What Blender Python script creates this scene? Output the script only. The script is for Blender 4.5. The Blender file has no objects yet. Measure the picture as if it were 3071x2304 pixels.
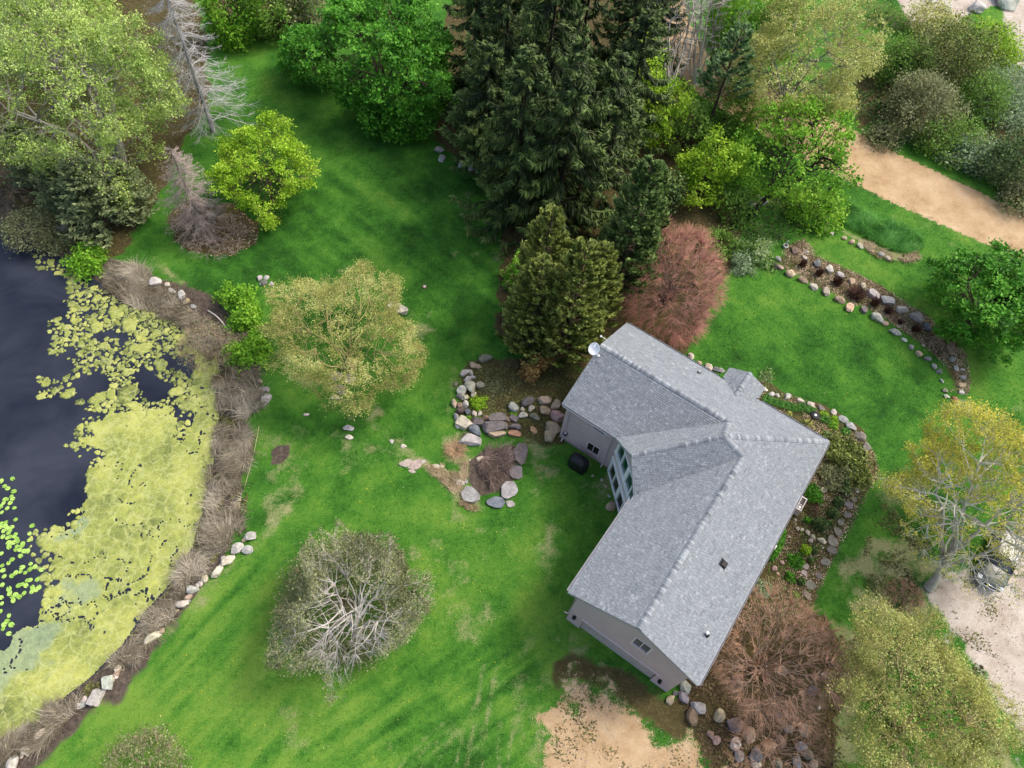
import bpy, math, random
import numpy as np
from mathutils import Vector, Matrix
from mathutils.geometry import tessellate_polygon

SC = bpy.context.scene
COL = SC.collection

# ------------------------------------------------------------------ camera
H_CAM = 45.0
FPX, NADIR = 2170.071, (-170.984, 1343.774)
_d = np.array([NADIR[0], NADIR[1], FPX]); _d /= np.linalg.norm(_d)
_up = -_d
_X = np.array([1., 0, 0]) - _up[0] * _up; _X /= np.linalg.norm(_X)
_Y = np.cross(_up, _X)
RW = np.array([_X, _Y, _up])                      # survey axes of the drone camera
cam_d = bpy.data.cameras.new('camera'); cam = bpy.data.objects.new('camera', cam_d); COL.objects.link(cam)
M4 = Matrix.Identity(4)
for i in range(3):
    M4[i][0] = RW[i, 0]; M4[i][1] = -RW[i, 1]; M4[i][2] = -RW[i, 2]
M4[2][3] = H_CAM
cam.matrix_world = M4
cam_d.sensor_width = 36.0; cam_d.lens = 36.0 * FPX / 3071.0
cam_d.clip_start = 0.5; cam_d.clip_end = 2000
SC.camera = cam

# ------------------------------------------------------------------ light
SUN_AZ = math.atan2(0.85, 0.32); SUN_EL = math.radians(52)
w = bpy.data.worlds.new('World'); SC.world = w; w.use_nodes = True
nt = w.node_tree; bg = nt.nodes['Background']
sky = nt.nodes.new('ShaderNodeTexSky'); sky.sky_type = 'NISHITA'; sky.sun_disc = False
sky.sun_elevation = SUN_EL; sky.sun_rotation = SUN_AZ; sky.air_density = 1.0; sky.dust_density = 5.0; sky.ozone_density = 1.0
nt.links.new(sky.outputs[0], bg.inputs[0]); bg.inputs[1].default_value = 0.15
sl = bpy.data.lights.new('sun', 'SUN'); so = bpy.data.objects.new('sun', sl); COL.objects.link(so)
sl.energy = 1.15; sl.angle = math.radians(13); sl.color = (1.0, 0.95, 0.87)
sd = Vector((math.sin(SUN_AZ) * math.cos(SUN_EL), math.cos(SUN_AZ) * math.cos(SUN_EL), math.sin(SUN_EL)))
so.rotation_euler = sd.to_track_quat('Z', 'Y').to_euler(); so.location = sd * 100
SC.view_settings.view_transform = 'Standard'; SC.view_settings.look = 'None'
SC.view_settings.exposure = 0.97; SC.view_settings.gamma = 1.0; SC.view_settings.use_curve_mapping = False

# ------------------------------------------------------------------ survey helpers
def vnoise(x, y, seed=0):
    """smooth value noise, numpy"""
    xi = np.floor(x).astype(np.int64); yi = np.floor(y).astype(np.int64)
    fx = x - xi; fy = y - yi
    fx = fx * fx * (3 - 2 * fx); fy = fy * fy * (3 - 2 * fy)
    def hsh(a, b):
        n = (a * 374761393 + b * 668265263 + seed * 1274126177) & 0x7fffffff
        n = ((n ^ (n >> 13)) * 1274126177) & 0x7fffffff
        return ((n ^ (n >> 16)) & 0xffff) / 65535.0
    return (hsh(xi, yi) * (1 - fx) + hsh(xi + 1, yi) * fx) * (1 - fy) + (hsh(xi, yi + 1) * (1 - fx) + hsh(xi + 1, yi + 1) * fx) * fy

def fbm(x, y, seed=0, o=3):
    s = 0; a = .5
    for i in range(o):
        s = s + a * vnoise(x * 2 ** i, y * 2 ** i, seed + i); a *= .5
    return s / (1 - .5 ** o)

def smooth(a, b, x):
    t = np.clip((x - a) / (b - a), 0, 1); return t * t * (3 - 2 * t)

def ray(px, py):
    return RW @ np.array([px - 1535.5, py - 1152., FPX])

def Gz(px, py, z=0.0):
    r = ray(px, py); return np.array([0, 0, H_CAM]) + r * (z - H_CAM) / r[2]

def poly_world(pts, z=0.0):
    return np.array([Gz(x, y, z)[:2] for x, y in pts])

def sdist(P, poly):
    """signed distance, positive inside; P (N,2)"""
    out = np.full(len(P), 1e9); ins = np.zeros(len(P), bool)
    n = len(poly)
    for i in range(n):
        a = poly[i]; b = poly[(i + 1) % n]; e = b - a
        t = np.clip(((P - a) @ e) / max(e @ e, 1e-9), 0, 1)
        d = np.hypot(P[:, 0] - a[0] - t * e[0], P[:, 1] - a[1] - t * e[1])
        out = np.minimum(out, d)
        c = ((a[1] > P[:, 1]) != (b[1] > P[:, 1]))
        den = (b[1] - a[1]) if abs(b[1] - a[1]) > 1e-9 else 1e-9
        ins ^= c & (P[:, 0] < (b[0] - a[0]) * (P[:, 1] - a[1]) / den + a[0])
    return np.where(ins, out, -out)

def ldist(P, line):
    out = np.full(len(P), 1e9)
    for i in range(len(line) - 1):
        a = line[i]; b = line[i + 1]; e = b - a
        t = np.clip(((P - a) @ e) / max(e @ e, 1e-9), 0, 1)
        out = np.minimum(out, np.hypot(P[:, 0] - a[0] - t * e[0], P[:, 1] - a[1] - t * e[1]))
    return out

# house frame: alpha runs along the garage wing, beta along the north wing
EX, EY, TH = 22.983, 21.244, -2.192
HA = np.array([math.cos(TH), math.sin(TH)]); HB = np.array([math.sin(TH), -math.cos(TH)])
def hw(al, be, z):
    p = np.array([EX, EY]) + al * HA + be * HB
    return np.array([p[0], p[1], z])

WATER_Z = -0.38
POND_PX = [(-900, 560), (-60, 640), (60, 715), (150, 770), (270, 850), (400, 905), (500, 930), (590, 985), (640, 1080), (655, 1180), (640, 1260),
           (625, 1380), (610, 1480), (585, 1560), (555, 1660), (500, 1740), (420, 1830), (350, 1930), (270, 2010), (180, 2080), (100, 2160),
           (20, 2235), (-100, 2330), (-900, 2700)]
POND = poly_world(POND_PX, WATER_Z)

def hfun(x, y):
    x = np.atleast_1d(np.asarray(x, float)); y = np.atleast_1d(np.asarray(y, float))
    al = (x - EX) * HA[0] + (y - EY) * HA[1]
    be = (x - EX) * HB[0] + (y - EY) * HB[1]
    z = 0.9 * smooth(7.0, -3.0, al) * smooth(-14, -2, be + 4) * (1 - .0 * be)
    z = z + 0.10 * (fbm(x * .12, y * .12, 5, 2) - .5)
    P = np.stack([x, y], 1)
    d = sdist(P, POND)
    land = smooth(0, 2.6, -d)
    z = np.where(d < 0, WATER_Z - .03 + (z - WATER_Z + .03) * land, WATER_Z - .03 - .9 * smooth(0, 4, d))
    return z

def hz(x, y): return float(hfun(x, y)[0])

def G(px, py):
    z = 0.0
    for _ in range(4):
        p = Gz(px, py, z); z = hz(p[0], p[1])
    p = Gz(px, py, z); p[2] = z
    return p

def mpp(px, py, z=0.0):
    """metres per photograph pixel at that place"""
    r = ray(px, py); return ((z - H_CAM) / r[2])

# ------------------------------------------------------------------ mesh / material helpers
def np_mesh(name, V, Fs, tint=None, smoothf=False, mats=None, midx=None):
    me = bpy.data.meshes.new(name)
    V = np.asarray(V, np.float32).reshape(-1, 3)
    Fs = [np.asarray(f, np.int32) for f in Fs if len(f)]
    me.vertices.add(len(V)); me.vertices.foreach_set('co', V.ravel())
    nl = sum(f.size for f in Fs); nf = sum(len(f) for f in Fs)
    me.loops.add(nl); me.polygons.add(nf)
    me.loops.foreach_set('vertex_index', np.concatenate([f.ravel() for f in Fs]))
    starts = []; o = 0
    for f in Fs:
        k = f.shape[1]; starts.append(o + np.arange(len(f), dtype=np.int32) * k); o += f.size
    me.polygons.foreach_set('loop_start', np.concatenate(starts).astype(np.int32))
    me.polygons.foreach_set('use_smooth', np.full(nf, bool(smoothf)))
    if midx is not None: me.polygons.foreach_set('material_index', np.asarray(midx, np.int32))
    me.update(calc_edges=True)
    if tint is not None:
        a = me.attributes.new('tint', 'FLOAT', 'POINT'); a.data.foreach_set('value', np.asarray(tint, np.float32))
    for m in (mats or []): me.materials.append(m)
    return me

def link(name, me, parent=None, loc=None):
    o = bpy.data.objects.new(name, me); COL.objects.link(o)
    if parent is not None: o.parent = parent
    if loc is not None: o.location = loc
    return o

def tag(o, label, cat, group=None, kind=None):
    if label: o['label'] = label
    if cat: o['category'] = cat
    if group: o['group'] = group
    if kind: o['kind'] = kind
    return o

def thing(name, label, cat, loc=(0, 0, 0), group=None, rz=0.0):
    o = bpy.data.objects.new(name, None); COL.objects.link(o); o.empty_display_size = .2
    o.location = loc; o.rotation_euler = (0, 0, rz)
    return tag(o, label, cat, group)

class MB:
    """collects faces for ONE mesh object"""
    def __init__(s): s.v = []; s.f = []; s.t = []
    def add(s, vs, fs, t=0.5):
        n = len(s.v); s.v += [tuple(map(float, v)) for v in vs]; s.f += [tuple(i + n for i in f) for f in fs]; s.t += [t] * len(vs); return s
    def box(s, c, size, R=None, t=.5):
        c = np.asarray(c, float); hx, hy, hz_ = np.asarray(size, float) / 2
        vs = np.array([[x, y, z] for x in (-hx, hx) for y in (-hy, hy) for z in (-hz_, hz_)])
        if R is not None: vs = vs @ np.asarray(R).T
        return s.add(vs + c, [(0, 1, 3, 2), (4, 6, 7, 5), (0, 4, 5, 1), (2, 3, 7, 6), (0, 2, 6, 4), (1, 5, 7, 3)], t)
    def tube(s, pts, rad, k=8, cap=True, t=.5):
        pts = [np.asarray(p, float) for p in pts]; n = len(pts)
        rad = [rad] * n if np.isscalar(rad) else rad
        ref = None; vs = []
        for i in range(n):
            d = pts[min(i + 1, n - 1)] - pts[max(i - 1, 0)]; d /= max(np.linalg.norm(d), 1e-9)
            if ref is None:
                ref = np.array([0, 0, 1.]) if abs(d[2]) < .9 else np.array([1., 0, 0])
            u = np.cross(d, ref); u /= max(np.linalg.norm(u), 1e-9); v = np.cross(d, u); ref = -np.cross(d, u) if False else ref
            for j in range(k):
                a = 2 * math.pi * j / k; vs.append(pts[i] + rad[i] * (math.cos(a) * u + math.sin(a) * v))
        fs = [(i * k + j, i * k + (j + 1) % k, (i + 1) * k + (j + 1) % k, (i + 1) * k + j) for i in range(n - 1) for j in range(k)]
        if cap: fs += [tuple(range(k - 1, -1, -1)), tuple((n - 1) * k + j for j in range(k))]
        return s.add(vs, fs, t)
    def lathe(s, prof, c=(0, 0, 0), k=20, t=.5):
        c = np.asarray(c, float); vs = []; n = len(prof)
        for r, z in prof:
            for j in range(k):
                a = 2 * math.pi * j / k; vs.append(c + np.array([r * math.cos(a), r * math.sin(a), z]))
        fs = [(i * k + j, i * k + (j + 1) % k, (i + 1) * k + (j + 1) % k, (i + 1) * k + j) for i in range(n - 1) for j in range(k)]
        fs += [tuple(range(k - 1, -1, -1)), tuple((n - 1) * k + j for j in range(k))]
        return s.add(vs, fs, t)
    def obj(s, name, mat, parent=None, smoothf=False, bevel=0):
        me = bpy.data.meshes.new(name); me.from_pydata(s.v, [], s.f)
        a = me.attributes.new('tint', 'FLOAT', 'POINT'); a.data.foreach_set('value', np.array(s.t, np.float32))
        me.materials.append(mat); me.update()
        if smoothf: me.polygons.foreach_set('use_smooth', np.ones(len(me.polygons), bool))
        o = link(name, me, parent)
        if bevel:
            m = o.modifiers.new('bevel', 'BEVEL'); m.width = bevel; m.segments = 2; m.limit_method = 'ANGLE'
        return o

def mat(name, rough=.8, spec=.3):
    m = bpy.data.materials.new(name); m.use_nodes = True
    b = m.node_tree.nodes['Principled BSDF']; b.inputs['Roughness'].default_value = rough
    b.inputs['Specular IOR Level'].default_value = spec
    return m, m.node_tree, b

def N(nt, typ, **kw):
    n = nt.nodes.new(typ)
    for k, v in kw.items():
        if k in n.inputs and not hasattr(n, k): n.inputs[k].default_value = v
        else:
            try: setattr(n, k, v)
            except Exception: n.inputs[k].default_value = v
    return n

def noise(nt, scale, detail=4, rough=.55, coord='Object', dist=0.0):
    tc = nt.nodes.new('ShaderNodeTexCoord'); n = nt.nodes.new('ShaderNodeTexNoise')
    n.inputs['Scale'].default_value = scale; n.inputs['Detail'].default_value = detail; n.inputs['Roughness'].default_value = rough
    n.inputs['Distortion'].default_value = dist
    nt.links.new(tc.outputs[coord], n.inputs['Vector']); return n.outputs['Fac']

def geo_noise(nt, scale, detail=4, rough=.55, dist=0.0):
    g = nt.nodes.new('ShaderNodeNewGeometry'); n = nt.nodes.new('ShaderNodeTexNoise')
    n.inputs['Scale'].default_value = scale; n.inputs['Detail'].default_value = detail; n.inputs['Roughness'].default_value = rough
    n.inputs['Distortion'].default_value = dist
    nt.links.new(g.outputs['Position'], n.inputs['Vector']); return n.outputs['Fac']

def ramp(nt, fac, stops):
    r = nt.nodes.new('ShaderNodeValToRGB'); e = r.color_ramp.elements
    while len(e) < len(stops): e.new(.5)
    for i, (p, c) in enumerate(stops):
        e[i].position = p; e[i].color = (c[0], c[1], c[2], 1)
    nt.links.new(fac, r.inputs[0]); return r.outputs[0]

def mixc(nt, fac, a, b, mode='MIX'):
    m = nt.nodes.new('ShaderNodeMix'); m.data_type = 'RGBA'; m.blend_type = mode
    for s, v in ((m.inputs['Factor'], fac), (m.inputs[6], a), (m.inputs[7], b)):
        if isinstance(v, (int, float)): s.default_value = v
        elif isinstance(v, tuple): s.default_value = (*v[:3], 1)
        else: nt.links.new(v, s)
    return m.outputs[2]

def math_n(nt, op, a, b=None, c=None, clamp=False):
    m = nt.nodes.new('ShaderNodeMath'); m.operation = op; m.use_clamp = clamp
    for i, v in enumerate((a, b, c)):
        if v is None: continue
        if isinstance(v, (int, float)): m.inputs[i].default_value = v
        else: nt.links.new(v, m.inputs[i])
    return m.outputs[0]

def attr(nt, name, out='Fac'):
    a = nt.nodes.new('ShaderNodeAttribute'); a.attribute_name = name; return a.outputs[out]

def bump(nt, b, h, strength=.3, dist=.05):
    n = nt.nodes.new('ShaderNodeBump'); n.inputs['Strength'].default_value = strength; n.inputs['Distance'].default_value = dist
    nt.links.new(h, n.inputs['Height']); nt.links.new(n.outputs[0], b.inputs['Normal'])

def plain(name, col, rough=.6, spec=.3, var=.15, scale=3.0, metal=0.0, bmp=0.0):
    m, nt, b = mat(name, rough, spec)
    f = noise(nt, scale, 5)
    c0 = tuple(x * (1 - var) for x in col); c1 = tuple(min(1, x * (1 + var)) for x in col)
    nt.links.new(ramp(nt, f, [(.3, c0), (.7, c1)]), b.inputs['Base Color']); b.inputs['Metallic'].default_value = metal
    if bmp: bump(nt, b, noise(nt, scale * 12, 4), bmp, .01)
    return m

_leafmats = {}
def leaf_mat(name, c0, c1, c2=None, trans=.35, clump=.5):
    """c0 older / inner, c1 main, c2 fresh tips; chosen leaf by leaf"""
    if name in _leafmats: return _leafmats[name]
    m, nt, b = mat(name, .55, .25)
    c2 = c2 or tuple(min(1, x * 1.35) for x in c1)
    t = attr(nt, 'tint')
    col = ramp(nt, t, [(0.0, c0), (.5, c1), (1.0, c2)])
    nt.links.new(col, b.inputs['Base Color'])
    tr = nt.nodes.new('ShaderNodeBsdfTranslucent'); nt.links.new(col, tr.inputs[0])
    mx = nt.nodes.new('ShaderNodeMixShader'); mx.inputs[0].default_value = trans
    nt.links.new(b.outputs[0], mx.inputs[1]); nt.links.new(tr.outputs[0], mx.inputs[2])
    nt.links.new(mx.outputs[0], nt.nodes['Material Output'].inputs[0])
    _leafmats[name] = m; return m

_barkmats = {}
def bark_mat(name, c0, c1):
    if name in _barkmats: return _barkmats[name]
    m, nt, b = mat(name, .9, .15)
    t = math_n(nt, 'ADD', attr(nt, 'tint'), math_n(nt, 'MULTIPLY', math_n(nt, 'SUBTRACT', noise(nt, 4, 4), .5), .6))
    nt.links.new(ramp(nt, t, [(.1, c0), (.9, c1)]), b.inputs['Base Color'])
    _barkmats[name] = m; return m

# ------------------------------------------------------------------ terrain
def axis(a, b, segs):
    out = [a]
    for e, st in segs:
        while out[-1] < e - 1e-6: out.append(out[-1] + st)
    return np.array(out)
GX = axis(-84., 96., [(-24, .6), (36, .2), (96.5, .6)])
GY = axis(-16., 116., [(1, .6), (44, .2), (70, .4), (116.5, .7)])
XX, YY = np.meshgrid(GX, GY)
gx = XX.ravel(); gy = YY.ravel(); GP = np.stack([gx, gy], 1)
gzv = hfun(gx, gy)

def pw(pts): return poly_world(pts, 0.1)
BED_N = pw([(2180, 1150), (2285, 1165), (2330, 1192), (2420, 1222), (2500, 1262), (2570, 1310), (2610, 1375), (2622, 1430), (2600, 1480), (2570, 1530), (2535, 1610),
            (2510, 1660), (2480, 1720), (2455, 1790), (2400, 1850), (2150, 1900), (2100, 1400)])
BED_T = pw([(2318, 800), (2350, 755), (2400, 735), (2450, 790), (2560, 840), (2660, 895), (2760, 960), (2830, 1030), (2880, 1080), (2895, 1160), (2885, 1200), (2830, 1190),
            (2810, 1110), (2760, 1060), (2690, 1010), (2610, 955), (2540, 930), (2430, 875), (2350, 830)])
BED_G = pw([(2450, 665), (2500, 700), (2580, 735), (2660, 770), (2740, 785), (2735, 800), (2690, 808), (2620, 790), (2560, 745), (2490, 705), (2440, 690)])
BED_R = pw([(1372, 1130), (1400, 1085), (1480, 1068), (1600, 1090), (1700, 1090), (1760, 1120), (1700, 1220), (1690, 1330), (1580, 1330), (1545, 1300), (1420, 1275), (1375, 1240)])
MUD_R = pw([(1400, 1385), (1440, 1350), (1545, 1330), (1560, 1420), (1520, 1470), (1440, 1490), (1405, 1440)])
BED_M = pw([(500, 640), (560, 590), (700, 610), (775, 680), (770, 730), (700, 765), (600, 765), (520, 720)])
BED_S = pw([(1300, 440), (1330, 350), (1340, 40), (1960, -60), (2120, 480), (2200, 640), (2220, 760), (2140, 880), (2090, 1030), (2040, 1080), (1800, 1130), (1600, 1090), (1490, 1000), (1500, 640), (1420, 540), (1350, 480)])
BED_B = pw([(2030, 2100), (2100, 1990), (2200, 1860), (2330, 1800), (2480, 1850), (2540, 2000), (2500, 2304), (2490, 2450), (2140, 2450), (2100, 2210)])
BED_L = pw([(-900, 520), (-50, 600), (100, 700), (330, 790), (440, 650), (560, 420), (640, 330), (620, 100), (560, -100), (-900, -300)])
BED_TR = pw([(2560, 400), (2640, 380), (2760, 430), (2900, 520), (3071, 610), (3300, 720), (3300, 200), (3071, 180), (2900, 130), (2700, 150), (2550, 250)])
BED_TL = pw([(640, 100), (800, 140), (880, 100), (900, -200), (600, -200)])
ROAD = pw([(3300, 765), (3071, 668), (2970, 620), (2840, 557), (2705, 494), (2579, 432), (2430, 345), (2240, 258), (2115, 185), (2055, 80), (2035, -150), (1945, -150), (1948, 60),
           (1985, 190), (2070, 290), (2220, 390), (2400, 495), (2560, 575), (2671, 633), (2801, 688), (2921, 740), (2975, 764), (3130, 835), (3300, 905)])
DRIVE = pw([(1590, 2500), (1600, 2290), (1625, 2200), (1655, 2120), (1700, 2070), (1770, 2040), (1830, 2070), (1890, 2130), (1980, 2190), (2090, 2260), (2180, 2330), (2250, 2500)])
DRIVE2 = pw([(1625, 2200), (1640, 2080), (1690, 2020), (1760, 2005), (1850, 2060), (1930, 2130), (1900, 2180), (1700, 2160)])
GRAV = pw([(2780, 1800), (2830, 1745), (2920, 1700), (2990, 1640), (3071, 1560), (3400, 1450), (3400, 2400), (3080, 2260), (3010, 2130), (2960, 2010), (2900, 1950), (2830, 1880)])
GRAV2 = pw([(2640, -150), (2680, 20), (2720, 100), (2790, 140), (2900, 60), (2990, 30), (3010, 130), (3020, 200), (3071, 245), (3300, 330), (3300, -150)])
DRY = [([(2440, 1960), (2560, 1880), (2680, 1900), (2620, 2100), (2600, 2304), (2450, 2304)], 1., .95), ([(2900, 2000), (3000, 2100), (3071, 2304), (2800, 2304)], 1.5, .8), ([(770, 1300), (900, 1300), (930, 1480), (820, 1560), (760, 1480)], .9, .55), ([(990, 1290), (1240, 1300), (1250, 1420), (1000, 1430)], 1.0, .5), ([(1560, 1540), (1700, 1560), (1720, 1780), (1600, 1800)], 1.0, .5), ([(1320, 1300), (1390, 1290), (1420, 1400), (1330, 1390)], .5, .7), ([(1360, 1060), (1380, 1100), (1350, 1270), (1330, 1260), (1345, 1120)], .25, .55),
       ([(1340, 560), (1420, 520), (1500, 600), (1500, 780), (1400, 700)], .9, .45), ([(1210, 600), (1300, 560), (1340, 660), (1260, 680)], 1.2, .3),
       ([(1130, 1230), (1190, 1300), (1280, 1380), (1400, 1450), (1460, 1525), (1420, 1540), (1330, 1460), (1250, 1400), (1150, 1330), (1090, 1260)], .4, .75),
       ([(1330, 1830), (1420, 1790), (1500, 1850), (1480, 2000), (1380, 1980)], 1.3, .5), ([(1570, 1980), (1700, 1930), (1760, 2000), (1640, 2060)], 1.0, .6),
       ([(780, 1480), (860, 1450), (890, 1530), (800, 1620)], .7, .7), ([(950, 1360), (1100, 1380), (1080, 1460), (960, 1440)], 1.2, .4),
       ([(2600, 1600), (2760, 1500), (2780, 1800), (2650, 1900), (2560, 1760)], 2., .9), ([(2650, 1420), (2790, 1380), (2830, 1560), (2700, 1700), (2600, 1640)], 1.5, .55), ([(2700, 1700), (2830, 1650), (2830, 1830), (2720, 1830)], .8, .7),
       ([(1380, 1800), (1560, 2060), (1600, 2250), (1540, 2304), (1400, 2200)], 2.0, .28), ([(2630, 560), (2900, 730), (2870, 790), (2640, 680)], 1.2, .35),
       ([(2810, 1200), (2890, 1210), (2900, 1260), (2830, 1260)], .4, .8), ([(440, 740), (600, 860), (680, 930), (640, 950), (500, 850)], .5, .6),
       ([(790, 1580), (850, 1600), (720, 1700), (560, 1850), (430, 1960), (250, 2110), (60, 2300), (20, 2300), (240, 2080), (420, 1920), (560, 1790)], .45, .65),
       ([(2640, 900), (2800, 1000), (2830, 1040), (2700, 960)], .4, .5), ([(2900, 1250), (3071, 1180), (3071, 1330), (2900, 1340)], 1.5, .4)]
TRACKS = [([(1395, 2320), (1412, 2230), (1428, 2150), (1440, 2070), (1450, 2000)], .13, .62), ([(1445, 2320), (1452, 2230), (1462, 2150), (1474, 2070), (1490, 2000)], .13, .66), ([(1190, 2310), (1250, 2240), (1330, 2170)], .11, .52), ([(1240, 2320), (1310, 2250), (1390, 2190)], .11, .52), ([(1420, 2320), (1432, 2240), (1446, 2160)], .10, .5), ([(1520, 2320), (1530, 2230), (1560, 2140)], .11, .52),
          ([(1360, 2320), (1390, 2200), (1420, 2120)], .10, .55), ([(1498, 2320), (1494, 2240), (1500, 2170)], .11, .55), ([(1225, 2300), (1270, 2250), (1330, 2200), (1370, 2150)], .12, .55),
          ([(1300, 2300), (1350, 2230), (1400, 2150)], .10, .4), ([(1300, 1200), (1320, 1150), (1325, 1110)], .22, .45), ([(1560, 1660), (1620, 1610), (1650, 1580)], .10, .35)]

def pm(poly, soft): return smooth(-soft, soft, sdist(GP, poly))
wob = (fbm(gx * .9, gy * .9, 11, 3) - .5)
wob2 = (fbm(gx * .35, gy * .35, 21, 3) - .5)
mk = {}
dpond = sdist(GP, POND)
mk['soil'] = np.maximum.reduce([smooth(-.35, .35, sdist(GP, p) + wob * 1.2) * a for p, a in
    ((BED_N, .9), (BED_T, .65), (BED_R, .85), (BED_M, .95), (BED_S, .95), (BED_B, .95), (BED_L, .9), (BED_TR, .9), (BED_TL, .9))])
mk['sand'] = np.maximum.reduce([smooth(-.3, .3, sdist(GP, ROAD) + wob * .5), smooth(-1.3, 1.3, sdist(GP, DRIVE) + wob * 4.0), .7 * smooth(-.8, .8, sdist(GP, DRIVE2) + wob * 3.)])
mk['gravel'] = np.maximum(smooth(-.9, .9, sdist(GP, GRAV) + wob * 2.2), smooth(-.4, .4, sdist(GP, GRAV2) + wob))
dry = .8 * smooth(-.1, .2, sdist(GP, BED_G) + wob * .4)
for p, s, a in DRY: dry = np.maximum(dry, a * smooth(-s, s, sdist(GP, pw(p)) + wob2 * 3 * s) * (.1 + 1.7 * fbm(gx * 1.3, gy * 1.3, 7, 3) ** 1.3))
for p, wd, a in TRACKS: dry = np.maximum(dry, a * smooth(wd * 3.0, wd * .3, ldist(GP, pw(p))) * (.4 + .9 * fbm(gx * 2, gy * 2, 17, 2)))
dry = np.maximum(dry, .5 * smooth(.45, 0, np.abs(sdist(GP, ROAD) + .3 + wob * .4)))
dry = np.maximum(dry, .62 * smooth(1.5, .1, np.abs(sdist(GP, DRIVE) + .5 + wob * 4.0)) * fbm(gx * 1.1, gy * 1.1, 57, 3) * 1.5)
dry = np.maximum(dry, smooth(.46, .84, fbm(gx * .22, gy * .22, 63, 3) * .55 + fbm(gx * 1.2, gy * 1.2, 64, 3) * .5) * .75 * smooth(6, -2, np.abs(gx - 2) - 12) * (gy < 40))
for bp in (BED_T, BED_N): dry = np.maximum(dry, .35 * smooth(.5, 0, np.abs(sdist(GP, bp) + .1 + wob * .4)))
mk['dry'] = np.clip(dry, 0, 1)
bank = smooth(3.2, 1.7, -dpond + wob * 1.6) * (dpond < .6)
mk['mud'] = np.maximum.reduce([bank * .9, smooth(-.15, .25, sdist(GP, MUD_R) + wob * .5), .95 * smooth(-.2, .25, sdist(GP, pw([(806, 1348), (830, 1334), (864, 1336), (868, 1362), (850, 1384), (826, 1394), (804, 1402), (812, 1372)])) + wob * .7)])
yard = .85 * smooth(-.9, .9, sdist(GP, pw([(1660, 1965), (1760, 1955), (1850, 1990), (2000, 2075), (2090, 2110), (2140, 2200), (2200, 2304), (2120, 2304), (2010, 2240), (1900, 2170), (1820, 2110), (1740, 2080), (1660, 2110), (1630, 2040)])) + wob * 1.8)
mk['soil'] = np.maximum(mk['soil'], yard)
lush = fbm(gx * .10, gy * .10, 33, 3) * .75 + fbm(gx * .5, gy * .5, 35, 3) * .75 + fbm(gx * 1.7, gy * 1.7, 36, 2) * .35 - .45
def streaks(poly, ax, ay, lng, wid, seed, amt):
    # mower lanes and wheel lines: noise drawn out along the driving direction
    c, s_ = np.array(G(*ay)[:2]) - np.array(G(*ax)[:2]), 0
    c = c / np.linalg.norm(c); u = gx * c[0] + gy * c[1]; v = -gx * c[1] + gy * c[0]
    return amt * (fbm(u / lng, v / wid, seed, 2) - .5) * smooth(-2, 2, sdist(GP, pw(poly)))
lush = lush + streaks([(0, 2304), (560, 1800), (850, 1500), (900, 2304)], (100, 2304), (700, 1700), 6., .5, 301, 1.15)
lush = lush + streaks([(900, 2304), (1000, 2080), (1600, 1900), (1600, 2304)], (1100, 2304), (1420, 2080), 4., .35, 302, 1.2)
lush = lush + streaks([(560, 800), (800, 560), (1200, 450), (1500, 700), (1480, 1000), (1200, 900)], (850, 560), (1150, 800), 5., .5, 303, .75)
lush = lush + streaks([(2180, 800), (2400, 900), (2800, 1150), (2700, 1350), (2400, 1180), (2150, 1080)], (2300, 900), (2600, 1150), 4., .45, 304, .35)
lush = lush + streaks([(2400, 700), (2750, 900), (2900, 900), (2700, 700)], (2400, 720), (2800, 930), 4., .45, 305, .4)
lush = lush + .35 * smooth(-4, 4, sdist(GP, pw([(620, 1300), (830, 1300), (1050, 1420), (1330, 1500), (1200, 1700), (700, 1700), (450, 2000), (160, 2304), (900, 2304), (1000, 1600)]))) \
       - .25 * smooth(-5, 3, sdist(GP, pw([(560, 420), (1000, 440), (1500, 560), (1500, 1000), (1250, 1000), (600, 900)])))
mk['lush'] = np.clip(lush, 0, 1)
for k in ('sand', 'gravel'):
    mk['soil'] *= (1 - mk[k]); mk['dry'] *= (1 - mk[k])
mk['mud'] *= (1 - mk['gravel'])

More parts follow.
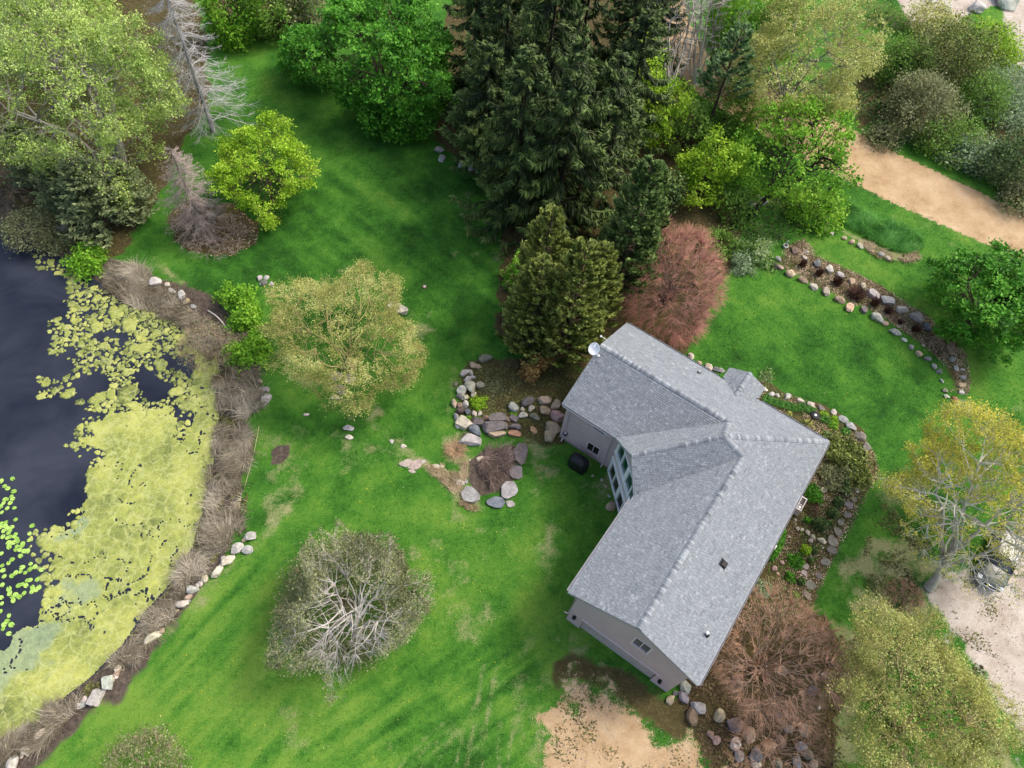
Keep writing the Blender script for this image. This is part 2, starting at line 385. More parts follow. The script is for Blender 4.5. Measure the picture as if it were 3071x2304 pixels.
def ground_material():
    m, nt, b = mat('ground_cover', .95, .1)
    A = nt.nodes.new('ShaderNodeAttribute'); A.attribute_name = 'maskA'
    B = nt.nodes.new('ShaderNodeAttribute'); B.attribute_name = 'maskB'
    sA = nt.nodes.new('ShaderNodeSeparateColor'); nt.links.new(A.outputs['Color'], sA.inputs[0])
    sB = nt.nodes.new('ShaderNodeSeparateColor'); nt.links.new(B.outputs['Color'], sB.inputs[0])
    soil, sand, dryv = sA.outputs; grav, mud, lushv = sB.outputs
    n1 = geo_noise(nt, .55, 6, .6); n2 = geo_noise(nt, 3.2, 5, .65); n3 = geo_noise(nt, 14, 4, .7); n4 = geo_noise(nt, 45, 2, .6)
    f = math_n(nt, 'ADD', math_n(nt, 'MULTIPLY', n1, .45), math_n(nt, 'MULTIPLY', n2, .35))
    f = math_n(nt, 'ADD', f, math_n(nt, 'MULTIPLY', n3, .75))
    f = math_n(nt, 'ADD', f, math_n(nt, 'MULTIPLY', n4, .35))
    f = math_n(nt, 'ADD', f, math_n(nt, 'MULTIPLY', lushv, .45))
    grass = ramp(nt, math_n(nt, 'SUBTRACT', f, .60), [(.20, (.010, .036, .006)), (.40, (.024, .094, .011)), (.58, (.052, .165, .018)), (.86, (.135, .245, .034))])
    # mower lanes, faint
    straw = ramp(nt, n3, [(.3, (.12, .14, .05)), (.55, (.25, .255, .115)), (.75, (.39, .37, .20))])
    def edge(mask, amt=.55, lo=.32, hi=.62):
        q = math_n(nt, 'ADD', mask, math_n(nt, 'MULTIPLY', math_n(nt, 'SUBTRACT', math_n(nt, 'ADD', math_n(nt, 'MULTIPLY', n2, .5), math_n(nt, 'MULTIPLY', n3, .5)), .5), amt * 2))
        mr = nt.nodes.new('ShaderNodeMapRange'); mr.interpolation_type = 'SMOOTHSTEP'
        mr.inputs[1].default_value = lo; mr.inputs[2].default_value = hi
        nt.links.new(q, mr.inputs[0]); return mr.outputs[0]
    col = mixc(nt, edge(dryv, .6, .3, .9), grass, straw)
    soilc = ramp(nt, math_n(nt, 'ADD', math_n(nt, 'MULTIPLY', n3, .6), math_n(nt, 'MULTIPLY', n2, .4)), [(.3, (.028, .021, .011)), (.45, (.065, .048, .022)), (.55, (.085, .075, .027)), (.68, (.20, .145, .085))])
    col = mixc(nt, edge(soil, .5, .35, .65), col, soilc)
    mudc = ramp(nt, math_n(nt, 'ADD', math_n(nt, 'MULTIPLY', n2, .5), math_n(nt, 'MULTIPLY', n3, .5)), [(.3, (.024, .021, .019)), (.5, (.08, .062, .048)), (.7, (.20, .155, .115))])
    col = mixc(nt, edge(mud, .45, .35, .7), col, mudc)
    sandc = ramp(nt, math_n(nt, 'ADD', math_n(nt, 'MULTIPLY', n1, .55), math_n(nt, 'ADD', math_n(nt, 'MULTIPLY', n2, .2), math_n(nt, 'MULTIPLY', n3, .25))), [(.36, (.28, .185, .095)), (.45, (.39, .268, .148)), (.54, (.455, .325, .19)), (.66, (.53, .40, .255))])
    col = mixc(nt, edge(sand, .95, .3, .62), col, sandc)
    gravc = ramp(nt, math_n(nt, 'ADD', math_n(nt, 'MULTIPLY', n1, .5), math_n(nt, 'MULTIPLY', n4, .5)), [(.34, (.20, .165, .12)), (.45, (.37, .31, .25)), (.55, (.48, .43, .37)), (.7, (.60, .56, .51))])
    col = mixc(nt, edge(grav, .8, .3, .7), col, gravc)
    nt.links.new(col, b.inputs['Base Color'])
    bump(nt, b, math_n(nt, 'ADD', math_n(nt, 'MULTIPLY', n3, .6), math_n(nt, 'MULTIPLY', n4, .5)), .55, .12)
    return m
GM = ground_material()

nxg, nyg = len(GX), len(GY)
idx = np.arange(nxg * nyg).reshape(nyg, nxg)
quads = np.stack([idx[:-1, :-1], idx[:-1, 1:], idx[1:, 1:], idx[1:, :-1]], -1).reshape(-1, 4)
fc = GP[quads].mean(1)
def inside(p): return sdist(fc, p) > 0
cls = np.zeros(len(quads), int)                       # 0 lawn
def fmask(k): return mk[k][quads].mean(1)
cls[fmask('mud') > .5] = 5
cls[fmask('soil') > .5] = 1
cls[(fmask('mud') > .5) & (dpond[quads].mean(1) > -5)] = 5
cls[(fmask('sand') > .5) & (fc[:, 1] < 24)] = 3
cls[(fmask('sand') > .5) & (fc[:, 1] >= 24)] = 2
cls[fmask('gravel') > .5] = 4
for ci, nm in enumerate(['lawn', 'planting_bed_ground', 'dirt_road', 'sand_driveway', 'gravel_ground', 'pond_bank_ground']):
    q = quads[cls == ci]
    u, inv = np.unique(q, return_inverse=True)
    me = np_mesh(nm, np.stack([gx[u], gy[u], gzv[u]], 1), [inv.reshape(-1, 4)], smoothf=True, mats=[GM])
    for an, ks in (('maskA', ('soil', 'sand', 'dry')), ('maskB', ('gravel', 'mud', 'lush'))):
        a = me.attributes.new(an, 'FLOAT_COLOR', 'POINT')
        a.data.foreach_set('color', np.stack([mk[k][u] for k in ks] + [np.ones(len(u))], 1).astype(np.float32).ravel())
    o = link(nm, me); o['kind'] = 'structure'
# land and pond floor beyond what the drone sees
S = 700
o = MB().add([(-S, -S, -1.6), (S, -S, -1.6), (S, S, -1.6), (-S, S, -1.6)], [(0, 1, 2, 3)]).obj('distant_ground', plain('far_grass', (.03, .10, .015), .95, .1, .4, .05)); o['kind'] = 'structure'

# water
m, nt, b = mat('pond_water', .07, .5)
nt.links.new(ramp(nt, geo_noise(nt, .16, 5, .6, .6), [(.36, (.010, .013, .022)), (.66, (.034, .039, .054))]), b.inputs['Base Color'])  # sky reflection painted into the base colour as lighter blue-grey patches
b.inputs['IOR'].default_value = 1.33
bump(nt, b, geo_noise(nt, 1.6, 3, .5), .05, .05)
WPOLY = [Gz(x, y, WATER_Z)[:2] for x, y in POND_PX]
wv = [(p[0], p[1], WATER_Z) for p in WPOLY]
# the sheet runs a little under the bank so that no gap opens at the shore
ctr = np.mean(WPOLY, 0)
sh = POND.copy(); nn = len(sh)
for i in range(nn):
    t = sh[(i + 1) % nn] - sh[i - 1]; nrm = np.array([t[1], -t[0]]); nrm /= np.linalg.norm(nrm)
    if sdist(np.array([sh[i] + nrm * .1]), POND)[0] > 0: nrm = -nrm
    wv[i] = (sh[i][0] + nrm[0] * .5, sh[i][1] + nrm[1] * .5, WATER_Z)
tri = tessellate_polygon([[Vector(v) for v in wv]])
o = MB().add(wv, [tuple(t) for t in tri]).obj('pond_water', m); o['kind'] = 'structure'

# ------------------------------------------------------------------ plant engine
def tubes(P, R, k=3):
    """P (N,n,3), R (N,n) -> verts, quads"""
    n_, n = P.shape[:2]
    D = np.empty_like(P); D[:, 1:-1] = P[:, 2:] - P[:, :-2]; D[:, 0] = P[:, 1] - P[:, 0]; D[:, -1] = P[:, -1] - P[:, -2]
    D /= np.maximum(np.linalg.norm(D, axis=2, keepdims=True), 1e-9)
    ref = np.where(np.abs(D[:, :1, 2:3]) < .8, np.array([0, 0, 1.]), np.array([1., 0, 0]))
    U = np.cross(D, np.broadcast_to(ref, D.shape)); U /= np.maximum(np.linalg.norm(U, axis=2, keepdims=True), 1e-9)
    W = np.cross(D, U)
    a = 2 * np.pi * np.arange(k) / k
    V = P[:, :, None, :] + R[:, :, None, None] * (np.cos(a)[:, None] * U[:, :, None, :] + np.sin(a)[:, None] * W[:, :, None, :])
    base = (np.arange(n_) * n * k)[:, None, None] + (np.arange(n - 1) * k)[None, :, None]
    j = np.arange(k)
    F = np.stack([base + j, base + (j + 1) % k, base + k + (j + 1) % k, base + k + j], -1).reshape(-1, 4)
    return V.reshape(-1, 3), F

def unit(v): return v / np.maximum(np.linalg.norm(v, axis=-1, keepdims=True), 1e-9)

def curves(A, T, n, bow, rng, wig=.05):
    """curved paths from A to T (N,3), bowed up by bow*length"""
    t = np.linspace(0, 1, n)[None, :, None]
    L = np.linalg.norm(T - A, axis=1)[:, None, None]
    mid = (A + T) / 2 + np.concatenate([np.zeros((len(A), 2)), bow * L[:, 0]], 1) if np.isscalar(bow) else (A + T) / 2 + bow
    mid = mid + rng.normal(0, wig, A.shape) * L[:, 0]
    P = (1 - t) ** 2 * A[:, None] + 2 * t * (1 - t) * mid[:, None] + t ** 2 * T[:, None]
    P[:, 1:-1] += rng.normal(0, wig * .35, P[:, 1:-1].shape) * L / 2
    return P

def ell_points(n, rng, shell=.0, zlo=-1.0, power=1/3):
    d = unit(rng.normal(size=(n * 3, 3)))
    r = (shell + (1 - shell) * rng.random(n * 3)) if shell else rng.random(n * 3) ** power
    p = d * r[:, None]
    p = p[p[:, 2] > zlo][:n]
    return p

def lobed(p, rng_seed, amt):
    """makes the outline of a crown uneven"""
    u = unit(p); s = rng_seed * 3.7
    n1 = vnoise(u[:, 0] * 1.6 + s, u[:, 1] * 1.6 + u[:, 2] * 1.1 + 50, 7) - .5
    n2 = vnoise(u[:, 0] * 4.2 + s, u[:, 1] * 4.2 + u[:, 2] * 3.1 + 50, 8) - .5
    f = 1 - amt * .25 + amt * (1.7 * n1 + 1.5 * n2)
    return p * f[:, None]

def leaves(C, size, rng, up=.5, out=None, asp=.62, fold=True):
    """one kite-shaped leaf spray at each C"""
    n = len(C); size = np.broadcast_to(size, (n,)) * rng.uniform(.5, 1.5, n)
    nr = rng.normal(size=(n, 3)); nr[:, 2] += up * 2
    if out is not None: nr += out
    nr = unit(nr)
    u = unit(np.cross(nr, rng.normal(size=(n, 3)))); v = np.cross(nr, u)
    s = size[:, None]
    b = rng.uniform(.05, .3, (n, 1)) * s
    V = np.stack([C - u * s, C - v * s * asp + nr * b, C + u * s, C + v * s * asp + nr * b], 1)
    i = np.arange(n)[:, None] * 4
    F = np.concatenate([i + np.array([0, 1, 2]), i + np.array([0, 2, 3])], 0)
    return V.reshape(-1, 3), F

def grow(rng, base, centre, rad, counts, bows, zlo=-.6, wigs=(.09, .07, .05, .05), shells=(.35, .55, .75, .9), split=.4, ns=(7, 6, 5, 4), lob=.1, seed=1, reach=(.62, .85, .97, 1.05), anchors='split'):
    """limbs reach for points in an ellipsoid, each new one leaves the nearest older one"""
    rad = np.asarray(rad, float)
    levels = []
    pts = None; dist = None
    for lv, cnt in enumerate(counts):
        T = lobed(ell_points(cnt, rng, shells[lv], zlo), seed, lob) * rad * reach[lv] + centre
        if pts is None:
            st = base[None] + (centre - base)[None] * (split * rng.uniform(.0 if anchors == 'base' else .7, 1.0, (len(T), 1)))
            if anchors == 'base': st = base[None] + rng.normal(0, .18, (len(T), 3)) * np.array([1, 1, .2])
            A = st
        else:
            A = np.empty_like(T)
            for s in range(0, len(T), 800):
                d = np.linalg.norm(T[s:s + 800, None] - pts[None], axis=2)
                # prefer a start that lies nearer the base than the target
                d = d + .6 * np.maximum(0, pdist[None] - np.linalg.norm(T[s:s + 800] - base, axis=1)[:, None] * .92)
                A[s:s + 800] = pts[np.argmin(d, 1)]
        P = curves(A, T, ns[lv], bows[lv], rng, wigs[lv])
        levels.append(P)
        q = P[:, 1:].reshape(-1, 3)
        if len(q) > 5000: q = q[rng.permutation(len(q))[:5000]]
        pts = q if pts is None else np.concatenate([pts, q])
        pdist = np.linalg.norm(pts - base, axis=1)
    return levels

def join_parts(parts):
    V = []; F3 = []; F4 = []; T = []; o = 0
    for v, f, t in parts:
        V.append(v); (F3 if f.shape[1] == 3 else F4).append(f + o); T.append(np.broadcast_to(t, (len(v),))); o += len(v)
    Fs = ([np.concatenate(F4)] if F4 else []) + ([np.concatenate(F3)] if F3 else [])
    return np.concatenate(V), Fs, np.concatenate(T)

def place(px, py, zc):
    p = Gz(px, py, zc); return p

def broadleaf(name, label, cat, px, py, zc, rpx, rz, seed, leafm, barkm, nleaf=9000, size=.13, counts=(9, 60, 320, 1200), dense=False, trunk=.22, group=None, lean=(0, 0),
              bows=(.12, .08, .05, .03), zlo=-.6, bark_t=(.35, .8), spread=.32, lob=.1, twig=.012, split=.4, asp=1.0, tip_bias=.0, multi=0, clumps=0, topbias=.35, hang=0.0, base_at=None, bare_low=0.0, gaps=.22, bare_core=0.0, leaf_bias=None, along=False):
    rng = np.random.default_rng(seed)
    C = place(px, py, zc); r = rpx * mpp(px, py, zc)
    rad = np.array([r, r * asp, rz])
    g = hz(C[0] + lean[0], C[1] + lean[1])
    base = np.array([C[0] + lean[0], C[1] + lean[1], g - .05])
    if base_at is not None: base = G(*base_at); base[2] -= .05
    root = thing(name, label, cat, tuple(base), group)
    lv = grow(rng, base, C, rad, counts, bows, zlo, split=split, lob=lob, seed=seed, anchors='base' if multi else 'split')
    if gaps:                                                    # holes where the sky or the ground shows through
        q = lv[-1][:, -1]
        g3 = .5 * fbm(q[:, 0] * .75 + seed, q[:, 1] * .75, seed, 2) + .5 * fbm(q[:, 0] * .6 + 7, q[:, 2] * .9 + seed, seed + 2, 2)
        lv[-1] = lv[-1][g3 > np.quantile(g3, gaps)]
    rads = [trunk * .42, trunk * .20, trunk * .085, twig]
    tp = []
    if not multi:
        top = base + (C - base) * split
        tpts = np.linspace(0, 1, 7)[:, None] * (top - base) + base + rng.normal(0, .04, (7, 3)) * np.array([1, 1, 0])
        v, f = tubes(tpts[None], np.linspace(trunk * 1.2, trunk * .5, 7)[None], 9); tp.append((v - base, f, .4))
    tp2 = []
    for i, P in enumerate(lv):
        n = P.shape[1]; R = rads[i] * np.linspace(1, .35, n)[None] * rng.uniform(.7, 1.3, (len(P), 1))
        v, f = tubes(P, np.broadcast_to(R, P.shape[:2]), (6, 4, 3, 3)[i])
        tt = np.repeat(rng.uniform(*bark_t, len(P)), len(v) // len(P))
        (tp if i == 0 else tp2).append((v - base, f, tt))
    V, F, T = join_parts(tp); link('trunk', np_mesh('trunk', V, F, T, True, [barkm]), root)
    V, F, T = join_parts(tp2); link('branches', np_mesh('branches', V, F, T, False, [barkm]), root)
    if nleaf:
        last = lv[-1]
        ends = np.concatenate([last[:, -1], last[:, -2]] + ([lv[-2][:, -1]] if len(lv) > 1 else []))
        if along:                                               # leaves sit all along the twigs
            q = last[:, 1:].reshape(-1, 3); q2 = lv[-2][:, 2:].reshape(-1, 3); ends = np.concatenate([q, q2[rng.permutation(len(q2))[:len(q) // 3]]])
        if bare_low:
            keep = (ends[:, 2] - C[2]) / rz > -bare_low + .3 * rng.normal(size=len(ends)); ends = ends[keep]
        if leaf_bias:                                           # one side has leafed out, the other not yet
            ends = ends[((ends[:, :2] - C[:2]) / r) @ np.array(leaf_bias) + .45 * rng.normal(size=len(ends)) > -.05]
        if bare_core:                                           # limbs in the middle carry no leaves
            hd = np.hypot(ends[:, 0] - base[0], ends[:, 1] - base[1]) / r
            ends = ends[(hd > bare_core * rng.uniform(.6, 1.3, len(ends)))]
        if clumps:
            cl = lobed(ell_points(clumps, rng, .78, -.55), seed, lob) * rad * 1.0 + C
            ends = np.concatenate([cl, ends[rng.permutation(len(ends))[:clumps // 2]]])
        wgt = rng.random(len(ends)) ** 1.5 + .15
        ci = rng.choice(len(ends), nleaf, p=wgt / wgt.sum())
        off = rng.normal(0, spread, (nleaf, 3)) * np.array([1, 1, .75])
        off[:, 2] -= hang * np.abs(rng.normal(0, 1, nleaf))
        if clumps: off[:, 2] = np.abs(off[:, 2]) * 1.0 - spread * .3
        LC = ends[ci] + off
        V, F = leaves(LC, size, rng, up=topbias)
        ct = (1.3 * (fbm(ends[:, 0] * .9 + seed, ends[:, 1] * .9 + ends[:, 2] * .7, seed, 2) - .5) + rng.uniform(-.16, .16, len(ends)))[ci]
        t = np.clip(rng.normal(.5, .2, nleaf) + ct, 0, 1)
        link('crown', np_mesh('crown', V - base, [F], np.repeat(t, 4), False, [leafm]), root)
    return root

def bare_shrub(name, label, px, py, zc, rpx, rz, seed, barkm, counts=(40, 260, 1800), lob=.08, cat='shrub', r0=.035, tw=.009, base_at=None, zlo=-.5, asp=1.0, bark_t=(.2, .9), bows=(.06, .05, .04), group=None, tintf=None, nleaf=0, leafm=None, size=.07, spread=.2):
    rng = np.random.default_rng(seed)
    C = place(px, py, zc); r = rpx * mpp(px, py, zc); rad = np.array([r, r * asp, rz])
    base = np.array([C[0], C[1], hz(C[0], C[1]) - .05])
    if base_at is not None: base = G(*base_at)
    lv = grow(rng, base, C, rad, counts, bows, zlo, shells=(.5, .6, .7), ns=(7, 6, 5), lob=lob, seed=seed, anchors='base', reach=(.7, .9, 1.06))
    root = thing(name, label, cat, tuple(base), group)
    parts = []
    for i, P in enumerate(lv):
        rr = (r0, r0 * .5, tw)[i]
        R = rr * np.linspace(1, .4, P.shape[1])[None] * rng.uniform(.7, 1.3, (len(P), 1))
        v, f = tubes(P, np.broadcast_to(R, P.shape[:2]), (4, 3, 3)[i])
        q = np.linalg.norm((P - C) / rad, axis=2).ravel()              # older wood inside is greyer than the young shoots
        tt = np.repeat(np.clip(q * .75 + rng.normal(0, .10, len(q)), 0, 1), (4, 3, 3)[i])
        parts.append((v - base, f, tt))
    V, F, T = join_parts(parts[:1]); link('stems', np_mesh('stems', V, F, T, False, [barkm]), root)
    V, F, T = join_parts(parts[1:]); link('twigs', np_mesh('twigs', V, F, T, False, [barkm]), root)
    if nleaf:
        ends = lv[-1][:, -1]; ci = rng.integers(0, len(ends), nleaf)
        V, F = leaves(ends[ci] + rng.normal(0, spread, (nleaf, 3)), size, rng)
        link('leaves', np_mesh('leaves', V - base, [F], np.repeat(np.clip(rng.normal(.5, .22, nleaf), 0, 1), 4), False, [leafm]), root)
    return root

def conifer_mesh(seed, H, R, nb=230, m=26, spray=.42, droop=.35, tipup=.25, bare=.06, hang=.75, width=.16, dead=False, prof=.85, dens_in=.15):
    """returns trunk parts and spray parts around the origin"""
    rng = np.random.default_rng(seed)
    t = np.sort(bare + (1 - bare) * rng.random(nb) ** .9)
    z0 = t * H * .985
    L = R * (1 - t) ** prof * rng.uniform(.72, 1.12, nb) + .12
    az = rng.random(nb) * 2 * np.pi
    n = 7; s = np.linspace(0, 1, n)[None, :]
    rad = s * L[:, None]
    zz = z0[:, None] + L[:, None] * (.12 * s - droop * s ** 1.6 + tipup * s ** 4)
    az2 = az[:, None] + rng.normal(0, .12, (nb, 1)) * s
    P = np.stack([np.cos(az2) * rad, np.sin(az2) * rad, zz], -1)
    tp = []
    tz = np.linspace(0, 1, 9)
    tr = np.stack([rng.normal(0, .03, 9), rng.normal(0, .03, 9), tz * H], -1); tr[0, :2] = 0
    v, f = tubes(tr[None], (.022 * H * (1 - tz) ** .8 * .55 + .02)[None], 8); tp.append((v, f, .3))
    v, f = tubes(P, (.012 + .02 * (L / R))[:, None] * np.linspace(1, .3, n)[None], 3)
    bp = [(v, f, np.repeat(rng.uniform(.3, .9, nb), n * 3))]
    sp = None
    if dead:
        # side twigs, all bare
        ss = rng.uniform(.25, 1, (nb, m)); k = ss * (n - 1); i0 = np.minimum(k.astype(int), n - 2); fr = (k - i0)[..., None]
        A = P[np.arange(nb)[:, None], i0] * (1 - fr) + P[np.arange(nb)[:, None], i0 + 1] * fr
        D = unit(P[np.arange(nb)[:, None], i0 + 1] - P[np.arange(nb)[:, None], i0])
        side = unit(np.cross(D, np.array([0, 0, 1.]))) * rng.choice([-1, 1], (nb, m))[..., None]
        ln = (L[:, None] * rng.uniform(.12, .35, (nb, m)) * (1.1 - ss * .6))[..., None]
        Tt = A + ln * unit(D * .9 + side * .9 + rng.normal(0, .25, (nb, m, 3)) - np.array([0, 0, .25]))
        Q = curves(A.reshape(-1, 3), Tt.reshape(-1, 3), 4, -.05, rng)
        v, f = tubes(Q, .008 * np.linspace(1, .5, 4)[None] * np.ones((len(Q), 1)), 3)
        bp.append((v, f, np.repeat(rng.uniform(.3, 1, len(Q)), 12)))
    else:
        ss = dens_in + (1 - dens_in) * rng.random((nb, m)) ** .8; k = ss * (n - 1); i0 = np.minimum(k.astype(int), n - 2); fr = (k - i0)[..., None]
        ar = np.arange(nb)[:, None]
        A = P[ar, i0] * (1 - fr) + P[ar, i0 + 1] * fr
        D = unit(P[ar, i0 + 1] - P[ar, i0])
        side = unit(np.cross(D, np.array([0, 0, 1.]))) * rng.choice([-1, 1], (nb, m))[..., None]
        dirn = unit(D * .75 + side * rng.uniform(.1, 1.0, (nb, m))[..., None] + np.array([0, 0, -1.]) * (hang * rng.uniform(.2, 1.3, (nb, m)))[..., None] + rng.normal(0, .18, (nb, m, 3)))
        ln = (spray * rng.uniform(.6, 1.3, (nb, m)) * (.55 + .6 * (L / R)[:, None]) * (1.15 - .45 * ss))[..., None]
        wv_ = unit(np.cross(dirn, rng.normal(size=(nb, m, 3)) * .6 + np.array([0, 0, 1.]))) * width * .5
        nrm = np.cross(dirn, wv_)
        V = np.stack([A, A + dirn * ln * .45 + wv_ + nrm * .3, A + dirn * ln, A + dirn * ln * .45 - wv_ + nrm * .3], 2).reshape(-1, 3)
        i = np.arange(nb * m)[:, None] * 4
        F = np.concatenate([i + np.array([0, 1, 2]), i + np.array([0, 2, 3])], 0)
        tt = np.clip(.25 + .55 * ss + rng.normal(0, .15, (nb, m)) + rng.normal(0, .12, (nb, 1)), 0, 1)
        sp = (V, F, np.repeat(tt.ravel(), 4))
    return tp, bp, sp

def conifer_data(seed, barkm, leafm, **kw):
    tp, bp, sp = conifer_mesh(seed, **kw)
    V, F, T = join_parts(tp); a = np_mesh('trunk', V, F, T, True, [barkm])
    V, F, T = join_parts(bp); b = np_mesh('boughs', V, F, T, False, [barkm])
    c = np_mesh('foliage', sp[0], [sp[1]], sp[2], False, [leafm]) if sp is not None else None
    return a, b, c

def put_conifer(name, label, cat, px, py, data, scale=1.0, rz=0., group=None, lean=(0, 0), sz=1.0):
    p = G(px, py); root = thing(name, label, cat, (p[0], p[1], p[2] - .05), group, rz)
    root.scale = (scale, scale, scale * sz); root.rotation_euler = (lean[0], lean[1], rz)
    for nm, d in zip(('trunk', 'boughs', 'crown'), data):
        if d is not None: link(nm, d, root)
    return root

def blades(C, H, rng, spreadf=.5, wd=.012, n=4, droop=.5, dirs=None):
    """curved grass blades, each a tapering strip"""
    k = len(C); H = np.broadcast_to(H, (k,)) * rng.uniform(.6, 1.25, k)
    d = rng.normal(size=(k, 3)); d[:, 2] = 0; d = unit(d)
    if dirs is not None: d = unit(dirs + d * .5 * np.array([1, 1, 0]))
    s = np.linspace(0, 1, n)[None, :, None]
    P = C[:, None] + d[:, None] * (H[:, None, None] * spreadf * s ** 1.5) + np.array([0, 0, 1.]) * (H[:, None, None] * (s - droop * s ** 2.5))
    wv_ = unit(np.cross(d, np.array([0, 0, 1.])) + rng.normal(0, .3, (k, 3)))[:, None] * (wd * (1.02 - s))
    V = np.stack([P - wv_, P + wv_], 2).reshape(-1, 3)
    b = (np.arange(k) * n * 2)[:, None] + (np.arange(n - 1) * 2)[None]
    F = np.stack([b, b + 1, b + 3, b + 2], -1).reshape(-1, 4)
    return V, F

def tuft(name, label, cat, px, py, rpx, h, seed, m, nb=260, spreadf=.55, wd=.014, droop=.45, group=None, core=.35, stretch=None):
    rng = np.random.default_rng(seed); p = G(px, py); r = rpx * mpp(px, py)
    root = thing(name, label, cat, tuple(p), group)
    q = rng.normal(0, core * r, (nb, 3)); q[:, 2] = 0
    dirs = unit(q + 1e-6)
    V, F = blades(q, h, rng, r / h * spreadf * 1.2, wd, 4, droop, dirs)
    link('blades', np_mesh('blades', V, [F], np.repeat(rng.random(nb), 8), False, [m]), root)
    return root

def leafy_mound(name, label, cat, px, py, rpx, h, seed, leafm, n=900, size=.05, asp=1.0, group=None, rot=0., shell=.6, up=.4, stems=None, lob=None):
    """low rounded shrub of many small leaves over short stems"""
    rng = np.random.default_rng(seed); p = G(px, py); r = rpx * mpp(px, py)
    root = thing(name, label, cat, tuple(p), group, rot)
    e = lobed(ell_points(n, rng, shell, -.15), seed, lob if lob is not None else (.55 if r > .45 else .2)) * np.array([r, r * asp, h]); e[:, 2] = np.abs(e[:, 2]) + .02
    e += rng.normal(0, .06 * min(r, 1.2), e.shape); e[:, 2] = np.maximum(e[:, 2], .02)
    V, F = leaves(e, size, rng, up=up, out=unit(e) * .6)
    cl = vnoise(e[:, 0] * 3 / max(r, .3) + 9, e[:, 1] * 3 / max(r, .3) + 5, seed)
    link('crown', np_mesh('crown', V, [F], np.repeat(np.clip(cl * .6 + rng.normal(.2, .2, n), 0, 1), 4), False, [leafm]), root)
    k = 14
    A = rng.normal(0, .12 * r, (k, 3)); A[:, 2] = 0
    T = ell_points(k, rng, .6, 0.0) * np.array([r, r * asp, h]) * .8
    P = curves(A, T[:k] if len(T) >= k else np.resize(T, (k, 3)), 4, .1, rng)
    v, f = tubes(P, .012 * np.ones(P.shape[:2]), 3)
    link('stems', np_mesh('stems', v, [f], np.full(len(v), .4), False, [stems or BARK_BROWN]), root)
    return root

BARK_GREY = bark_mat('bark_grey', (.10, .09, .075), (.36, .33, .28))
BARK_PALE = bark_mat('bark_pale', (.30, .27, .22), (.68, .63, .55))
BARK_BROWN = bark_mat('bark_brown', (.035, .026, .02), (.14, .10, .07))
BARK_DARK = bark_mat('bark_dark', (.015, .013, .01), (.06, .05, .035))
BARK_RED = bark_mat('bark_red', (.20, .15, .125), (.52, .25, .17))
BARK_RUST = bark_mat('bark_rust', (.26, .21, .165), (.40, .23, .14))
BARK_TAN = bark_mat('bark_tan', (.16, .12, .085), (.34, .25, .17))
BARK_YELLOW = bark_mat('bark_yellow', (.20, .17, .09), (.46, .38, .17))

# ------------------------------------------------------------------ house
ZE, SL, W_, LA_, LB_ = 5.136, .49, 8.2, 18.1, 15.14
ZR = ZE + SL * W_ / 2
OV, OG = .55, .17
house = thing('house', 'grey shingled house with two wings meeting in a bent plan and mauve stucco walls', 'house', tuple(hw(0, 0, 0)))
HO = hw(0, 0, 0)
def hl(al, be, z): return hw(al, be, z) - HO          # in the house's own space

def wall_mat():
    m, nt, b = mat('mauve_stucco', .9, .15)
    f = noise(nt, .8, 6, .65)
    nt.links.new(ramp(nt, f, [(.3, (.47, .355, .345)), (.7, (.54, .415, .405))]), b.inputs['Base Color'])
    bump(nt, b, noise(nt, 40, 4), .25, .01); return m
M_WALL = wall_mat()
M_TRIM = plain('white_trim', (.82, .81, .78), .45, .4, .04, 6)
M_FASC = plain('fascia_grey', (.30, .30, .32), .6, .3, .08, 3)
M_MAUVE = plain('mauve_trim', (.60, .50, .49), .7, .2, .06, 3)
M_DOOR = plain('garage_door_paint', (.43, .36, .335), .6, .3, .10, 1.5)
M_BLACK = plain('black_metal', (.012, .012, .013), .6, .25, .2, 8)
M_CONC = plain('footing_concrete', (.26, .24, .20), .95, .1, .2, 5, bmp=.3)
def glass_mat(name, col, rough=.06):
    m, nt, b = mat(name, rough, .6); f = noise(nt, 1.2, 3)
    nt.links.new(ramp(nt, f, [(.3, tuple(c * .6 for c in col)), (.7, col)]), b.inputs['Base Color']); return m
M_GLASSG = glass_mat('green_glass', (.012, .085, .055)); M_GLASSD = glass_mat('dark_glass', (.03, .026, .03)); M_GLASSS = glass_mat('screened_glass', (.13, .13, .14), .25)

def face_with_holes(mb, outer, holes, to3, n3, depth=.0):
    loops = [[Vector((p[0], p[1], 0)) for p in outer]] + [[Vector((p[0], p[1], 0)) for p in h] for h in holes]
    tri = tessellate_polygon(loops); flat = [p for l in loops for p in l]
    vs = [to3(p.x, p.y) for p in flat]; mb.add(vs, [tuple(t) for t in tri])
    for h in holes:
        k = len(h)
        a = [np.asarray(to3(*p)) for p in h]; b = [p - np.asarray(n3) * depth for p in a]
        mb.add(a + b, [(i, (i + 1) % k, k + (i + 1) % k, k + i) for i in range(k)])

def rect(u0, u1, v0, v1): return [(u0, v0), (u1, v0), (u1, v1), (u0, v1)]
def nrm_h(da, db): v = da * HA + db * HB; return np.array([v[0], v[1], 0.])

wall_al = LA_ - OG          # garage gable plane
wall_b = W_ - OV            # pond side wall plane of the north wing
S2 = 2 ** -.5
BAYD = 13.2
def hbay(lat, z, d=BAYD): return hl((d + lat) * S2, (d - lat) * S2, z)
GAR = rect(1.68, 6.70, 0.0, 1.92); GWIN = rect(2.88, 3.91, 3.84, 5.25)
UWIN = rect(11.91, 12.92, 3.60, 4.62); LWIN = rect(11.87, 12.86, .55, 1.76)
def wall(name, outer, holes, to3, n3):
    mb = MB(); face_with_holes(mb, outer, holes, to3, n3, .14); return mb.obj(name, M_WALL, house)
zt = lambda v: ZE + SL * v - .10
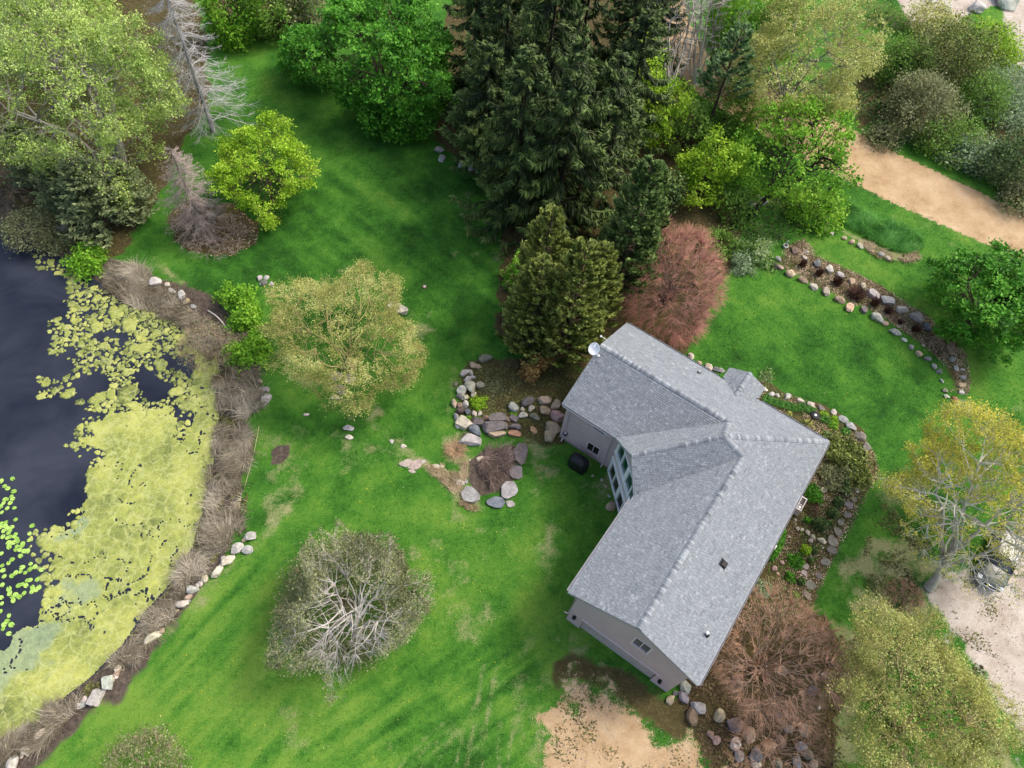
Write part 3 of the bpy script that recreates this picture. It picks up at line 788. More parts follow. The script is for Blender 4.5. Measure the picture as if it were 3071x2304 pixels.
# garage gable
wall('wall', [(OV, -.4), (W_ - OV, -.4), (W_ - OV, zt(OV)), (W_ / 2, zt(W_ / 2)), (OV, zt(OV))], [[(p[0], max(p[1], -.0)) for p in GAR], GWIN], lambda u, v: hl(wall_al, u, v), nrm_h(1, 0))
# pond side of the north wing
wall('wall', [(8.5, -.4), (LB_ - OG, -.4), (LB_ - OG, zt(OV)), (8.5, zt(OV))], [UWIN, LWIN], lambda u, v: hl(wall_b, u, v), nrm_h(1, 0))
# pond side of the garage wing
wall('wall', [(9.5, -.4), (wall_al, -.4), (wall_al, zt(OV)), (9.5, zt(OV))], [], lambda u, v: hl(u, W_ - OV, v), nrm_h(0, 1))
# north gable
wall('wall', [(OV, -.4), (wall_b, -.4), (wall_b, zt(OV)), (W_ / 2, zt(W_ / 2)), (OV, zt(OV))], [], lambda u, v: hl(u, LB_ - OG, v), nrm_h(0, 1))
# road sides
wall('wall', [(OV, -.4), (LB_ - OG, -.4), (LB_ - OG, zt(OV)), (OV, zt(OV))], [], lambda u, v: hl(OV, u, v), nrm_h(-1, 0))
wall('wall', [(OV, -.4), (wall_al, -.4), (wall_al, zt(OV)), (OV, zt(OV))], [], lambda u, v: hl(u, OV, v), nrm_h(0, -1))
# footing strip below the garage gable and the pond wall
mb = MB()
def hbox(mb, a0, a1, b0, b1, z0, z1):
    vs = [hl(a, b, z) for a in (a0, a1) for b in (b0, b1) for z in (z0, z1)]
    return mb.add(vs, [(0, 1, 3, 2), (4, 6, 7, 5), (0, 4, 5, 1), (2, 3, 7, 6), (0, 2, 6, 4), (1, 5, 7, 3)])
hbox(mb, wall_al + .01, wall_al + .13, 1.75, 6.6, -.3, .02)
mb.obj('footing', M_CONC, house); mb = MB()
hbox(mb, wall_b + .004, wall_b + .05, 10.9, LB_ - OG, -.3, .12)
mb.obj('footing', M_CONC, house)

def window(outer, to3, n3, cols, glass, framem, fw=.06, rows=1, lab=None):
    """frame standing 3 cm proud, sashes and panes set back"""
    u0, v0 = outer[0]; u1, v1 = outer[2]; n3 = np.asarray(n3)
    fr = MB()
    def bar(a0, a1, b0, b1, f0, f1):
        vs = []
        for a in (a0, a1):
            for b_ in (b0, b1):
                for f in (f0, f1): vs.append(np.asarray(to3(a, b_)) + n3 * f)
        fr.add(vs, [(0, 1, 3, 2), (4, 6, 7, 5), (0, 4, 5, 1), (2, 3, 7, 6), (0, 2, 6, 4), (1, 5, 7, 3)])
    e = .05
    bar(u0 - e, u0 + fw, v0 - e, v1 + e, -.10, .03); bar(u1 - fw, u1 + e, v0 - e, v1 + e, -.10, .03)
    bar(u0 + fw, u1 - fw, v0 - e, v0 + fw, -.10, .03); bar(u0 + fw, u1 - fw, v1 - fw, v1 + e, -.10, .03)
    root = fr.obj('window', framem, house)
    wd = (u1 - u0 - 2 * fw)
    for c in range(cols):
        a = u0 + fw + wd * c / cols; bb = u0 + fw + wd * (c + 1) / cols
        if c:
            mm = MB(); vs = []
            for aa in (a - .025, a + .025):
                for b_ in (v0 + fw, v1 - fw):
                    for f in (-.09, .012): vs.append(np.asarray(to3(aa, b_)) + n3 * f)
            mm.add(vs, [(0, 1, 3, 2), (4, 6, 7, 5), (0, 4, 5, 1), (2, 3, 7, 6), (0, 2, 6, 4), (1, 5, 7, 3)]); mm.obj('mullion', framem, root)
        g = MB(); g.add([np.asarray(to3(x, y)) - n3 * .06 for x, y in rect(a, bb, v0 + fw, v1 - fw)], [(0, 1, 2, 3)]); g.obj('pane', glass, root)
    return root
gw = window(GWIN, lambda u, v: hl(wall_al, u, v), nrm_h(1, 0), 2, M_GLASSS, M_MAUVE); gw['label'] = 'two-light window high in the garage gable'
window(UWIN, lambda u, v: hl(wall_b, u, v), nrm_h(1, 0), 2, M_GLASSD, M_MAUVE); window(LWIN, lambda u, v: hl(wall_b, u, v), nrm_h(1, 0), 2, M_GLASSD, M_MAUVE)

# garage door of four boards
gd = MB().add([hl(wall_al - .16, b, z) for b, z in rect(1.68, 6.70, -.1, 1.92)], [(0, 1, 2, 3)]).obj('garage_door', M_DOOR, house)
for k in range(4):
    z0 = .02 + k * .475; p = MB()
    vs = [hl(a, b, z) for a in (wall_al - .155, wall_al - .12) for b in (1.72, 6.66) for z in (z0, z0 + .455)]
    p.add(vs, [(0, 1, 3, 2), (4, 6, 7, 5), (0, 4, 5, 1), (2, 3, 7, 6), (0, 2, 6, 4), (1, 5, 7, 3)]); p.obj('door_panel', M_DOOR, gd)
mb = MB(); hbox(mb, wall_al - .02, wall_al + .05, 1.55, 6.83, 1.93, 2.03); mb.obj('door_lintel', M_MAUVE, house)

# lamps on the walls
def wall_lamp(al, be, z):
    mb = MB(); hbox(mb, al, al + .05, be - .07, be + .07, z - .12, z + .12); o = mb.obj('wall_lamp', M_BLACK, house)
    mb = MB(); c = hl(al + .14, be, z); mb.lathe([(.05, -.13), (.085, -.11), (.10, .05), (.13, .06), (.06, .14), (.02, .17)], c, 10); mb.obj('lamp_head', M_BLACK, o, True)
    return o
wall_lamp(wall_al, 7.25, 1.62); wall_lamp(wall_al, 1.32, 1.36)
mb = MB(); c = hl(wall_b + .11, 14.55, 1.0)
mb.lathe([(.16, -.02), (.17, .08), (.13, .14)], c, 18); o = mb.obj('round_wall_lamp', M_BLACK, house, True); o['label'] = 'round black lamp with a pale lens'
MB().lathe([(.105, .10), (.10, .15), (.05, .175)], c, 16).obj('lens', plain('lens_glass', (.45, .44, .45), .3, .5, .1, 5), o, True)

# bay window wall: white frame, four panes below, four above
bay = MB()
def bay_bar(l0, l1, z0, z1, d0=BAYD - .12, d1=BAYD + .02, mb=None):
    vs = [hbay(l, z, d) for l in (l0, l1) for z in (z0, z1) for d in (d0, d1)]
    (mb or bay).add(vs, [(0, 1, 3, 2), (4, 6, 7, 5), (0, 4, 5, 1), (2, 3, 7, 6), (0, 2, 6, 4), (1, 5, 7, 3)])
def bay_top(l): return 6.55 - abs(l) * .62
PW = [(-1.98, -1.10), (-1.02, -.16), (.12, .98), (1.06, 1.92)]
posts = [(-2.17, -1.93), (-1.12, -1.00), (-.20, .16), (.96, 1.08), (1.90, 2.17)]
bay_bar(-2.17, 2.17, -.25, .12); 
for l0, l1 in posts: bay_bar(l0, l1, .12, 1.95); bay_bar(l0, l1, 3.12, 4.85)
bay_bar(-2.17, 2.17, 1.95, 2.18, d1=BAYD + .08); bay_bar(-2.17, 2.17, 2.92, 3.12, d1=BAYD + .08); bay_bar(-2.17, 2.17, 4.85, 4.98, d1=BAYD + .04)
bw = bay.obj('bay_window', M_TRIM, house); bw['label'] = 'white bay window wall with green glass in two rows'
for (l0, l1) in PW:
    for z0, z1 in ((.12, 1.95), (3.12, 4.85)):
        g = MB(); g.add([hbay(l, z, BAYD - .07) for l, z in rect(l0, l1, z0, z1)], [(0, 1, 2, 3)]); g.obj('pane', M_GLASSG if z0 > 1 else M_GLASSD, bw)
        g = MB(); bay_bar(l0, l1, z0 + .02, z0 + .07, BAYD - .065, BAYD - .02, g); bay_bar(l0, l1, z1 - .07, z1 - .02, BAYD - .065, BAYD - .02, g); g.obj('sash', M_TRIM, bw)
mb = MB(); bay_bar(-2.17, 2.17, 2.18, 2.92, BAYD - .12, BAYD - .005, mb); mb.obj('bay_spandrel', M_MAUVE, house)
mb = MB(); mb.add([hbay(l, z, BAYD - .01) for l, z in ((-2.17, 4.98), (2.17, 4.98), (2.0, 5.2), (0, 6.5), (-2.0, 5.2))], [(0, 1, 2, 3, 4)]); mb.obj('bay_gable', M_WALL, house)
for sgn in (-1, 1):
    mb = MB(); mb.add([hbay(2.17 * sgn, -.3, BAYD), hbay(2.17 * sgn, -.3, BAYD - 3), hbay(2.17 * sgn, 5.1, BAYD - 3), hbay(2.17 * sgn, 5.1, BAYD)], [(0, 1, 2, 3)]); mb.obj('wall', M_WALL, house)
# little vent flap under the eave beside the bay
mb = MB(); hbox(mb, wall_b + .0, wall_b + .12, 11.25, 11.4, 4.3, 4.5); mb.obj('eave_flood_lamp', M_BLACK, house)

# roof planes ------------------------------------------------------
def cross_line(p, q, r_, al=None, be=None):
    """point of plane pqr on a ridge line"""
    n = np.cross(np.subtract(q, p), np.subtract(r_, p)); c = n @ np.asarray(p)
    if al is not None: return (al, (c - n[0] * al - n[2] * ZR) / n[1], ZR)
    return ((c - n[1] * be - n[2] * ZR) / n[0], be, ZR)
AP = 5.69; PP = (AP, AP, ZE + SL * AP)
FF = (9.55, 9.55, 6.78); C1 = (W_, 11.1, ZE); C2 = (10.85, W_, ZE)
QB = cross_line(PP, FF, C1, al=W_ / 2); QA = cross_line(PP, FF, C2, be=W_ / 2)
RB = (W_ / 2, LB_, ZR); RA = (LA_, W_ / 2, ZR)
planes = {   # polygon, eave edge first (a -> b)
    'NE': [(0, 0, ZE), (0, LB_, ZE), RB, QB, PP],
    'SE': [(0, 0, ZE), (LA_, 0, ZE), RA, QA, PP],
    'BF': [C1, (W_, LB_, ZE), RB, QB],
    'AL': [C2, (LA_, W_, ZE), RA, QA],
    'BN': [C1, FF, PP, QB],
    'BS': [C2, FF, PP, QA],
}
# porch gable
PZ, PE, PA = 5.66, 5.03, -1.23
pr_in = ((PZ - ZE) / SL, 6.38, PZ)
PJ1 = ((PE - ZE) / SL, 5.05, PE); PJ2 = ((PE - ZE) / SL, 7.70, PE)
planes['PN'] = [(PA, 7.70, PE), PJ2, pr_in, (PA, 6.38, PZ)]
planes['PS'] = [(PA, 5.05, PE), PJ1, pr_in, (PA, 6.38, PZ)]

def shingle_mat():
    m, nt, b = mat('asphalt_shingles', .85, .25)
    t = attr(nt, 'tint')
    big = noise(nt, .35, 4, .6); fine = noise(nt, 60, 3, .7)
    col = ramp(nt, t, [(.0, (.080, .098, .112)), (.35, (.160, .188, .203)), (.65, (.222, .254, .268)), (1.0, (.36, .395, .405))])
    col = mixc(nt, math_n(nt, 'MULTIPLY', big, .5), col, (.17, .185, .21))
    col = mixc(nt, .25, col, ramp(nt, fine, [(.3, (.08, .085, .1)), (.7, (.40, .41, .42))]))
    nt.links.new(col, b.inputs['Base Color']); bump(nt, b, fine, .25, .01); return m
M_SH = shingle_mat()
M_UNDER = plain('roof_felt', (.05, .052, .06), .9, .1, .2, 4)
rng = np.random.default_rng(77)
shingles_V = []; shingles_F = []; shingles_T = []; all_sh = []
EXPO, TAB = .14, .21
roof_mb = MB()
HOUSE_CAM = np.array([0, 0, H_CAM])
for key, poly in planes.items():
    p3 = np.array([hl(*p) for p in poly])
    n = np.cross(p3[1] - p3[0], p3[2] - p3[0]); n /= np.linalg.norm(n)
    if n[2] < 0: n = -n
    # slab with thickness
    k = len(p3); lo = p3 - np.array([0, 0, .16]); top = p3 - n * .006
    roof_mb.add(list(top) + list(lo), [tuple(range(k)), tuple(range(2 * k - 1, k - 1, -1))] + [(i, (i + 1) % k, k + (i + 1) % k, k + i) for i in range(k)])
    gdir = np.array([0, 0, 1.]) - n[2] * n; gdir /= np.linalg.norm(gdir); edir = np.cross(gdir, n)
    o0 = p3[0]; q = np.stack([(p3 - o0) @ edir, (p3 - o0) @ gdir], 1)
    vmin = q[:, 1].min(); vmax = q[:, 1].max()
    def span(v):
        xs = []
        for i in range(k):
            a = q[i]; b_ = q[(i + 1) % k]
            if (a[1] <= v < b_[1]) or (b_[1] <= v < a[1]): xs.append(a[0] + (v - a[1]) / (b_[1] - a[1]) * (b_[0] - a[0]))
        return sorted(xs)
    row = 0; v = vmin
    while v < vmax - .01:
        v0, v1 = v + 1e-4, min(v + EXPO, vmax - 1e-3)
        s0, s1 = span(v0), span(v1)
        if len(s0) >= 2 and len(s1) >= 2:
            a0, a1 = s0[0], s0[-1]; b0, b1 = s1[0], s1[-1]
            x = min(a0, b0) - rng.random() * TAB
            while x < max(a1, b1):
                wd = TAB * rng.uniform(.6, 1.4)
                xl, xr = x, x + wd - .012
                l0, r0_ = max(xl, a0), min(xr, a1); l1, r1 = max(xl, b0), min(xr, b1)
                if r0_ - l0 > .01 or r1 - l1 > .01:
                    if r0_ < l0: l0 = r0_ = min(max(l0, a0), a1)
                    if r1 < l1: l1 = r1 = min(max(l1, b0), b1)
                    th = rng.uniform(.020, .042)
                    base = o0 + edir * 0
                    def P(u, vv, h): return base + edir * u + gdir * vv + n * h
                    dv = rng.uniform(0, .012)
                    V8 = np.array([P(l0, v0 + dv, th), P(r0_, v0 + dv, th), P(r1, v1, .003), P(l1, v1, .003), P(l0, v0 + dv, -.004), P(r0_, v0 + dv, -.004), P(r1, v1, -.004), P(l1, v1, -.004)])
                    all_sh.append((V8, float(np.clip(rng.normal(.5, .15), 0, 1))))
                x += wd
        v += EXPO; row += 1
SHADE = np.array([-.10, -.10, .10, .10, -.9, -.9, 0, 0])       # course shadow lines painted into the granule tint, darker toward the butt edge
FSH = [(0, 1, 2, 3), (4, 5, 1, 0), (5, 6, 2, 1), (7, 4, 0, 3)]
dist = np.array([np.linalg.norm(s[0].mean(0) + HO - HOUSE_CAM) for s in all_sh])
order = np.argsort(dist)
roof = roof_mb.obj('roof', M_UNDER, house)
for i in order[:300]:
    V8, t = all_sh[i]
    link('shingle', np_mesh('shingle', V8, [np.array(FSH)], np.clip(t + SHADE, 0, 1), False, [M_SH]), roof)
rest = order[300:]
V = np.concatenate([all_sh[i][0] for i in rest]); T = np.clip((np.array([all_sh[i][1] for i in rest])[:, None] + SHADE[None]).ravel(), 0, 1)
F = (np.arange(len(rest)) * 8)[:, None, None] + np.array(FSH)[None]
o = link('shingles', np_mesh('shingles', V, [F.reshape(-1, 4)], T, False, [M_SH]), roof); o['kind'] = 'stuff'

# ridge caps: one bent shingle after the other
def ridge_caps(a, b, nl, nr, step=.155, wd=.19):
    a = np.asarray(a, float); b = np.asarray(b, float); L = np.linalg.norm(b - a); d = (b - a) / L; k = int(L / step)
    def side(nv):
        s = np.cross(d, nv); s /= np.linalg.norm(s)
        return s
    sl_, sr = side(nl), side(nr)
    if sl_[2] > 0: sl_ = -sl_
    if sr[2] > 0: sr = -sr
    for i in range(k):
        p = a + d * (i * step); q_ = a + d * (i * step + step * 1.3)
        h0, h1 = .085, .055; vs = []
        for pt, h in ((p, h0), (q_, h1)):
            u = np.array([0, 0, 1.])
            vs += [pt + sl_ * wd + u * (h - .025), pt + sl_ * wd * .3 + u * h, pt + sr * wd * .3 + u * h, pt + sr * wd + u * (h - .025)]
        lo = [v_ - np.array([0, 0, .05]) for v_ in vs[:4]]
        lo2 = [v_ - np.array([0, 0, .06]) for v_ in (vs[4], vs[7])]; lo = lo + lo2
        fs = [(0, 1, 5, 4), (1, 2, 6, 5), (2, 3, 7, 6), (8, 9, 1, 0), (9, 10, 2, 1), (10, 11, 3, 2), (8, 0, 4, 12), (3, 11, 13, 7)]
        mb = MB(); mb.add(vs + lo, fs, float(rng.choice([.05, .4, .7, 1.0], p=[.2, .3, .3, .2]))); mb.obj('ridge_cap', M_SH, roof)
def pn(key):
    p3 = np.array([hl(*p) for p in planes[key]]); n = np.cross(p3[1] - p3[0], p3[2] - p3[0]); n /= np.linalg.norm(n); return n if n[2] > 0 else -n
ridge_caps(hl(*RA), hl(*QA), pn('SE'), pn('AL')); ridge_caps(hl(*RB), hl(*QB), pn('NE'), pn('BF'))
ridge_caps(hl(*QA), hl(*PP), pn('SE'), pn('BS')); ridge_caps(hl(*QB), hl(*PP), pn('NE'), pn('BN'))
ridge_caps(hl(*FF), hl(*PP), pn('BN'), pn('BS')); ridge_caps(hl(0, 0, ZE), hl(*PP), pn('NE'), pn('SE'))
ridge_caps(hl(PA, 6.38, PZ), hl(*pr_in), pn('PN'), pn('PS'))

# eaves: fascia boards and drip edge
def board(a, b, h0=-.20, h1=.012, out=.02, n3=None, name='fascia', m=None):
    a = np.asarray(a); b = np.asarray(b); u = np.array([0, 0, 1.]); n3 = np.asarray(n3)
    vs = [p + u * h + n3 * o_ for p in (a, b) for h in (h0, h1) for o_ in (.003, out)]
    MB().add(vs, [(0, 1, 3, 2), (4, 6, 7, 5), (0, 4, 5, 1), (2, 3, 7, 6), (0, 2, 6, 4), (1, 5, 7, 3)]).obj(name, m or M_FASC, house)
board(hl(0, 0, ZE), hl(0, LB_, ZE), n3=nrm_h(-1, 0)); board(hl(0, 0, ZE), hl(LA_, 0, ZE), n3=nrm_h(0, -1))
board(hl(*C1), hl(W_, LB_, ZE), n3=nrm_h(1, 0)); board(hl(*C2), hl(LA_, W_, ZE), n3=nrm_h(0, 1))
board(hl(LA_, 0, ZE), hl(*RA), n3=nrm_h(1, 0)); board(hl(LA_, W_, ZE), hl(*RA), n3=nrm_h(1, 0))
board(hl(0, LB_, ZE), hl(*RB), n3=nrm_h(0, 1)); board(hl(W_, LB_, ZE), hl(*RB), n3=nrm_h(0, 1))
board(hl(*C1), hl(*FF), n3=nrm_h(S2, S2)); board(hl(*C2), hl(*FF), n3=nrm_h(S2, S2))
# porch below the small gable
for be in (5.25, 7.5):
    mb = MB(); mb.tube([hl(PA + .2, be, .3), hl(PA + .2, be, PE - .1)], .09, 8); mb.obj('porch_post', M_TRIM, house)
mb = MB(); mb.add([hl(PA + .05, b, z) for b, z in ((5.1, PE - .12), (7.65, PE - .12), (6.38, PZ - .1))], [(0, 1, 2)]); mb.obj('porch_gable', M_WALL, house)

# pipes and vents through the roof
M_GALV = plain('galvanised', (.55, .56, .58), .35, .5, .1, 8, metal=.6)
def pipe_vent(al, be, z, r, h, m, cap=None):
    mb = MB(); c = hl(al, be, z); mb.lathe([(r * 2.4, .01), (r * 1.5, .06), (r * 1.15, .08)], c, 14); o = mb.obj('vent_pipe', M_BLACK, roof, True)
    MB().lathe([(r, .05), (r, h), (r * .75, h + .01), (r * .7, h - .05)], c, 14).obj('pipe', m, o, True); return o
pipe_vent(.9, 9.15, 5.55, .07, .30, M_GALV); pipe_vent(15.65, .93, 5.57, .08, .34, M_TRIM)
c = hl(11.85, 2.0, 6.10); nse = pn('SE'); gd_ = np.array([0, 0, 1.]) - nse[2] * nse; gd_ /= np.linalg.norm(gd_); ed = np.cross(gd_, nse)
R3 = np.stack([ed, gd_, nse], 1)
o = MB().box(c + nse * .03, (.46, .52, .03), R3).obj('roof_vent', M_BLACK, roof)
mb = MB(); hx, hy = .16, .17
vs = [c + R3 @ np.array(p) for p in ((-hx, -hy, .04), (hx, -hy, .04), (hx, hy, .04), (-hx, hy, .04), (-hx, -hy, .17), (hx, -hy, .17), (hx, hy * .8, .11), (-hx, hy * .8, .11))]
mb.add(vs, [(4, 5, 6, 7), (0, 1, 5, 4), (1, 2, 6, 5), (2, 3, 7, 6), (3, 0, 4, 7)]); mb.obj('vent_hood', M_BLACK, o)

# gutters, downpipes and the belt line on the stucco
M_GUT = plain('gutter_grey', (.24, .25, .27), .5, .4, .06, 3)
def gutter(a, b, n3):
    a = np.asarray(a); b = np.asarray(b); n3 = np.asarray(n3); u = np.array([0, 0, 1.]); vs = []
    for p in (a, b):
        for o_, h in ((.022, -.02), (.022, -.12), (.12, -.12), (.14, -.01), (.125, -.01), (.11, -.105), (.035, -.105), (.035, -.02)): vs.append(p + n3 * o_ + u * h)
    MB().add(vs, [(i, (i + 1) % 8, 8 + (i + 1) % 8, 8 + i) for i in range(8)] + [tuple(range(8)), tuple(range(15, 7, -1))]).obj('gutter', M_GUT, house)
gutter(hl(.1, 0, ZE), hl(LA_ - .1, 0, ZE), nrm_h(0, -1)); gutter(hl(0, 8.0, ZE), hl(0, LB_ - .1, ZE), nrm_h(-1, 0)); gutter(hl(0, .1, ZE), hl(0, 4.8, ZE), nrm_h(-1, 0))
gutter(hl(C2[0] + .3, W_, ZE), hl(LA_ - .1, W_, ZE), nrm_h(0, 1)); gutter(hl(W_, C1[1] + .3, ZE), hl(W_, LB_ - .1, ZE), nrm_h(1, 0))
for al, be, da, db in ((LA_ - .45, W_ - OV, 0, 1), (wall_b, LB_ - .5, 1, 0), (wall_b, 11.35, 1, 0)):
    o3 = nrm_h(da, db); MB().tube([hl(al, be, ZE - .1) + o3 * .5, hl(al, be, ZE - .38) + o3 * .08, hl(al, be, .25) + o3 * .07, hl(al, be, .1) + o3 * .3], .045, 6).obj('downpipe', M_MAUVE, house)
for z in (2.55, 3.32):
    mb = MB(); hbox(mb, wall_b + .001, wall_b + .022, 11.45, LB_ - .65, z, z + .05); mb.obj('belt_line', M_MAUVE, house)

# ------------------------------------------------------------------ stones
def stone_mat():
    m, nt, b = mat('field_stone', .88, .2)
    oi = nt.nodes.new('ShaderNodeObjectInfo')
    f1 = noise(nt, 1.6, 5, .65); f2 = noise(nt, 14, 5, .7)
    v = math_n(nt, 'ADD', math_n(nt, 'MULTIPLY', f1, .7), math_n(nt, 'MULTIPLY', f2, .6))
    g = ramp(nt, v, [(.38, (.30, .29, .28)), (.62, (.92, .91, .89)), (.82, (1.45, 1.45, 1.42))])
    col = mixc(nt, 1.0, oi.outputs['Color'], g, 'MULTIPLY')
    lich = ramp(nt, noise(nt, 4.2, 6, .75), [(.58, (0, 0, 0)), (.68, (1, 1, 1))])
    col = mixc(nt, math_n(nt, 'MULTIPLY', lich, .5), col, (.20, .20, .13))
    nt.links.new(col, b.inputs['Base Color']); bump(nt, b, v, .5, .06); return m
M_STONE = stone_mat()
def ico(sub):
    import bmesh
    bm = bmesh.new(); bmesh.ops.create_icosphere(bm, subdivisions=sub, radius=1.0)
    V = np.array([v.co[:] for v in bm.verts]); F = np.array([[v.index for v in f.verts] for f in bm.faces]); bm.free(); return V, F
IV, IF = ico(3)
def boulder_mesh(seed, kind='round'):
    rng = np.random.default_rng(seed); V = IV.copy()
    V = V * (1 + .22 * (vnoise(V[:, 0] * 1.3 + seed * 7, V[:, 1] * 1.3 + V[:, 2] * 1.7, seed) - .5))[:, None]
    npl = {'round': 15, 'block': 11, 'slab': 7}[kind]; a0 = rng.random() * 6.28
    for k in range(npl):
        d = unit(rng.normal(size=3))
        if kind == 'block': d = unit(np.eye(3)[k % 3] * rng.choice([-1, 1]) + rng.normal(0, .22, 3))
        if kind == 'slab': d = unit(np.array([math.cos(a0 + k * .9 + rng.normal(0, .18)), math.sin(a0 + k * .9), rng.normal(0, .1)]))
        lim = rng.uniform(.62, .86) if kind == 'round' else rng.uniform(.55, .8)
        s = V @ d; V = V - np.maximum(0, s - lim)[:, None] * d * .98
    if kind == 'slab': V[:, 2] = np.clip(V[:, 2], -.8, .42 + .10 * vnoise(V[:, 0] * 3 + 5, V[:, 1] * 3, seed))
    V = V * (1 + .09 * (vnoise(V[:, 0] * 6 + seed, V[:, 1] * 6 + V[:, 2] * 5, seed + 3) - .5))[:, None]
    V[:, :2] /= np.abs(V[:, :2]).max(0)
    return np_mesh('stone', V, [IF], None, False, [M_STONE])
ROUND = [boulder_mesh(100 + i) for i in range(9)]; BLOCK = [boulder_mesh(200 + i, 'block') for i in range(8)]; SLAB = [boulder_mesh(300 + i, 'slab') for i in range(7)]
TINT = dict(tan=(.42, .33, .23), cream=(.52, .46, .36), white=(.46, .445, .41), pale=(.54, .49, .43), grey=(.33, .32, .31), dgrey=(.17, .17, .175), slate=(.16, .175, .205), brown=(.25, .18, .135),
            dbrown=(.12, .09, .08), pink=(.44, .30, .27), peach=(.58, .40, .28), olive=(.27, .26, .18), purple=(.19, .165, .165), terra=(.45, .26, .16), green=(.40, .43, .36), brick=(.33, .15, .10), flag=(.205, .185, .16), flagp=(.46, .39, .34))
srng = np.random.default_rng(5)
def stone(px, py, rpx, tint='tan', asp=.78, rot=None, kind='round', parent=None, name='stone', hgt=.7, sink=.28, lift=0.0, label=None, cat=None, group=None):
    p = G(px, py); r = rpx * mpp(px, py)
    me = (ROUND if kind == 'round' else BLOCK if kind == 'block' else SLAB)
    me = me[srng.integers(len(me))]
    o = bpy.data.objects.new(name, me); COL.objects.link(o)
    if parent is not None:
        o.parent = parent; p = p - np.array(parent.location)
    rz = -math.radians(rot) if rot is not None else srng.uniform(0, 6.28)
    h = r * hgt
    o.location = (p[0], p[1], p[2] + h * (1 - 2 * sink) * .7 + lift)
    o.scale = (r, r * asp * srng.uniform(.92, 1.08), h); o.rotation_euler = (srng.normal(0, .08), srng.normal(0, .08), rz)
    c = np.array(TINT[tint]) * .88 * srng.uniform(.86, 1.14) * (1 + srng.normal(0, .03, 3)); o.color = (*np.clip(c, 0, 1), 1)
    if label: tag(o, label, cat or 'boulder', group)
    return o
def crop(lst, s, ox, oy):
    out = []
    for it in lst: out.append((it[0] / s + ox, it[1] / s + oy, it[2] / s) + tuple(it[3:]))
    return out
def stone_set(name, label, cat, items, kind='round', **kw):
    x = np.mean([i[0] for i in items]); y = np.mean([i[1] for i in items]); p = G(x, y)
    root = thing(name, label, cat, tuple(p)); gr = kw.pop('grow', 1.0)
    for it in items:
        ex = dict(kw); ex.update(it[4] if len(it) > 4 else {})
        stone(it[0], it[1], it[2] * gr, it[3], kind=ex.pop('kind', kind), parent=root, **ex)
    return root

TA = (5.53, 2290, 680); TB = (4.05, 2590, 860)
stone_set('rock_edging', 'curved row of mixed field stones along the uphill edge of the long terrace bed', 'rock edging',
  crop([(505, 415, 78, 'brown'), (670, 520, 62, 'pale', dict(asp=.6, rot=60)), (715, 430, 38, 'pale'), (235, 545, 62, 'grey'), (880, 630, 88, 'dgrey'), (1085, 720, 92, 'pale'), (1255, 805, 80, 'white'),
        (1460, 920, 78, 'tan'), (1640, 1010, 78, 'cream'), (1800, 1140, 112, 'pale', dict(asp=.6, rot=30, kind='block')), (2050, 1250, 112, 'white', dict(kind='block'))], *TA) +
  crop([(455, 290, 76, 'pale', dict(asp=.6, rot=12)), (630, 385, 88, 'grey', dict(kind='block')), (770, 495, 70, 'slate'), (910, 625, 68, 'brown'), (1040, 750, 78, 'brown'), (1075, 885, 48, 'grey'), (1120, 995, 42, 'green'),
        (1195, 1010, 36, 'pale', dict(asp=.45, rot=0)), (1205, 1105, 44, 'grey', dict(kind='block')), (1190, 1205, 44, 'tan', dict(kind='block')), (1175, 1290, 42, 'pale', dict(kind='block')), (1100, 1380, 50, 'brick')], *TB))
stone_set('rock_edging', 'curved row of tan and peach field stones along the lawn edge of the terrace bed', 'rock edging',
  crop([(180, 660, 78, 'dbrown'), (275, 690, 62, 'pink'), (435, 790, 98, 'tan'), (640, 900, 96, 'peach', dict(asp=.5, rot=30)), (830, 1020, 82, 'cream'), (1020, 1090, 98, 'cream'), (1250, 1230, 98, 'tan', dict(asp=.6, rot=35)),
        (1410, 1360, 98, 'peach'), (1650, 1390, 84, 'purple', dict(kind='slab')), (1870, 1530, 125, 'pale', dict(asp=.6, rot=40)), (2010, 1620, 62, 'peach')], *TA) +
  crop([(375, 560, 74, 'green', dict(asp=.6, rot=15)), (480, 650, 44, 'green', dict(asp=.6, rot=40)), (570, 740, 44, 'grey'), (670, 820, 50, 'tan', dict(kind='block')), (770, 885, 50, 'dgrey', dict(asp=.6, rot=10)), (725, 715, 22, 'cream'),
        (850, 975, 44, 'grey'), (915, 1035, 40, 'dgrey'), (945, 1150, 34, 'green', dict(asp=.5, rot=70)), (980, 1265, 38, 'olive'), (1000, 1340, 42, 'green', dict(asp=.6, rot=20))], *TB))
stone_set('rock_edging', 'short row of small stones at the foot of the tall green grass bank', 'rock edging',
  crop([(1010, 50, 58, 'pale'), (1130, 115, 48, 'pale'), (1340, 200, 54, 'tan'), (1450, 265, 64, 'tan'), (1590, 330, 68, 'cream'), (1790, 420, 48, 'tan'), (1940, 470, 64, 'grey'), (2060, 540, 58, 'pale')], *TA))
HE = (4.612, 2290, 1120); FP = (3.32, 2200, 1300)
stone_set('rock_edging', 'row of pale stones curving round the planting bed beside the porch roof', 'rock edging',
  crop([(20, 230, 40, 'pale'), (110, 290, 46, 'white'), (190, 305, 36, 'white'), (330, 325, 66, 'white'), (510, 385, 66, 'pale', dict(asp=.55, rot=25)), (650, 435, 64, 'flagp'), (790, 490, 68, 'flag'), (970, 545, 56, 'pale'), (1090, 640, 76, 'grey'),
        (1200, 740, 84, 'grey'), (1330, 880, 92, 'flag'), (1420, 1030, 80, 'flag')], *HE), hgt=.45, sink=.25)
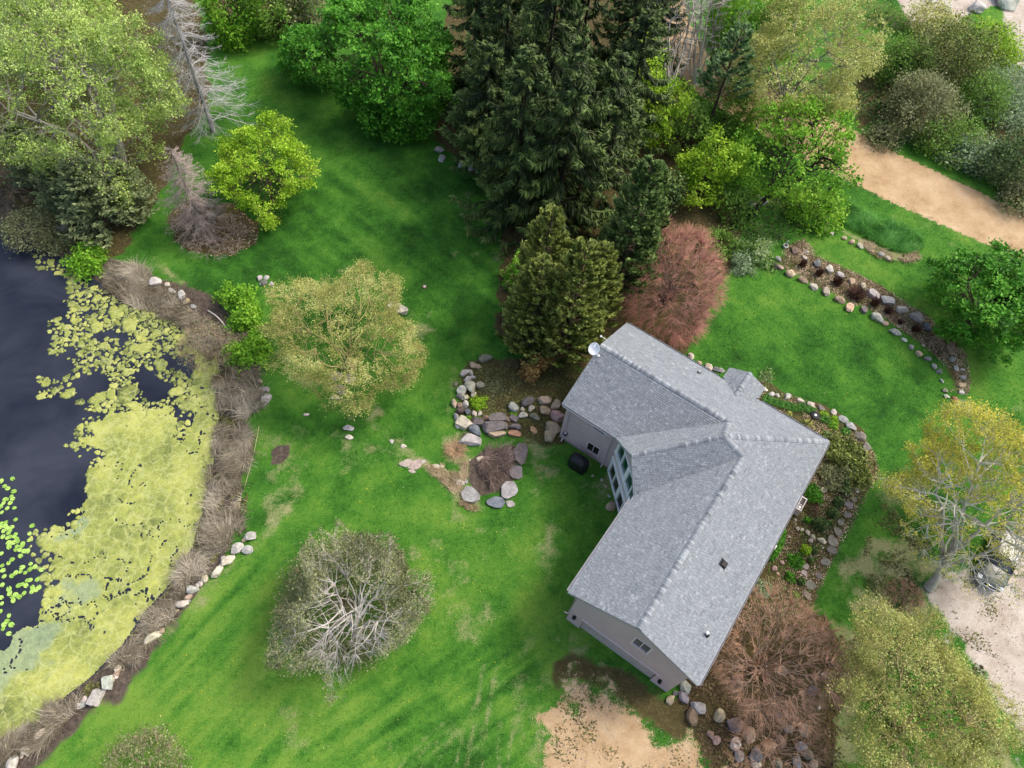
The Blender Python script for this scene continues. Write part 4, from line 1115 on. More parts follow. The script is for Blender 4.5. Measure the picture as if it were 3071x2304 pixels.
stone_set('flagstone_path', 'winding line of brown flat flagstones between the planting bed and the lawn', 'flagstone path',
  crop([(1260, 490, 40, 'flag'), (1240, 570, 36, 'flagp'), (1200, 655, 42, 'flag'), (1150, 715, 50, 'flag'), (1130, 815, 50, 'flag'), (1070, 885, 48, 'flag'), (1035, 975, 55, 'flag'), (985, 1070, 62, 'flag', dict(asp=.85)), (980, 1165, 60, 'flag'),
        (910, 1280, 50, 'flag', dict(asp=1.0)), (845, 1415, 45, 'flag'), (765, 1515, 52, 'flag', dict(asp=1.2)), (735, 1620, 52, 'flag'), (700, 1390, 40, 'flagp'), (720, 1330, 36, 'flagp')], *FP), kind='slab', hgt=.22, sink=.3)
stone_set('rock_edging', 'little row of rounded cream cobbles across the mulch bed beside the air conditioner', 'rock edging',
  crop([(635, 950, 24, 'cream'), (680, 962, 24, 'cream'), (735, 992, 32, 'cream'), (790, 1030, 30, 'cream'), (765, 1068, 28, 'cream'), (872, 1070, 48, 'cream', dict(asp=.5, rot=30)), (888, 1142, 13, 'white'), (555, 1032, 18, 'cream'), (615, 862, 15, 'white'), (535, 895, 10, 'white')], *FP))
o = crop([(885, 565, 44, 'cream'), (940, 490, 32, 'pale'), (962, 442, 32, 'olive')], *FP)
stone(*o[0], label='round cream boulder in the bed under the east eave of the grey roof'); stone(*o[1], label='medium pale boulder beside the round cream boulder in the east bed'); stone(*o[2], label='mossy boulder behind the two pale ones in the east bed')
stone_set('rock_edging', 'few pale rocks along the north wall foot between the red shrub and the porch roof', 'rock edging', [(2071, 1071, 13, 'pale'), (2124, 1104, 15, 'cream'), (2146, 1110, 12, 'dgrey'), (2161, 1112, 12, 'grey'), (2098, 1090, 9, 'tan')])
for k, (x, y, r, t) in enumerate(crop([(480, 1285, 30, 'pink'), (400, 1345, 34, 'pink'), (440, 1400, 20, 'peach'), (770, 1240, 26, 'flag'), (385, 1200, 18, 'tan')], *FP)):
    stone(x, y, r, t, label=['pinkish rock among leaf litter near the white exhaust pipe', 'larger pinkish rock in leaf litter by the long eave', 'small peach rock at the lower end of the leaf litter', 'brown rock beside a small round dark shrub', 'little tan rock beside the clipped hedge'][k], cat='rock')

RK = (5.53, 1330, 1060)
stone_set('boulder_retaining_wall', 'curved dry wall of stacked boulders holding the raised rockery bed beside the lawn', 'retaining wall',
  crop([(690, 110, 115, 'olive', dict(asp=.5, rot=-20)), (500, 215, 74, 'tan'), (575, 225, 52, 'tan'), (350, 340, 85, 'pale', dict(asp=.55, rot=-40)), (455, 335, 58, 'pale', dict(asp=.7)), (490, 410, 48, 'white'), (400, 440, 80, 'white', dict(asp=.6, rot=-45)),
        (440, 590, 105, 'cream', dict(lift=.2)), (295, 645, 90, 'white', dict(lift=.05)), (600, 565, 85, 'olive', dict(lift=.2)), (260, 720, 58, 'purple'), (355, 750, 60, 'cream', dict(lift=.1)), (180, 840, 80, 'tan', dict(asp=.5, rot=80)),
        (262, 865, 64, 'brown'), (365, 860, 64, 'pale', dict(lift=.1)), (285, 960, 80, 'dbrown'), (400, 990, 55, 'slate', dict(lift=.1)), (215, 1070, 72, 'grey', dict(asp=.5, rot=70)), (515, 1005, 54, 'pale'), (603, 1005, 46, 'pale'),
        (345, 1180, 118, 'cream', dict(kind='block')), (570, 1160, 105, 'purple', dict(kind='block', asp=.6, rot=10)), (520, 1295, 112, 'slate', dict(asp=.65, rot=35)), (235, 1215, 46, 'pale'), (700, 1080, 58, 'brown'),
        (500, 700, 60, 'cream'), (205, 520, 60, 'olive', dict(asp=.6, rot=-70))], *RK), hgt=.85, grow=1.14)
stone_set('waterfall_ledge', 'stepped ledge of dark slabs above the dry garden pool', 'stone ledge',
  crop([(850, 1245, 215, 'purple', dict(kind='block', asp=.42, rot=-8)), (900, 1110, 150, 'purple', dict(kind='slab', asp=.5, rot=-8, lift=.25)), (1055, 1100, 66, 'brown', dict(kind='block')), (1160, 1090, 74, 'purple', dict(kind='block')),
        (1200, 1225, 118, 'purple', dict(kind='block', asp=.5, rot=0)), (900, 1350, 150, 'tan', dict(kind='slab', asp=.4, rot=-8)), (1185, 1345, 115, 'terra', dict(kind='slab', asp=.5, rot=5)), (1490, 1290, 85, 'terra', dict(kind='slab', asp=.6))], *RK), hgt=.6, grow=1.1)
stone_set('rock_edging', 'loose run of tan boulders between the rockery and the corner of the mauve wall', 'rock edging',
  crop([(1150, 920, 95, 'grey', dict(kind='block')), (1310, 935, 44, 'cream'), (1450, 925, 66, 'pale', dict(asp=.6, rot=-50)), (1310, 1040, 78, 'pale', dict(asp=.6, rot=-20)), (1390, 820, 118, 'purple', dict(asp=.55, rot=-30)), (1660, 790, 115, 'tan', dict(asp=.65, rot=10)),
        (1860, 870, 100, 'tan'), (1680, 965, 100, 'tan'), (1880, 1065, 118, 'pink'), (1800, 1235, 135, 'tan', dict(asp=.75, rot=35)), (1740, 1335, 66, 'pale', dict(asp=.5, rot=25)), (1510, 1065, 85, 'olive', dict(asp=.5, rot=25))], *RK) +
  crop([(590, 1092, 52, 'tan')], 2.371, 1400, 850), hgt=.8, grow=1.12)
PL = (5.267, 1180, 1280)
stone_set('pool_rim', 'ring of big flat slabs round the dry garden pool full of dead stems', 'pool rim',
  crop([(1205, 240, 185, 'white', dict(kind='block', asp=.6, rot=10, hgt=.5)), (2015, 430, 220, 'purple', dict(asp=.52, rot=92)), (1930, 725, 130, 'purple', dict(asp=.9)), (1815, 1020, 165, 'grey', dict(asp=.9, rot=-50)),
        (1610, 1205, 155, 'slate', dict(asp=.6, rot=8)), (1855, 1225, 78, 'grey'), (1210, 1085, 190, 'grey', dict(asp=.75, rot=35)), (1060, 895, 72, 'pale'), (1150, 870, 50, 'grey', dict(rot=80, asp=.6)), (982, 825, 50, 'green', dict(asp=.45, rot=75))], *PL), kind='slab', hgt=.35, sink=.2)
o = crop([(1370, 515, 78, 'cream'), (1210, 530, 22, 'cream'), (1110, 670, 22, 'white')], *PL)
stone(*o[0], label='cream rounded rock at the head of the dry garden pool', asp=.6, rot=-25); stone(*o[1], label='small cream pebble left of the rounded pool rock', cat='rock'); stone(*o[2], label='small white pebble on the straw beside the pool mud', cat='rock')
stone_set('flagstone_steps', 'broken pinkish flat stones lying in straw at the end of the narrow lawn', 'flat stones',
  crop([(335, 610, 125, 'flagp', dict(asp=.7, rot=-20)), (205, 570, 120, 'flagp', dict(asp=.6, rot=-30)), (295, 705, 70, 'flagp', dict(asp=.5, rot=20)), (480, 550, 52, 'flagp')], *PL), kind='slab', hgt=.18, sink=.25)
for (x, y, r, t), lb in zip(crop([(675, 630, 68, 'cream'), (760, 632, 52, 'cream'), (150, 315, 48, 'cream'), (860, 850, 40, 'tan')], *PL),
    ['flat cream stone in the straw right of the broken pink flagstones', 'long cream stone touching the flat cream stone in the straw', 'lone cream stone at the tip of the narrow lawn above the flagstones', 'tan stone in straw near the big pale slab']):
    stone(x, y, r, t, asp=.6, rot=5, hgt=.4, label=lb, cat='stone')
LW = (2.075, 700, 750)
for it, lb in (((715, 1110, 36, 'grey', .6, 0), 'flat grey stone on thin grass below the yellow green tree'), ((720, 1165, 28, 'pale', .7, 0), 'pale stone just below the flat grey one on thin grass'), ((985, 1192, 17, 'white', .8, 60), 'small white stone on the bare strip near the flagstones'),
               ((455, 1026, 20, 'pale', .5, -20), 'small pale stone at the skirt of the yellow green tree'), ((1060, 1222, 20, 'pale', .8, 0), 'small pale stone beside the bare strip'),
               ((640, 790, 46, 'grey', .8, 0), 'grey boulder seen through the yellow green tree, topmost of four'), ((725, 805, 42, 'grey', .9, 0), 'grey boulder seen through the yellow green tree, beside the topmost'),
               ((665, 870, 52, 'dgrey', .7, 20), 'dark flat boulder seen through the yellow green tree'), ((635, 920, 30, 'pale', .6, 10), 'pale boulder seen through the yellow green tree, lowest of four')):
    x, y, r = it[0] / LW[0] + LW[1], it[1] / LW[0] + LW[2], it[2] / LW[0]
    stone(x, y, r, it[3], asp=it[4], rot=it[5], hgt=.4, label=lb, cat='boulder' if it[2] > 28 else 'stone')
stone(1192, 928, 40, 'flagp', asp=.52, rot=28, kind='slab', hgt=.45, label='large oblong flat boulder at the edge of the yellow green tree')
stone_set('rock_cluster', 'cluster of white stones round a dark one beside the bright green bush', 'rock cluster',
  crop([(165, 178, 24, 'white'), (207, 178, 22, 'white'), (195, 206, 30, 'dgrey'), (240, 215, 22, 'white'), (175, 215, 14, 'white')], *LW))
for it, lb in (((190, 875, 34, 'grey'), 'squared grey boulder at the pond inlet, upper of a pair'), ((205, 940, 46, 'white'), 'cracked white boulder at the pond inlet, lower of a pair'), ((150, 820, 30, 'tan'), 'tan boulder half under dead stems at the pond inlet')):
    stone(it[0] / LW[0] + LW[1], it[1] / LW[0] + LW[2], it[2] / LW[0], it[3], kind='block', label=lb)
SHR = (5.53, 320, 780)
stone_set('rock_edging', 'short row of shore stones led by one large white boulder above the algae', 'rock edging',
  crop([(265, 190, 66, 'grey', dict(asp=.5, rot=15)), (810, 390, 108, 'white'), (1010, 425, 54, 'cream'), (1085, 530, 88, 'pale', dict(asp=.5, rot=30)), (1262, 605, 88, 'white', dict(asp=.75, kind='block')), (1335, 700, 70, 'tan'), (1440, 785, 66, 'grey', dict(asp=.7)), (1630, 970, 34, 'tan')], *SHR), sink=.1)
SHL = (2.065, 0, 1500)
FILL = []; _l = [(1555, 230), (1440, 340), (1300, 480), (1195, 557), (1135, 648), (1010, 767), (950, 857), (735, 1050), (672, 1137), (597, 1232), (490, 1278), (262, 1452), (168, 1548), (85, 1640)]
for (xa, ya), (xb, yb) in zip(_l, _l[1:]):
    for t_ in (.25, .5, .75):
        if srng.random() < .8: FILL.append((xa + (xb - xa) * t_ + srng.normal(0, 12), ya + (yb - ya) * t_ + srng.normal(0, 12), srng.uniform(15, 28), ['pale', 'tan', 'cream', 'grey'][srng.integers(4)]))
stone_set('rock_edging', 'long broken row of white stones between the lower lawn and the pond reeds', 'rock edging',
  crop([(1555, 230, 44, 'white', dict(asp=.6, rot=-20)), (1475, 305, 48, 'white'), (1535, 312, 36, 'white'), (1410, 378, 52, 'cream', dict(asp=.6, rot=-40)), (1345, 452, 52, 'cream', dict(asp=.5, rot=-60)), (1195, 557, 42, 'white', dict(asp=.7)), (1135, 648, 44, 'cream', dict(asp=.6, rot=-20)),
        (1010, 767, 24, 'pale'), (950, 857, 60, 'cream', dict(asp=.42, rot=-38)), (735, 1050, 32, 'cream'), (672, 1137, 46, 'white', dict(kind='block')), (597, 1232, 58, 'white', dict(kind='block')), (490, 1278, 26, 'cream'),
        (262, 1452, 50, 'cream', dict(asp=.45, rot=-45)), (168, 1548, 40, 'cream', dict(asp=.6, rot=-50)), (85, 1640, 54, 'white', dict(asp=.6))] + FILL, *SHL), sink=.2)
stone(188, 692, 24, 'grey', label='grey boulder at the pond edge under the olive shrubs')
# boulders under the rust brown shrub
BB = (5.124, 2080, 1980); BC = (1.944, 1500, 1450)
bl = crop([(60, 740, 125, 'pale'), (620, 1000, 145, 'purple'), (850, 1150, 130, 'tan'), (625, 1285, 115, 'pale'), (1150, 1315, 115, 'tan'), (1330, 1275, 112, 'brown'), (1290, 870, 70, 'slate'), (1460, 1060, 90, 'grey'), (1680, 1085, 110, 'olive'),
           (1640, 1335, 105, 'grey'), (1745, 1455, 98, 'olive'), (950, 1475, 130, 'dgrey'), (690, 1465, 100, 'grey'), (255, 1150, 80, 'brown'), (345, 1235, 76, 'pink'), (390, 855, 110, 'tan'), (650, 325, 98, 'brown'), (1330, 160, 100, 'olive'), (1820, 480, 95, 'dgrey'),
           (2010, 240, 58, 'pale'), (1920, 735, 40, 'cream'), (1300, 1590, 85, 'olive'), (960, 1600, 90, 'pale'), (1580, 1570, 95, 'grey'), (1830, 1590, 85, 'tan')], *BB)
root = stone_set('boulder_bank', 'bank of weathered boulders lying under the bare rust brown shrub', 'boulder bank', bl, hgt=.75)
root = stone_set('boulder_bank', 'few boulders tucked against the garage corner beside the bare ground', 'boulder bank', crop([(1075, 1195, 46, 'green'), (1065, 1250, 42, 'grey'), (1150, 1312, 52, 'grey'), (990, 1262, 34, 'tan'), (1112, 1362, 54, 'brown'), (1020, 1225, 20, 'dgrey')], *BC), hgt=.8)
BYW = (2.371, 1400, 850)
for (x, y, r, t), lb in zip(crop([(1020, 1592, 46, 'tan'), (1010, 1512, 17, 'green'), (895, 1370, 12, 'pale'), (960, 1400, 14, 'pale'), (985, 1440, 16, 'tan')], *BYW),
    ['tan boulder on the grass below the white bay window', 'small mossy ball of stone beside the tan boulder under the bay', 'pale pebble at the foot of the mauve wall by the grill', 'second pale pebble between the grill and the bay', 'tan pebble close to the bay window']):
    stone(x, y, r, t, label=lb, cat='boulder' if r > 15 else 'stone')
for (x, y, r), lb in zip([(2838, 28, 20), (2925, 30, 30), (3012, 10, 44), (2790, 8, 18), (2782, 112, 14)], ['pale rock at the gravel edge beyond the brush', 'sharp white rock half hidden by the dark brush top', 'largest white boulder by the grey gravel', 'small white rock beyond the yellow shrubs', 'small white stone in the brush beyond the road']):
    stone(x, y, r, 'white', label=lb, cat='rock')
# rocks glimpsed between the spruces and the terrace
for (x, y, r), lb in zip([(1316, 452, 16), (1326, 478, 14), (1385, 498, 16), (1410, 505, 18), (1435, 515, 13)], ['pale rock at the lawn corner below the big green maple', 'rock just below the pale one under the spruces', 'grey rock in the needle litter beneath the spruces', 'rounded grey rock right of the other under the spruces', 'last small rock of the spruce edge']):
    stone(x, y, r, 'grey', label=lb, cat='rock')
for (x, y, r, t), lb in zip([(2262, 618, 22, 'pale'), (2282, 605, 20, 'pale'), (2375, 580, 16, 'white'), (2385, 572, 16, 'tan')], ['pale rock at the foot of the dark leaning trunk', 'pale rock behind the leaning trunk', 'white stone on the verge under the bright tree', 'tan stone on the verge beside the white one']):
    stone(x, y, r, t, label=lb, cat='rock')

# ------------------------------------------------------------------ pond surface
def algae_mat():
    m, nt, b = mat('pond_algae', .75, .2)
    f = geo_noise(nt, .45, 5, .65, .5); g = geo_noise(nt, 3.0, 6, .72, .8); h = geo_noise(nt, 12, 3, .7)
    ge = nt.nodes.new('ShaderNodeNewGeometry')
    wv_ = nt.nodes.new('ShaderNodeVectorMath'); wv_.operation = 'ADD'; wn = nt.nodes.new('ShaderNodeTexNoise'); wn.inputs['Scale'].default_value = 1.5; wn.inputs['Detail'].default_value = 4
    nt.links.new(ge.outputs['Position'], wn.inputs['Vector']); nt.links.new(ge.outputs['Position'], wv_.inputs[0]); nt.links.new(wn.outputs['Color'], wv_.inputs[1])
    vo = nt.nodes.new('ShaderNodeTexVoronoi'); vo.feature = 'DISTANCE_TO_EDGE'; vo.inputs['Scale'].default_value = 1.25; nt.links.new(wv_.outputs[0], vo.inputs['Vector'])
    v = math_n(nt, 'ADD', math_n(nt, 'MULTIPLY', f, .5), math_n(nt, 'ADD', math_n(nt, 'MULTIPLY', g, .45), math_n(nt, 'MULTIPLY', h, .2)))
    v = math_n(nt, 'ADD', v, math_n(nt, 'MULTIPLY', math_n(nt, 'SUBTRACT', attr(nt, 'tint'), .5), .30))
    col = ramp(nt, v, [(.37, (.06, .078, .024)), (.46, (.15, .18, .05)), (.56, (.25, .285, .07)), (.70, (.385, .40, .105))])
    rim = ramp(nt, vo.outputs['Distance'], [(.0, (1, 1, 1)), (.09, (0, 0, 0))])
    col = mixc(nt, math_n(nt, 'MULTIPLY', rim, math_n(nt, 'MULTIPLY', g, .9)), col, (.44, .46, .20))
    film = nt.nodes.new('ShaderNodeAttribute'); film.attribute_name = 'film'
    col = mixc(nt, film.outputs['Fac'], col, ramp(nt, g, [(.3, (.13, .20, .14)), (.7, (.23, .31, .22))]))
    nt.links.new(col, b.inputs['Base Color']); bump(nt, b, math_n(nt, 'ADD', g, math_n(nt, 'MULTIPLY', h, .6)), .8, .07); return m
M_ALG = algae_mat()
arng = np.random.default_rng(12)
CS = .09
s_a = (2.075, 0, 750); s_b = (2.065, 0, 1500)
def cp(l, s): return [(x / s[0] + s[1], y / s[0] + s[2]) for x, y in l]
MATP = poly_world(cp([(1190, 580), (1195, 900), (1190, 1060), (1170, 1150), (1140, 1160), (1140, 1080), (1080, 985), (950, 970), (830, 1005), (850, 1050), (700, 1000), (600, 1060), (480, 1105), (580, 1140), (520, 1160), (440, 1210), (660, 1240), (600, 1330), (570, 1420), (490, 1630)], s_a)
  + cp([(470, 180), (350, 200), (240, 230), (250, 300), (330, 440), (345, 500), (270, 545), (260, 640), (230, 700), (240, 770), (80, 790), (60, 880), (-10, 920), (-900, 1000), (-900, 2100), (0, 1600), (200, 1500), (420, 1300), (700, 1080), (900, 850), (1140, 620), (1260, 300), (1300, 60)], s_b)
  + cp([(1400, 1300), (1420, 900), (1400, 700), (1300, 560)], s_a), WATER_Z)
SPA = [(poly_world(cp([(440, 60), (620, 190), (800, 330), (1000, 330), (1200, 500), (1200, 900), (1090, 960), (860, 1000), (560, 1010), (470, 940), (600, 820), (450, 700), (290, 640), (290, 400), (420, 300)], s_a), WATER_Z), .50),
       (poly_world(cp([(200, 30), (450, 60), (440, 180), (300, 130), (220, 110)], s_a), WATER_Z), .45), (poly_world(cp([(700, 300), (1050, 330), (1180, 480), (1000, 450), (800, 420)], s_a), WATER_Z), .5),
       (poly_world(cp([(230, 780), (480, 740), (500, 890), (330, 930), (230, 920)], s_a), WATER_Z), .22)]
x0, x1 = -46., -9.; y0, y1 = -4., 44.
AX = np.arange(x0, x1, CS); AY = np.arange(y0, y1, CS)
AXX, AYY = np.meshgrid(AX, AY); AP_ = np.stack([AXX.ravel(), AYY.ravel()], 1)
in_pond = sdist(AP_, POND)
dm = sdist(AP_, MATP)
edge_n = fbm(AP_[:, 0] * 1.1, AP_[:, 1] * 1.1, 51, 4) - .5
maskm = (dm + edge_n * 1.3) > .05
holes = fbm(AP_[:, 0] * 1.6 + 9, AP_[:, 1] * 1.6, 61, 4)
crack = np.abs(fbm(AP_[:, 0] * .8, AP_[:, 1] * .8, 71, 4) - .5)
maskm &= ~((crack < .010) & (fbm(AP_[:, 0] * .3, AP_[:, 1] * .3, 81, 2) > .5))
tintc = np.full(len(AP_), .5) + (fbm(AP_[:, 0] * .5, AP_[:, 1] * .5, 91, 3) - .5) * .8
mask = maskm.copy().reshape(len(AY), len(AX)); tint2 = tintc.reshape(mask.shape)
def stamp(cx, cy, r, tv):
    i0, i1 = max(0, int((cx - r * 1.5 - x0) / CS)), min(len(AX), int((cx + r * 1.5 - x0) / CS) + 1)
    j0, j1 = max(0, int((cy - r * 1.5 - y0) / CS)), min(len(AY), int((cy + r * 1.5 - y0) / CS) + 1)
    if i1 <= i0 or j1 <= j0: return
    xx, yy = np.meshgrid(AX[i0:i1] - cx, AY[j0:j1] - cy); a = np.arctan2(yy, xx); ph = arng.random(4) * 6.28
    rr = r * (1 + .18 * np.sin(2 * a + ph[0]) + .12 * np.sin(3 * a + ph[1]) + .08 * np.sin(5 * a + ph[2]) + .06 * np.sin(8 * a + ph[3]))
    mm = np.hypot(xx, yy) < rr
    mask[j0:j1, i0:i1] |= mm; tint2[j0:j1, i0:i1][mm] = tv
DISCS = []
def free(cx, cy, r, f=.92):
    if not DISCS: return True
    d = np.array(DISCS); return bool(np.all(np.hypot(d[:, 0] - cx, d[:, 1] - cy) > (d[:, 2] + r) * f))
def add_disc(cx, cy, r, f=.92):
    if free(cx, cy, r, f): DISCS.append((cx, cy, r))
for (x, y, r) in [(895, 610, 50), (1000, 715, 45), (810, 460, 58), (720, 390, 50), (600, 480, 45), (610, 925, 48), (1100, 880, 42), (790, 900, 70), (840, 970, 36), (905, 375, 38), (895, 520, 30), (255, 910, 27), (345, 875, 26), (410, 800, 24), (285, 825, 32), (1180, 965, 55), (500, 1105, 25), (460, 1215, 25)]:
    p = Gz(x / s_a[0] + s_a[1], y / s_a[0] + s_a[2], WATER_Z); add_disc(p[0], p[1], r / s_a[0] * mpp(x / 2.075, y / 2.075 + 750), .5)
for (x, y, r) in [(300, 555, 30), (365, 550, 34), (290, 640, 40), (280, 260, 55), (330, 300, 40), (240, 375, 22)]:
    p = Gz(x / s_b[0], y / s_b[0] + 1500, WATER_Z); add_disc(p[0], p[1], r / s_b[0] * .0185, .5)
for poly, dens in SPA:
    lo, hi_ = poly.min(0), poly.max(0); area = abs(.5 * np.sum(poly[:, 0] * np.roll(poly[:, 1], -1) - np.roll(poly[:, 0], -1) * poly[:, 1]))
    for rlo, rhi, share in ((.30, .46, .14), (.18, .30, .34), (.10, .18, .36), (.055, .10, .14)):
        acc = 0.
        for _ in range(5000):
            if acc > area * dens * share * 1.15: break
            c = lo + arng.random(2) * (hi_ - lo)
            if sdist(c[None], poly)[0] < 0 or fbm(c[:1] * .45, c[1:] * .45, 97, 2)[0] < .34 + .22 * arng.random(): continue
            r = arng.uniform(rlo, rhi)
            if free(c[0], c[1], r, .90 if arng.random() < .6 else .70): DISCS.append((c[0], c[1], r)); acc += math.pi * r * r
for _ in range(420):                                    # loose pieces along the edge of the mat
    k = arng.integers(26); e = MATP[k] + (MATP[(k + 1) % len(MATP)] - MATP[k]) * arng.random() + arng.normal(0, .35, 2)
    r = min(.42, .08 + arng.exponential(.10))
    if free(e[0], e[1], r, .8): DISCS.append((e[0], e[1], r))
mask &= (in_pond > -.35).reshape(mask.shape)
# connected patches
lab = np.zeros(mask.shape, int); nl = 0; ny_, nx_ = mask.shape; comps = []
for j in range(ny_):
    for i in np.nonzero(mask[j] & (lab[j] == 0))[0]:
        if lab[j, i]: continue
        nl += 1; st = [(j, i)]; lab[j, i] = nl; cells = []
        while st:
            a, b_ = st.pop(); cells.append((a, b_))
            for da, db in ((1, 0), (-1, 0), (0, 1), (0, -1)):
                p_, q_ = a + da, b_ + db
                if 0 <= p_ < ny_ and 0 <= q_ < nx_ and mask[p_, q_] and not lab[p_, q_]: lab[p_, q_] = nl; st.append((p_, q_))
        comps.append(np.array(cells))
comps.sort(key=len, reverse=True)
FILM = [poly_world(cp(l, s_b), WATER_Z) for l in ([(400, 500), (620, 490), (600, 560), (520, 640), (450, 590)], [(80, 790), (300, 770), (420, 700), (450, 750), (340, 850), (250, 990), (100, 1080), (-50, 1250), (-80, 900)], [(290, 980), (350, 990), (330, 1040), (290, 1030)], [(470, 60), (540, 120), (470, 230), (350, 250), (430, 200)], [(360, 600), (420, 560), (380, 700), (330, 680)])]
def algae_mesh(name, cells):
    c = cells; cn = np.stack([c, c + [0, 1], c + [1, 1], c + [1, 0]], 1)       # corner grid (j,i)
    key = cn[..., 0] * (nx_ + 2) + cn[..., 1]; u, inv = np.unique(key.ravel(), return_inverse=True)
    jj, ii = u // (nx_ + 2), u % (nx_ + 2)
    # rounds corners: mean of the member cells round each corner
    acc = np.zeros((len(u), 2)); cnt = np.zeros(len(u))
    cc = np.stack([AX[c[:, 1]], AY[c[:, 0]]], 1)
    for k in range(4):
        iv = inv.reshape(-1, 4)[:, k]; np.add.at(acc, iv, cc); np.add.at(cnt, iv, 1)
    X = x0 + (ii - .5) * CS; Y = y0 + (jj - .5) * CS
    mx = acc[:, 0] / cnt; my = acc[:, 1] / cnt; f = np.where(cnt < 4, .45, 0)
    X = X * (1 - f) + mx * f; Y = Y * (1 - f) + my * f
    X += (vnoise(X * 9, Y * 9, 3) - .5) * .07; Y += (vnoise(X * 9 + 40, Y * 9, 4) - .5) * .07
    Z = WATER_Z + .012 + .022 * vnoise(X * 3, Y * 3, 8) * (cnt >= 4)
    tt = np.zeros(len(u)); np.add.at(tt, inv, np.repeat(tint2[c[:, 0], c[:, 1]], 4)); tt /= cnt
    me = np_mesh(name, np.stack([X, Y, Z], 1), [inv.reshape(-1, 4)], tt, True, [M_ALG])
    fl = np.zeros(len(u)); Pq = np.stack([X, Y], 1)
    for p in FILM: fl = np.maximum(fl, smooth(-.35, .35, sdist(Pq, p) + (fbm(X * 1.5, Y * 1.5, 44, 3) - .5) * 1.2))
    a = me.attributes.new('film', 'FLOAT', 'POINT'); a.data.foreach_set('value', (fl * .6).astype(np.float32)); return me
o = link('algae_mat', algae_mesh('algae_mat', comps[0])); o['kind'] = 'stuff'
o = [c for c in comps[1:] if len(c) >= 3]
if o: o = link('algae_flecks', algae_mesh('algae_flecks', np.concatenate(o))); o['kind'] = 'stuff'
def patch_mesh(cx, cy, r, rng):
    k = 22; a = np.linspace(0, 2 * math.pi, k, endpoint=False); ph = rng.random(5) * 6.28
    rr = r * (1 + .16 * np.sin(2 * a + ph[0]) + .10 * np.sin(3 * a + ph[1]) + .07 * np.sin(5 * a + ph[2]) + .05 * np.sin(8 * a + ph[3])) * (1 + rng.normal(0, .035, k))
    z = rng.uniform(.010, .020); ring = np.stack([rr * np.cos(a), rr * np.sin(a), np.full(k, z)], 1); inn = ring * [.6, .6, 1] + [0, 0, .003]; rim = ring - [0, 0, .012]
    V = np.concatenate([rim, ring, inn, [[0, 0, z + .002]]]); i = np.arange(k); j = (i + 1) % k
    Q = np.concatenate([np.stack([i, j, k + j, k + i], 1), np.stack([k + i, k + j, 2 * k + j, 2 * k + i], 1)]); T3 = np.stack([2 * k + i, 2 * k + j, np.full(k, 3 * k)], 1)
    return V, Q, T3, np.clip(rng.normal(.42, .25) + rng.normal(0, .06, len(V)), 0, 1)
DISCS = [d for d in DISCS if sdist(np.array([[d[0], d[1]]]), POND)[0] > .15]
DISCS.sort(key=lambda d: -d[2])
for cx, cy, r in DISCS[:290]:
    V, Q, T3, T = patch_mesh(cx, cy, r, arng)
    o = link('algae_patch', np_mesh('algae_patch', V, [Q, T3], T, True, [M_ALG]), None, (cx, cy, WATER_Z))
    if r > .40: tag(o, 'large round yellow green algae patch floating on the dark pond water', 'algae patch', 'large algae patches on the pond')
    else: tag(o, 'small yellow green algae patch floating on the dark pond water', 'algae patch', 'small algae patches on the pond')
parts = []
for cx, cy, r in DISCS[290:]:
    V, Q, T3, T = patch_mesh(cx, cy, r, arng); parts.append((V + [cx, cy, WATER_Z], Q, T))
    parts.append((V + [cx, cy, WATER_Z], T3, T))
if parts:
    V, F, T = join_parts(parts); o = link('algae_flecks', np_mesh('algae_flecks', V, F, T, True, [M_ALG])); o['kind'] = 'stuff'

# lily pads
M_PAD = leaf_mat('lily_pad', (.16, .30, .035), (.30, .50, .09), (.42, .60, .14), .15)
def pad_mesh(seed):
    rng = np.random.default_rng(seed); k = 18; a0 = .22; V = [(0, 0, .0)]
    for i in range(k + 1):
        a = a0 + (2 * math.pi - 2 * a0) * i / k; r = 1 + rng.normal(0, .03); V.append((r * math.cos(a), r * .82 * math.sin(a), .03 + rng.uniform(0, .07)))
    return np_mesh('lily_pad', V, [np.array([(0, i, i + 1) for i in range(1, k + 1)])], np.full(k + 2, rng.uniform(.2, .9)), True, [M_PAD])
PADS = [pad_mesh(i) for i in range(8)]
LP = [(10, 120), (38, 160), (65, 180), (115, 205), (95, 245), (60, 270), (30, 300), (85, 300), (60, 345), (120, 342), (15, 380), (130, 440), (15, 470), (50, 460), (60, 512), (30, 532), (100, 500), (70, 550), (25, 580), (85, 580), (130, 560), (268, 490), (245, 555), (240, 610),
      (70, 630), (75, 665), (110, 630), (150, 620), (140, 660), (180, 655), (165, 690), (200, 700), (230, 700), (170, 740), (10, 720), (100, 770), (70, 800), (20, 820), (25, 860), (35, 910), (185, 835), (170, 870), (130, 880), (100, 905), (210, 880), (250, 850), (290, 830), (255, 805),
      (345, 855), (310, 935), (250, 940), (225, 945), (185, 975), (155, 985), (215, 985), (265, 1035), (325, 1000), (75, 1015), (80, 1050), (105, 1080), (200, 1050), (160, 1080), (110, 1110), (15, 1135), (10, 1085), (5, 1200), (75, 1235), (60, 1280), (95, 1310), (25, 1345), (75, 1385), (35, 1310),
      (5, 500), (5, 330), (-20, 300), (-25, 480), (-30, 560), (-20, 830), (40, 270), (105, 265), (45, 490), (85, 530), (120, 580), (140, 600), (190, 640), (130, 690), (60, 590), (20, 980), (130, 1060), (270, 1000), (300, 1020), (105, 100)]
